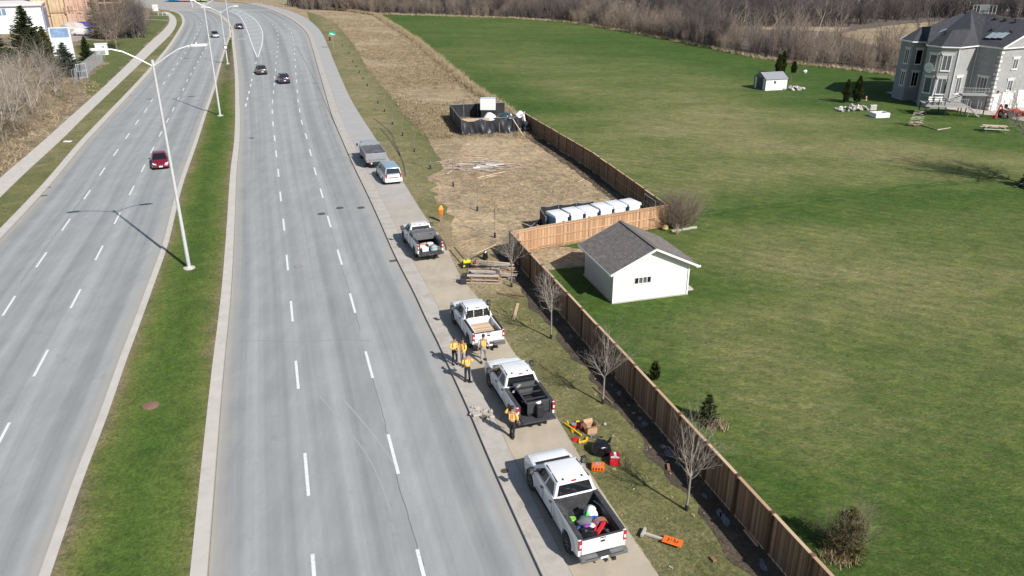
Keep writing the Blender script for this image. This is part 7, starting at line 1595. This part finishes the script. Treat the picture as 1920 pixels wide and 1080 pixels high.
for x, y, a_, b_ in ((0,-.7,2.2,.25),(0,.7,2.2,.25),(-.98,0,.25,1.15),(.98,0,.25,1.15)): B().box((x,y,.32),(a_,b_,.64)).build('side', pw, fp, bevel=.03)
B().cyl((1.1,-.1,.35),(1.12,-.1,.35),.14,.14,12).build('drain_hole', black_plastic, fp); B().box((0,0,.25),(1.75,1.2,.1)).build('soil', mud_mat, fp)
tp_ = empty('stick_heap', (*G2((1716,236)),0), 0, 'stacked bare branches in a ladder-like heap on the lawn', 'branches'); rn = random.Random(9)
for k in range(12): z = .15+k*.17; B().beam((-1.1+.05*k,-.1,z),(1.0-.03*k,.3*math.sin(k),z+.35*math.sin(k*1.7)),.06,.05).build('stick', old_w, tp_)
for k in range(26): a_ = rn.uniform(0,6.28); B().beam((rn.gauss(0,.2),rn.gauss(0,.2),.05),(1.2*math.cos(a_),.9*math.sin(a_),.5*rn.random()+.1),.04,.04).build('stick', weath_w, tp_)
a_, b_ = gp(1728,236), gp(1757,245); tag(B().cyl((0,0,.09),b_-a_+Vector((0,0,.09)),.09,.06,8).build('branch', pcol('mossy_bark',(.22,.24,.13),.9), None, loc=a_), 'long mossy branch lying right of the stick heap', 'branch'); a2, b2 = gp(1757,245), gp(1782,241); tag(B().cyl((0,0,.09),b2-a2+Vector((0,0,.09)),.08,.05,8).build('branch', old_w, None, loc=a2), 'pale broken branch at the end of the mossy one', 'branch')
pt = empty('picnic_table', (*G2((1863,247)),0), R(-14), 'timber picnic table with attached benches on the lawn', 'picnic table')
for k in range(4): B().box((0,-.3+k*.2,.78),(2.9,.18,.05)).build('table_board', new_w, pt)
for s in (-1,1):
    for k in range(2): B().box((0,s*(.78+.16*k),.46),(2.9,.14,.05)).build('bench_board', MATS['limestone'], pt)
    for t in (-1,1): B().beam((s*1.1,t*.75,0),(s*1.1,t*.25,.76),.06,.10).build('leg', old_w, pt)
    B().box((s*1.1,0,.42),(.06,1.9,.09)).build('crosspiece', old_w, pt); B().beam((s*1.1,0,.42),(s*.25,0,.75),.05,.08).build('brace', black_plastic, pt)
g = G(1747,379); tag(B().cyl((-.25,0,.05),(.3,.2,.12),.03,.02,6).cyl((.1,.1,.1),(.2,-.1,.35),.02,.01,6).build('fallen_twig', bark, None, loc=(g.x,g.y,0)), 'single dark twig lying on the open lawn', 'twig')
g = G(1509,137); tag(B().blob((0,0,.3),(.35,.2,.4),2,.2,2).build('white_stone', pw, None, loc=(g.x,g.y,0)), 'lone white stone on the grass beyond the small cedar', 'stone')
# ------------------------------------------------------------------ road sign and posts at the far verge
rs = empty('road_sign', (*G2((625.5,91)),0), R(14), 'green road sign on a single post at the far grass verge', 'sign'); B().cyl((0,0,0),(0,0,3.6),.05,.05,8).build('post', galv, rs); B().box((0,-.06,3.3),(1.5,.04,1.0)).build('panel', pcol('sign_green',(.02,.30,.17),.4), rs); B().box((-.25,-.085,3.4),(.7,.01,.12)).box((.1,-.085,3.15),(.9,.01,.12)).build('lettering', plate_white, rs)
hy = empty('fire_hydrant', (*G2((618.5,76)),0), 0, 'yellow-topped hydrant just left of the green road sign', 'hydrant'); B().lathe([(.22,0),(.20,.9),(.26,.95),(.26,1.0)], n=12).build('barrel', black_plastic, hy, smooth=True); B().lathe([(.24,1.0),(.24,1.3),(.14,1.5),(.04,1.6)], n=12).build('top', pcol('hydrant_yellow',(.7,.42,.12),.5), hy, smooth=True)
for k,(px,py,H) in enumerate(((532,16,3.2),(492,10,5),(475,6,4),(560,10,3))): g = G(px,py); o = empty('sign_post', (g.x,g.y,0), R(20), ['short green-topped post at the far bend of the path','pale traffic post at the far corner of the junction','left traffic post at the far corner of the junction','rear post among the far trees at the bend'][k], 'post'); B().cyl((0,0,0),(0,0,H),.09,.08,8).build('post', galv, o); B().box((0,-.1,H-.4),(.6,.05,.8)).build('plate', [MATS['sign_green'],plate_white,plate_white,galv][k], o)
tl = empty('traffic_post', (*G2((361,13)),ZR), 0, 'white traffic post standing in the far junction', 'post'); B().cyl((0,0,0),(0,0,3),.12,.12,8).build('post', head_m, tl); B().box((0,-.15,2.6),(.9,.2,.8)).build('panel', plate_white, tl)
# striped trailer and coloured panels crossing the junction
cv_ = empty('coloured_trailer', (*G2((352,3)),ZR), R(-4), 'blue, pink and lime coloured trailer at the top edge of the junction', 'trailer')
for x0,x1,m in ((-9,-3.2,pcol('trailer_blue',(.03,.36,.72),.4)),(-3.2,2.6,pcol('trailer_pink',(.80,.36,.36),.5)),(2.6,8.8,pcol('trailer_lime',(.50,.72,.30),.5))): B().box(((x0+x1)/2,0,2.0),(x1-x0-.02,2.5,2.8)).build('panel', m, cv_, bevel=.05)
B().box((0,0,.45),(17,2.2,.2)).build('chassis', rubber, cv_)
for x in (-7,-5.6,5,6.4): B().cyl((x,-1.25,.5),(x,-.95,.5),.5,.5,14).build('wheel', rubber, cv_); B().cyl((x,1.25,.5),(x,.95,.5),.5,.5,14).build('wheel', rubber, cv_)
bs_ = empty('utility_box', (*G2((292,21)),0), 0, 'white utility box by the far left corner of the junction', 'box'); B().box((0,0,1.2),(1.8,1.0,2.2)).build('cabinet', pw, bs_, bevel=.05); B().box((0,0,.1),(2.2,1.4,.2)).build('plinth', concrete, bs_)
rk_ = empty('guard_rail', (*G2((305,29)),0), R(-8), 'low white railing beside the far end of the left sidewalk', 'railing')
for x in (-1.6,0,1.6): B().cyl((x,0,0),(x,0,1.1),.06,.06,8).build('post', trim, rk_)
for z in (.55,1.05): B().beam((-1.7,0,z),(1.7,0,z),.07,.07).build('rail', trim, rk_)
for px0,py0,px1,py1 in ((268,30,316,29),(270,36,318,38)): a_, b_ = G(px0,py0), G(px1,py1); c = [a_.lerp(b_,k/8) for k in range(9)]; structure(strip('footpath', c, offset_curve(c,1.1), .03, concrete_pale))
# ------------------------------------------------------------------ left background: white building, timber frame, billboard, chain-link
wb = empty('white_building', (*G2((44,62)),0), R(24), 'long white flat-roofed building behind the spruces', 'building'); wlm = pcol('render_white',(.76,.77,.80),.7)
B().box((-13.5,10,3.6),(38,20,7.2)).build('wall', wlm, wb); B().box((-13.5,10,7.35),(38.8,20.8,.3)).build('roof', pcol('roof_white',(.70,.68,.66),.8), wb)
ls = B().box((-14,-.05,5.6),(22,.12,1.6)).build('ribbon_window', pcol('blue_window',(.16,.24,.36),.2), wb)
for k in range(9): B().box((-24+k*2.5,-.13,5.6),(.18,.06,1.6)).build('mullion', trim, ls)
B().box((-13.5,-.3,7.1),(39,.5,.25)).build('canopy', MATS['grey_decal'], wb); B().box((5.7,6,3.0),(.3,10,6.0)).build('side_panel', pcol('grey_blue_panel',(.25,.28,.38),.7), wb)
osb = pm('osb_sheathing', (.54,.40,.26), .9, 0, .14, .5); osb2 = pm('pink_sheathing', (.54,.36,.27), .9, 0, .12, .5)
tf = empty('timber_building', (*G2((124,54)),0), R(20), 'three-storey building under construction clad in bare orange sheathing', 'building')
for x, w_, y, m, H in ((-5.6,4.6,1.6,osb,16),(-1.2,4.2,.6,osb,15.5),(2.3,2.8,0,osb2,15),(5.0,2.6,.9,osb2,15),(7.4,2.2,.2,osb2,14.5)): B().box((x,y+6,H/2),(w_,12,H)).build('bay_wall', m, tf)
for k in range(3):
    for z in (10.5,5.2): o = B().box((2.0+k*.9-1.2,-.03 if k else -.02,z),(.5,.12,2.0)).build('window_opening', weath_w, tf)
for k in range(14): B().box((-7.4+k*1.2,-.05+(1.6 if k<4 else .6 if k<6 else 0),7.6),(.06,.05,14.5)).build('sheet_joint', weath_w, tf)
for z in (4.9,9.8): B().box((-.3,-.06,z),(11,.06,.22)).build('floor_band', weath_w, tf)
t2_ = empty('timber_wing', (*G2((186,24)),0), R(16), 'farther timber-framed wing with open floors and a yellow lift', 'building')
for z in (.2,3.3,6.4,9.5): B().box((0,5,z),(15,10,.35)).build('floor', osb, t2_)
for k in range(7): B().box((-7.2+k*2.4,.2,5),(.3,.3,9.6)).build('column', osb2, t2_)
B().box((0,9.6,5),(15,.3,9.5)).build('rear_wall', osb, t2_); B().box((-3.5,.1,1.7),(5,.2,2.9)).build('wrapped_wall', wlm, t2_)
yl = empty('boom_lift', (*G2((198,20)),0), R(10), 'yellow boom lift working in front of the timber wing', 'lift'); B().box((0,0,.9),(3.0,1.6,.9)).build('base', ybr, yl, bevel=.05); B().beam((-.5,0,1.2),(-2.6,0,3.6),.3,.3).beam((-2.6,0,3.6),(1.6,0,5.2),.28,.35).build('boom', ybr, yl); B().box((2.2,0,4.9),(1.6,.9,1.0)).build('basket', ybr, yl)
for x in (-1,1): B().cyl((x,-.85,.4),(x,-.55,.4),.4,.4,12).build('wheel', rubber, yl); B().cyl((x,.85,.4),(x,.55,.4),.4,.4,12).build('wheel', rubber, yl)
ds_ = empty('skip', (*G2((161,55)),0), R(8), 'blue waste skip beside the timber building', 'skip'); B().prism_x([(0,.2),(-.3,1.9),(2.1,1.9),(1.8,.2)],-2.6,2.6).build('container', pcol('skip_blue',(.02,.06,.42),.5), ds_); B().box((0,.9,1.93),(5.3,2.5,.08)).build('rim', MATS['skip_blue'], ds_)
for k in range(5): B().box((-2.2+k*1.1,-.2,1.0),(.12,.1,1.5)).build('rib', MATS['skip_blue'], ds_)
mdp = empty('rubble_mound', (*G2((140,56)),0), 0, 'pale mound of broken concrete in front of the timber building', 'mound'); B().blob((0,0,.4),(4.5,2.0,1.5),3,.15,3).build('mound', pcol('mound_grey',(.46,.43,.40),.9), mdp)
vn = empty('parked_van', (*G2((172,67)),0), R(80), 'white van parked in front of the bare trees near the skip', 'van'); B().prism_x([(0,.4),(0,1.9),(3.9,1.95),(4.6,1.2),(5.3,1.0),(5.35,.4)],-.95,.95).build('body', white_paint, vn, bevel=.08, smooth=True); B().add([(-.8,4.62,1.22),(.8,4.62,1.22),(.75,3.98,1.90),(-.75,3.98,1.90)],[(0,1,2,3)]).build('windscreen', dark_glass, vn)
for s in (-1,1):
    for y in (1.0,4.3): wheel(vn, s*.85, y, .34, .22, rim_metal)
structure(poly_sheet('site_yard', [G2(p) for p in [(88,62),(150,52),(215,40),(262,38),(215,62),(185,72),(150,76),(100,84),(60,84)]], .012, pcol('site_gravel',(.36,.30,.265),.95), jag=.5))
bbd = empty('billboard', (*G2((124,117)),0), R(14), 'tall white billboard with a blue-grey picture across its top', 'billboard'); B().box((0,0,3.5),(3.9,.30,6.8)).build('panel', wlm, bbd); B().box((0,-.165,5.85),(3.4,.02,1.8)).build('picture', pm('billboard_picture', (.22,.33,.50), .5, 0, .35, .6), bbd)
for s in (-1,1): B().box((s*1.6,.25,3.2),(.22,.22,6.4)).build('post', wlm, bbd)
def chain(px0,py0,px1,py1,H,label,n=6,red=False):
    a_, b_ = G(px0,py0), G(px1,py1); r_ = empty('chain_link_fence', a_, 0, label, 'fence', None); d_ = b_-a_
    for k in range(n+1): p = d_*k/n; B().cyl((p.x,p.y,0),(p.x,p.y,H),.035,.035,6).build('post', galv, r_)
    B().beam((0,0,H),(d_.x,d_.y,H),.05,.05).build('top_rail', galv, r_); wr_ = B(); L = d_.length; m = int(L/.16); u = d_.normalized()
    for k in range(m):
        p = u*L*k/m
        for s in (-1,1): q = p+u*s*H*.9; 
        if 0 <= (p+u*H*.9).dot(u) <= L: wr_.beam((p.x,p.y,.03),((p+u*H*.9).x,(p+u*H*.9).y,H),.012,.012)
        if (p-u*H*.9).dot(u) >= 0: wr_.beam((p.x,p.y,.03),((p-u*H*.9).x,(p-u*H*.9).y,H),.012,.012)
    tag(wr_.build('wire_mesh', galv, r_), kind='stuff')
    if red: p = d_*.55; B().box((p.x,p.y-.06,H*.6),(1.0,.04,.8),math.atan2(d_.y,d_.x)).build('red_notice', pcol('notice_red',(.75,.10,.12),.5), r_)
    return r_
chain(139,158,151,150,2.4,'near wing of the chain-link fence beside the brush',2); chain(152,150,197,112,2.6,'curving chain-link fence with a red notice on the left lawn',7,True); chain(120,140,139,139,2.4,'short rear stretch of chain-link fence behind the blue spruce',3)
gt = empty('chain_gate', (*G2((156,147)),0), R(58), 'pale blue-framed gate panel in the chain-link fence', 'gate'); gp_m = pcol('gate_blue',(.45,.52,.60),.5)
for x in (-.9,.9): B().cyl((x,0,0),(x,0,2.6),.05,.05,8).build('upright', gp_m, gt)
for z in (.15,1.3,2.55): B().beam((-.9,0,z),(.9,0,z),.06,.06).build('rail', gp_m, gt)
g = G(193,103); sb_ = empty('site_cabin', (g.x,g.y,0), R(20), 'small white cabin at the upper end of the chain-link fence', 'cabin'); B().box((0,0,1.2),(2.4,1.6,2.3)).build('body', pw, sb_, bevel=.06); B().box((0,0,2.4),(2.6,1.8,.12)).build('roof', trim, sb_); B().box((.3,-.81,1.1),(.8,.04,1.8)).build('door', galv, sb_)
g = G(124,266); tag(B().box((0,0,.05),(.9,.5,.08)).build('white_cover', trim, None, loc=(g.x+.2,g.y,.01), bevel=.02), 'flat white cover in the grass between sidewalk and road', 'cover')
for k,(px,py) in enumerate(((20,116),(36,112),(48,116))): g = G(px,py); o = empty('parked_car', (g.x,g.y,0), R(70), ['leftmost','middle','rightmost'][k]+' of the pale cars glimpsed below the tallest spruce', 'car'); B().prism_x([(0,.35),(.05,.9),(.9,.95),(1.4,1.45),(2.9,1.45),(3.5,.95),(4.4,.8),(4.5,.35)],-.9,.9).build('body', silver, o, bevel=.1, smooth=True); [wheel(o, s*.8, y, .32, .2, rim_metal) for s in (-1,1) for y in (.9,3.6)]
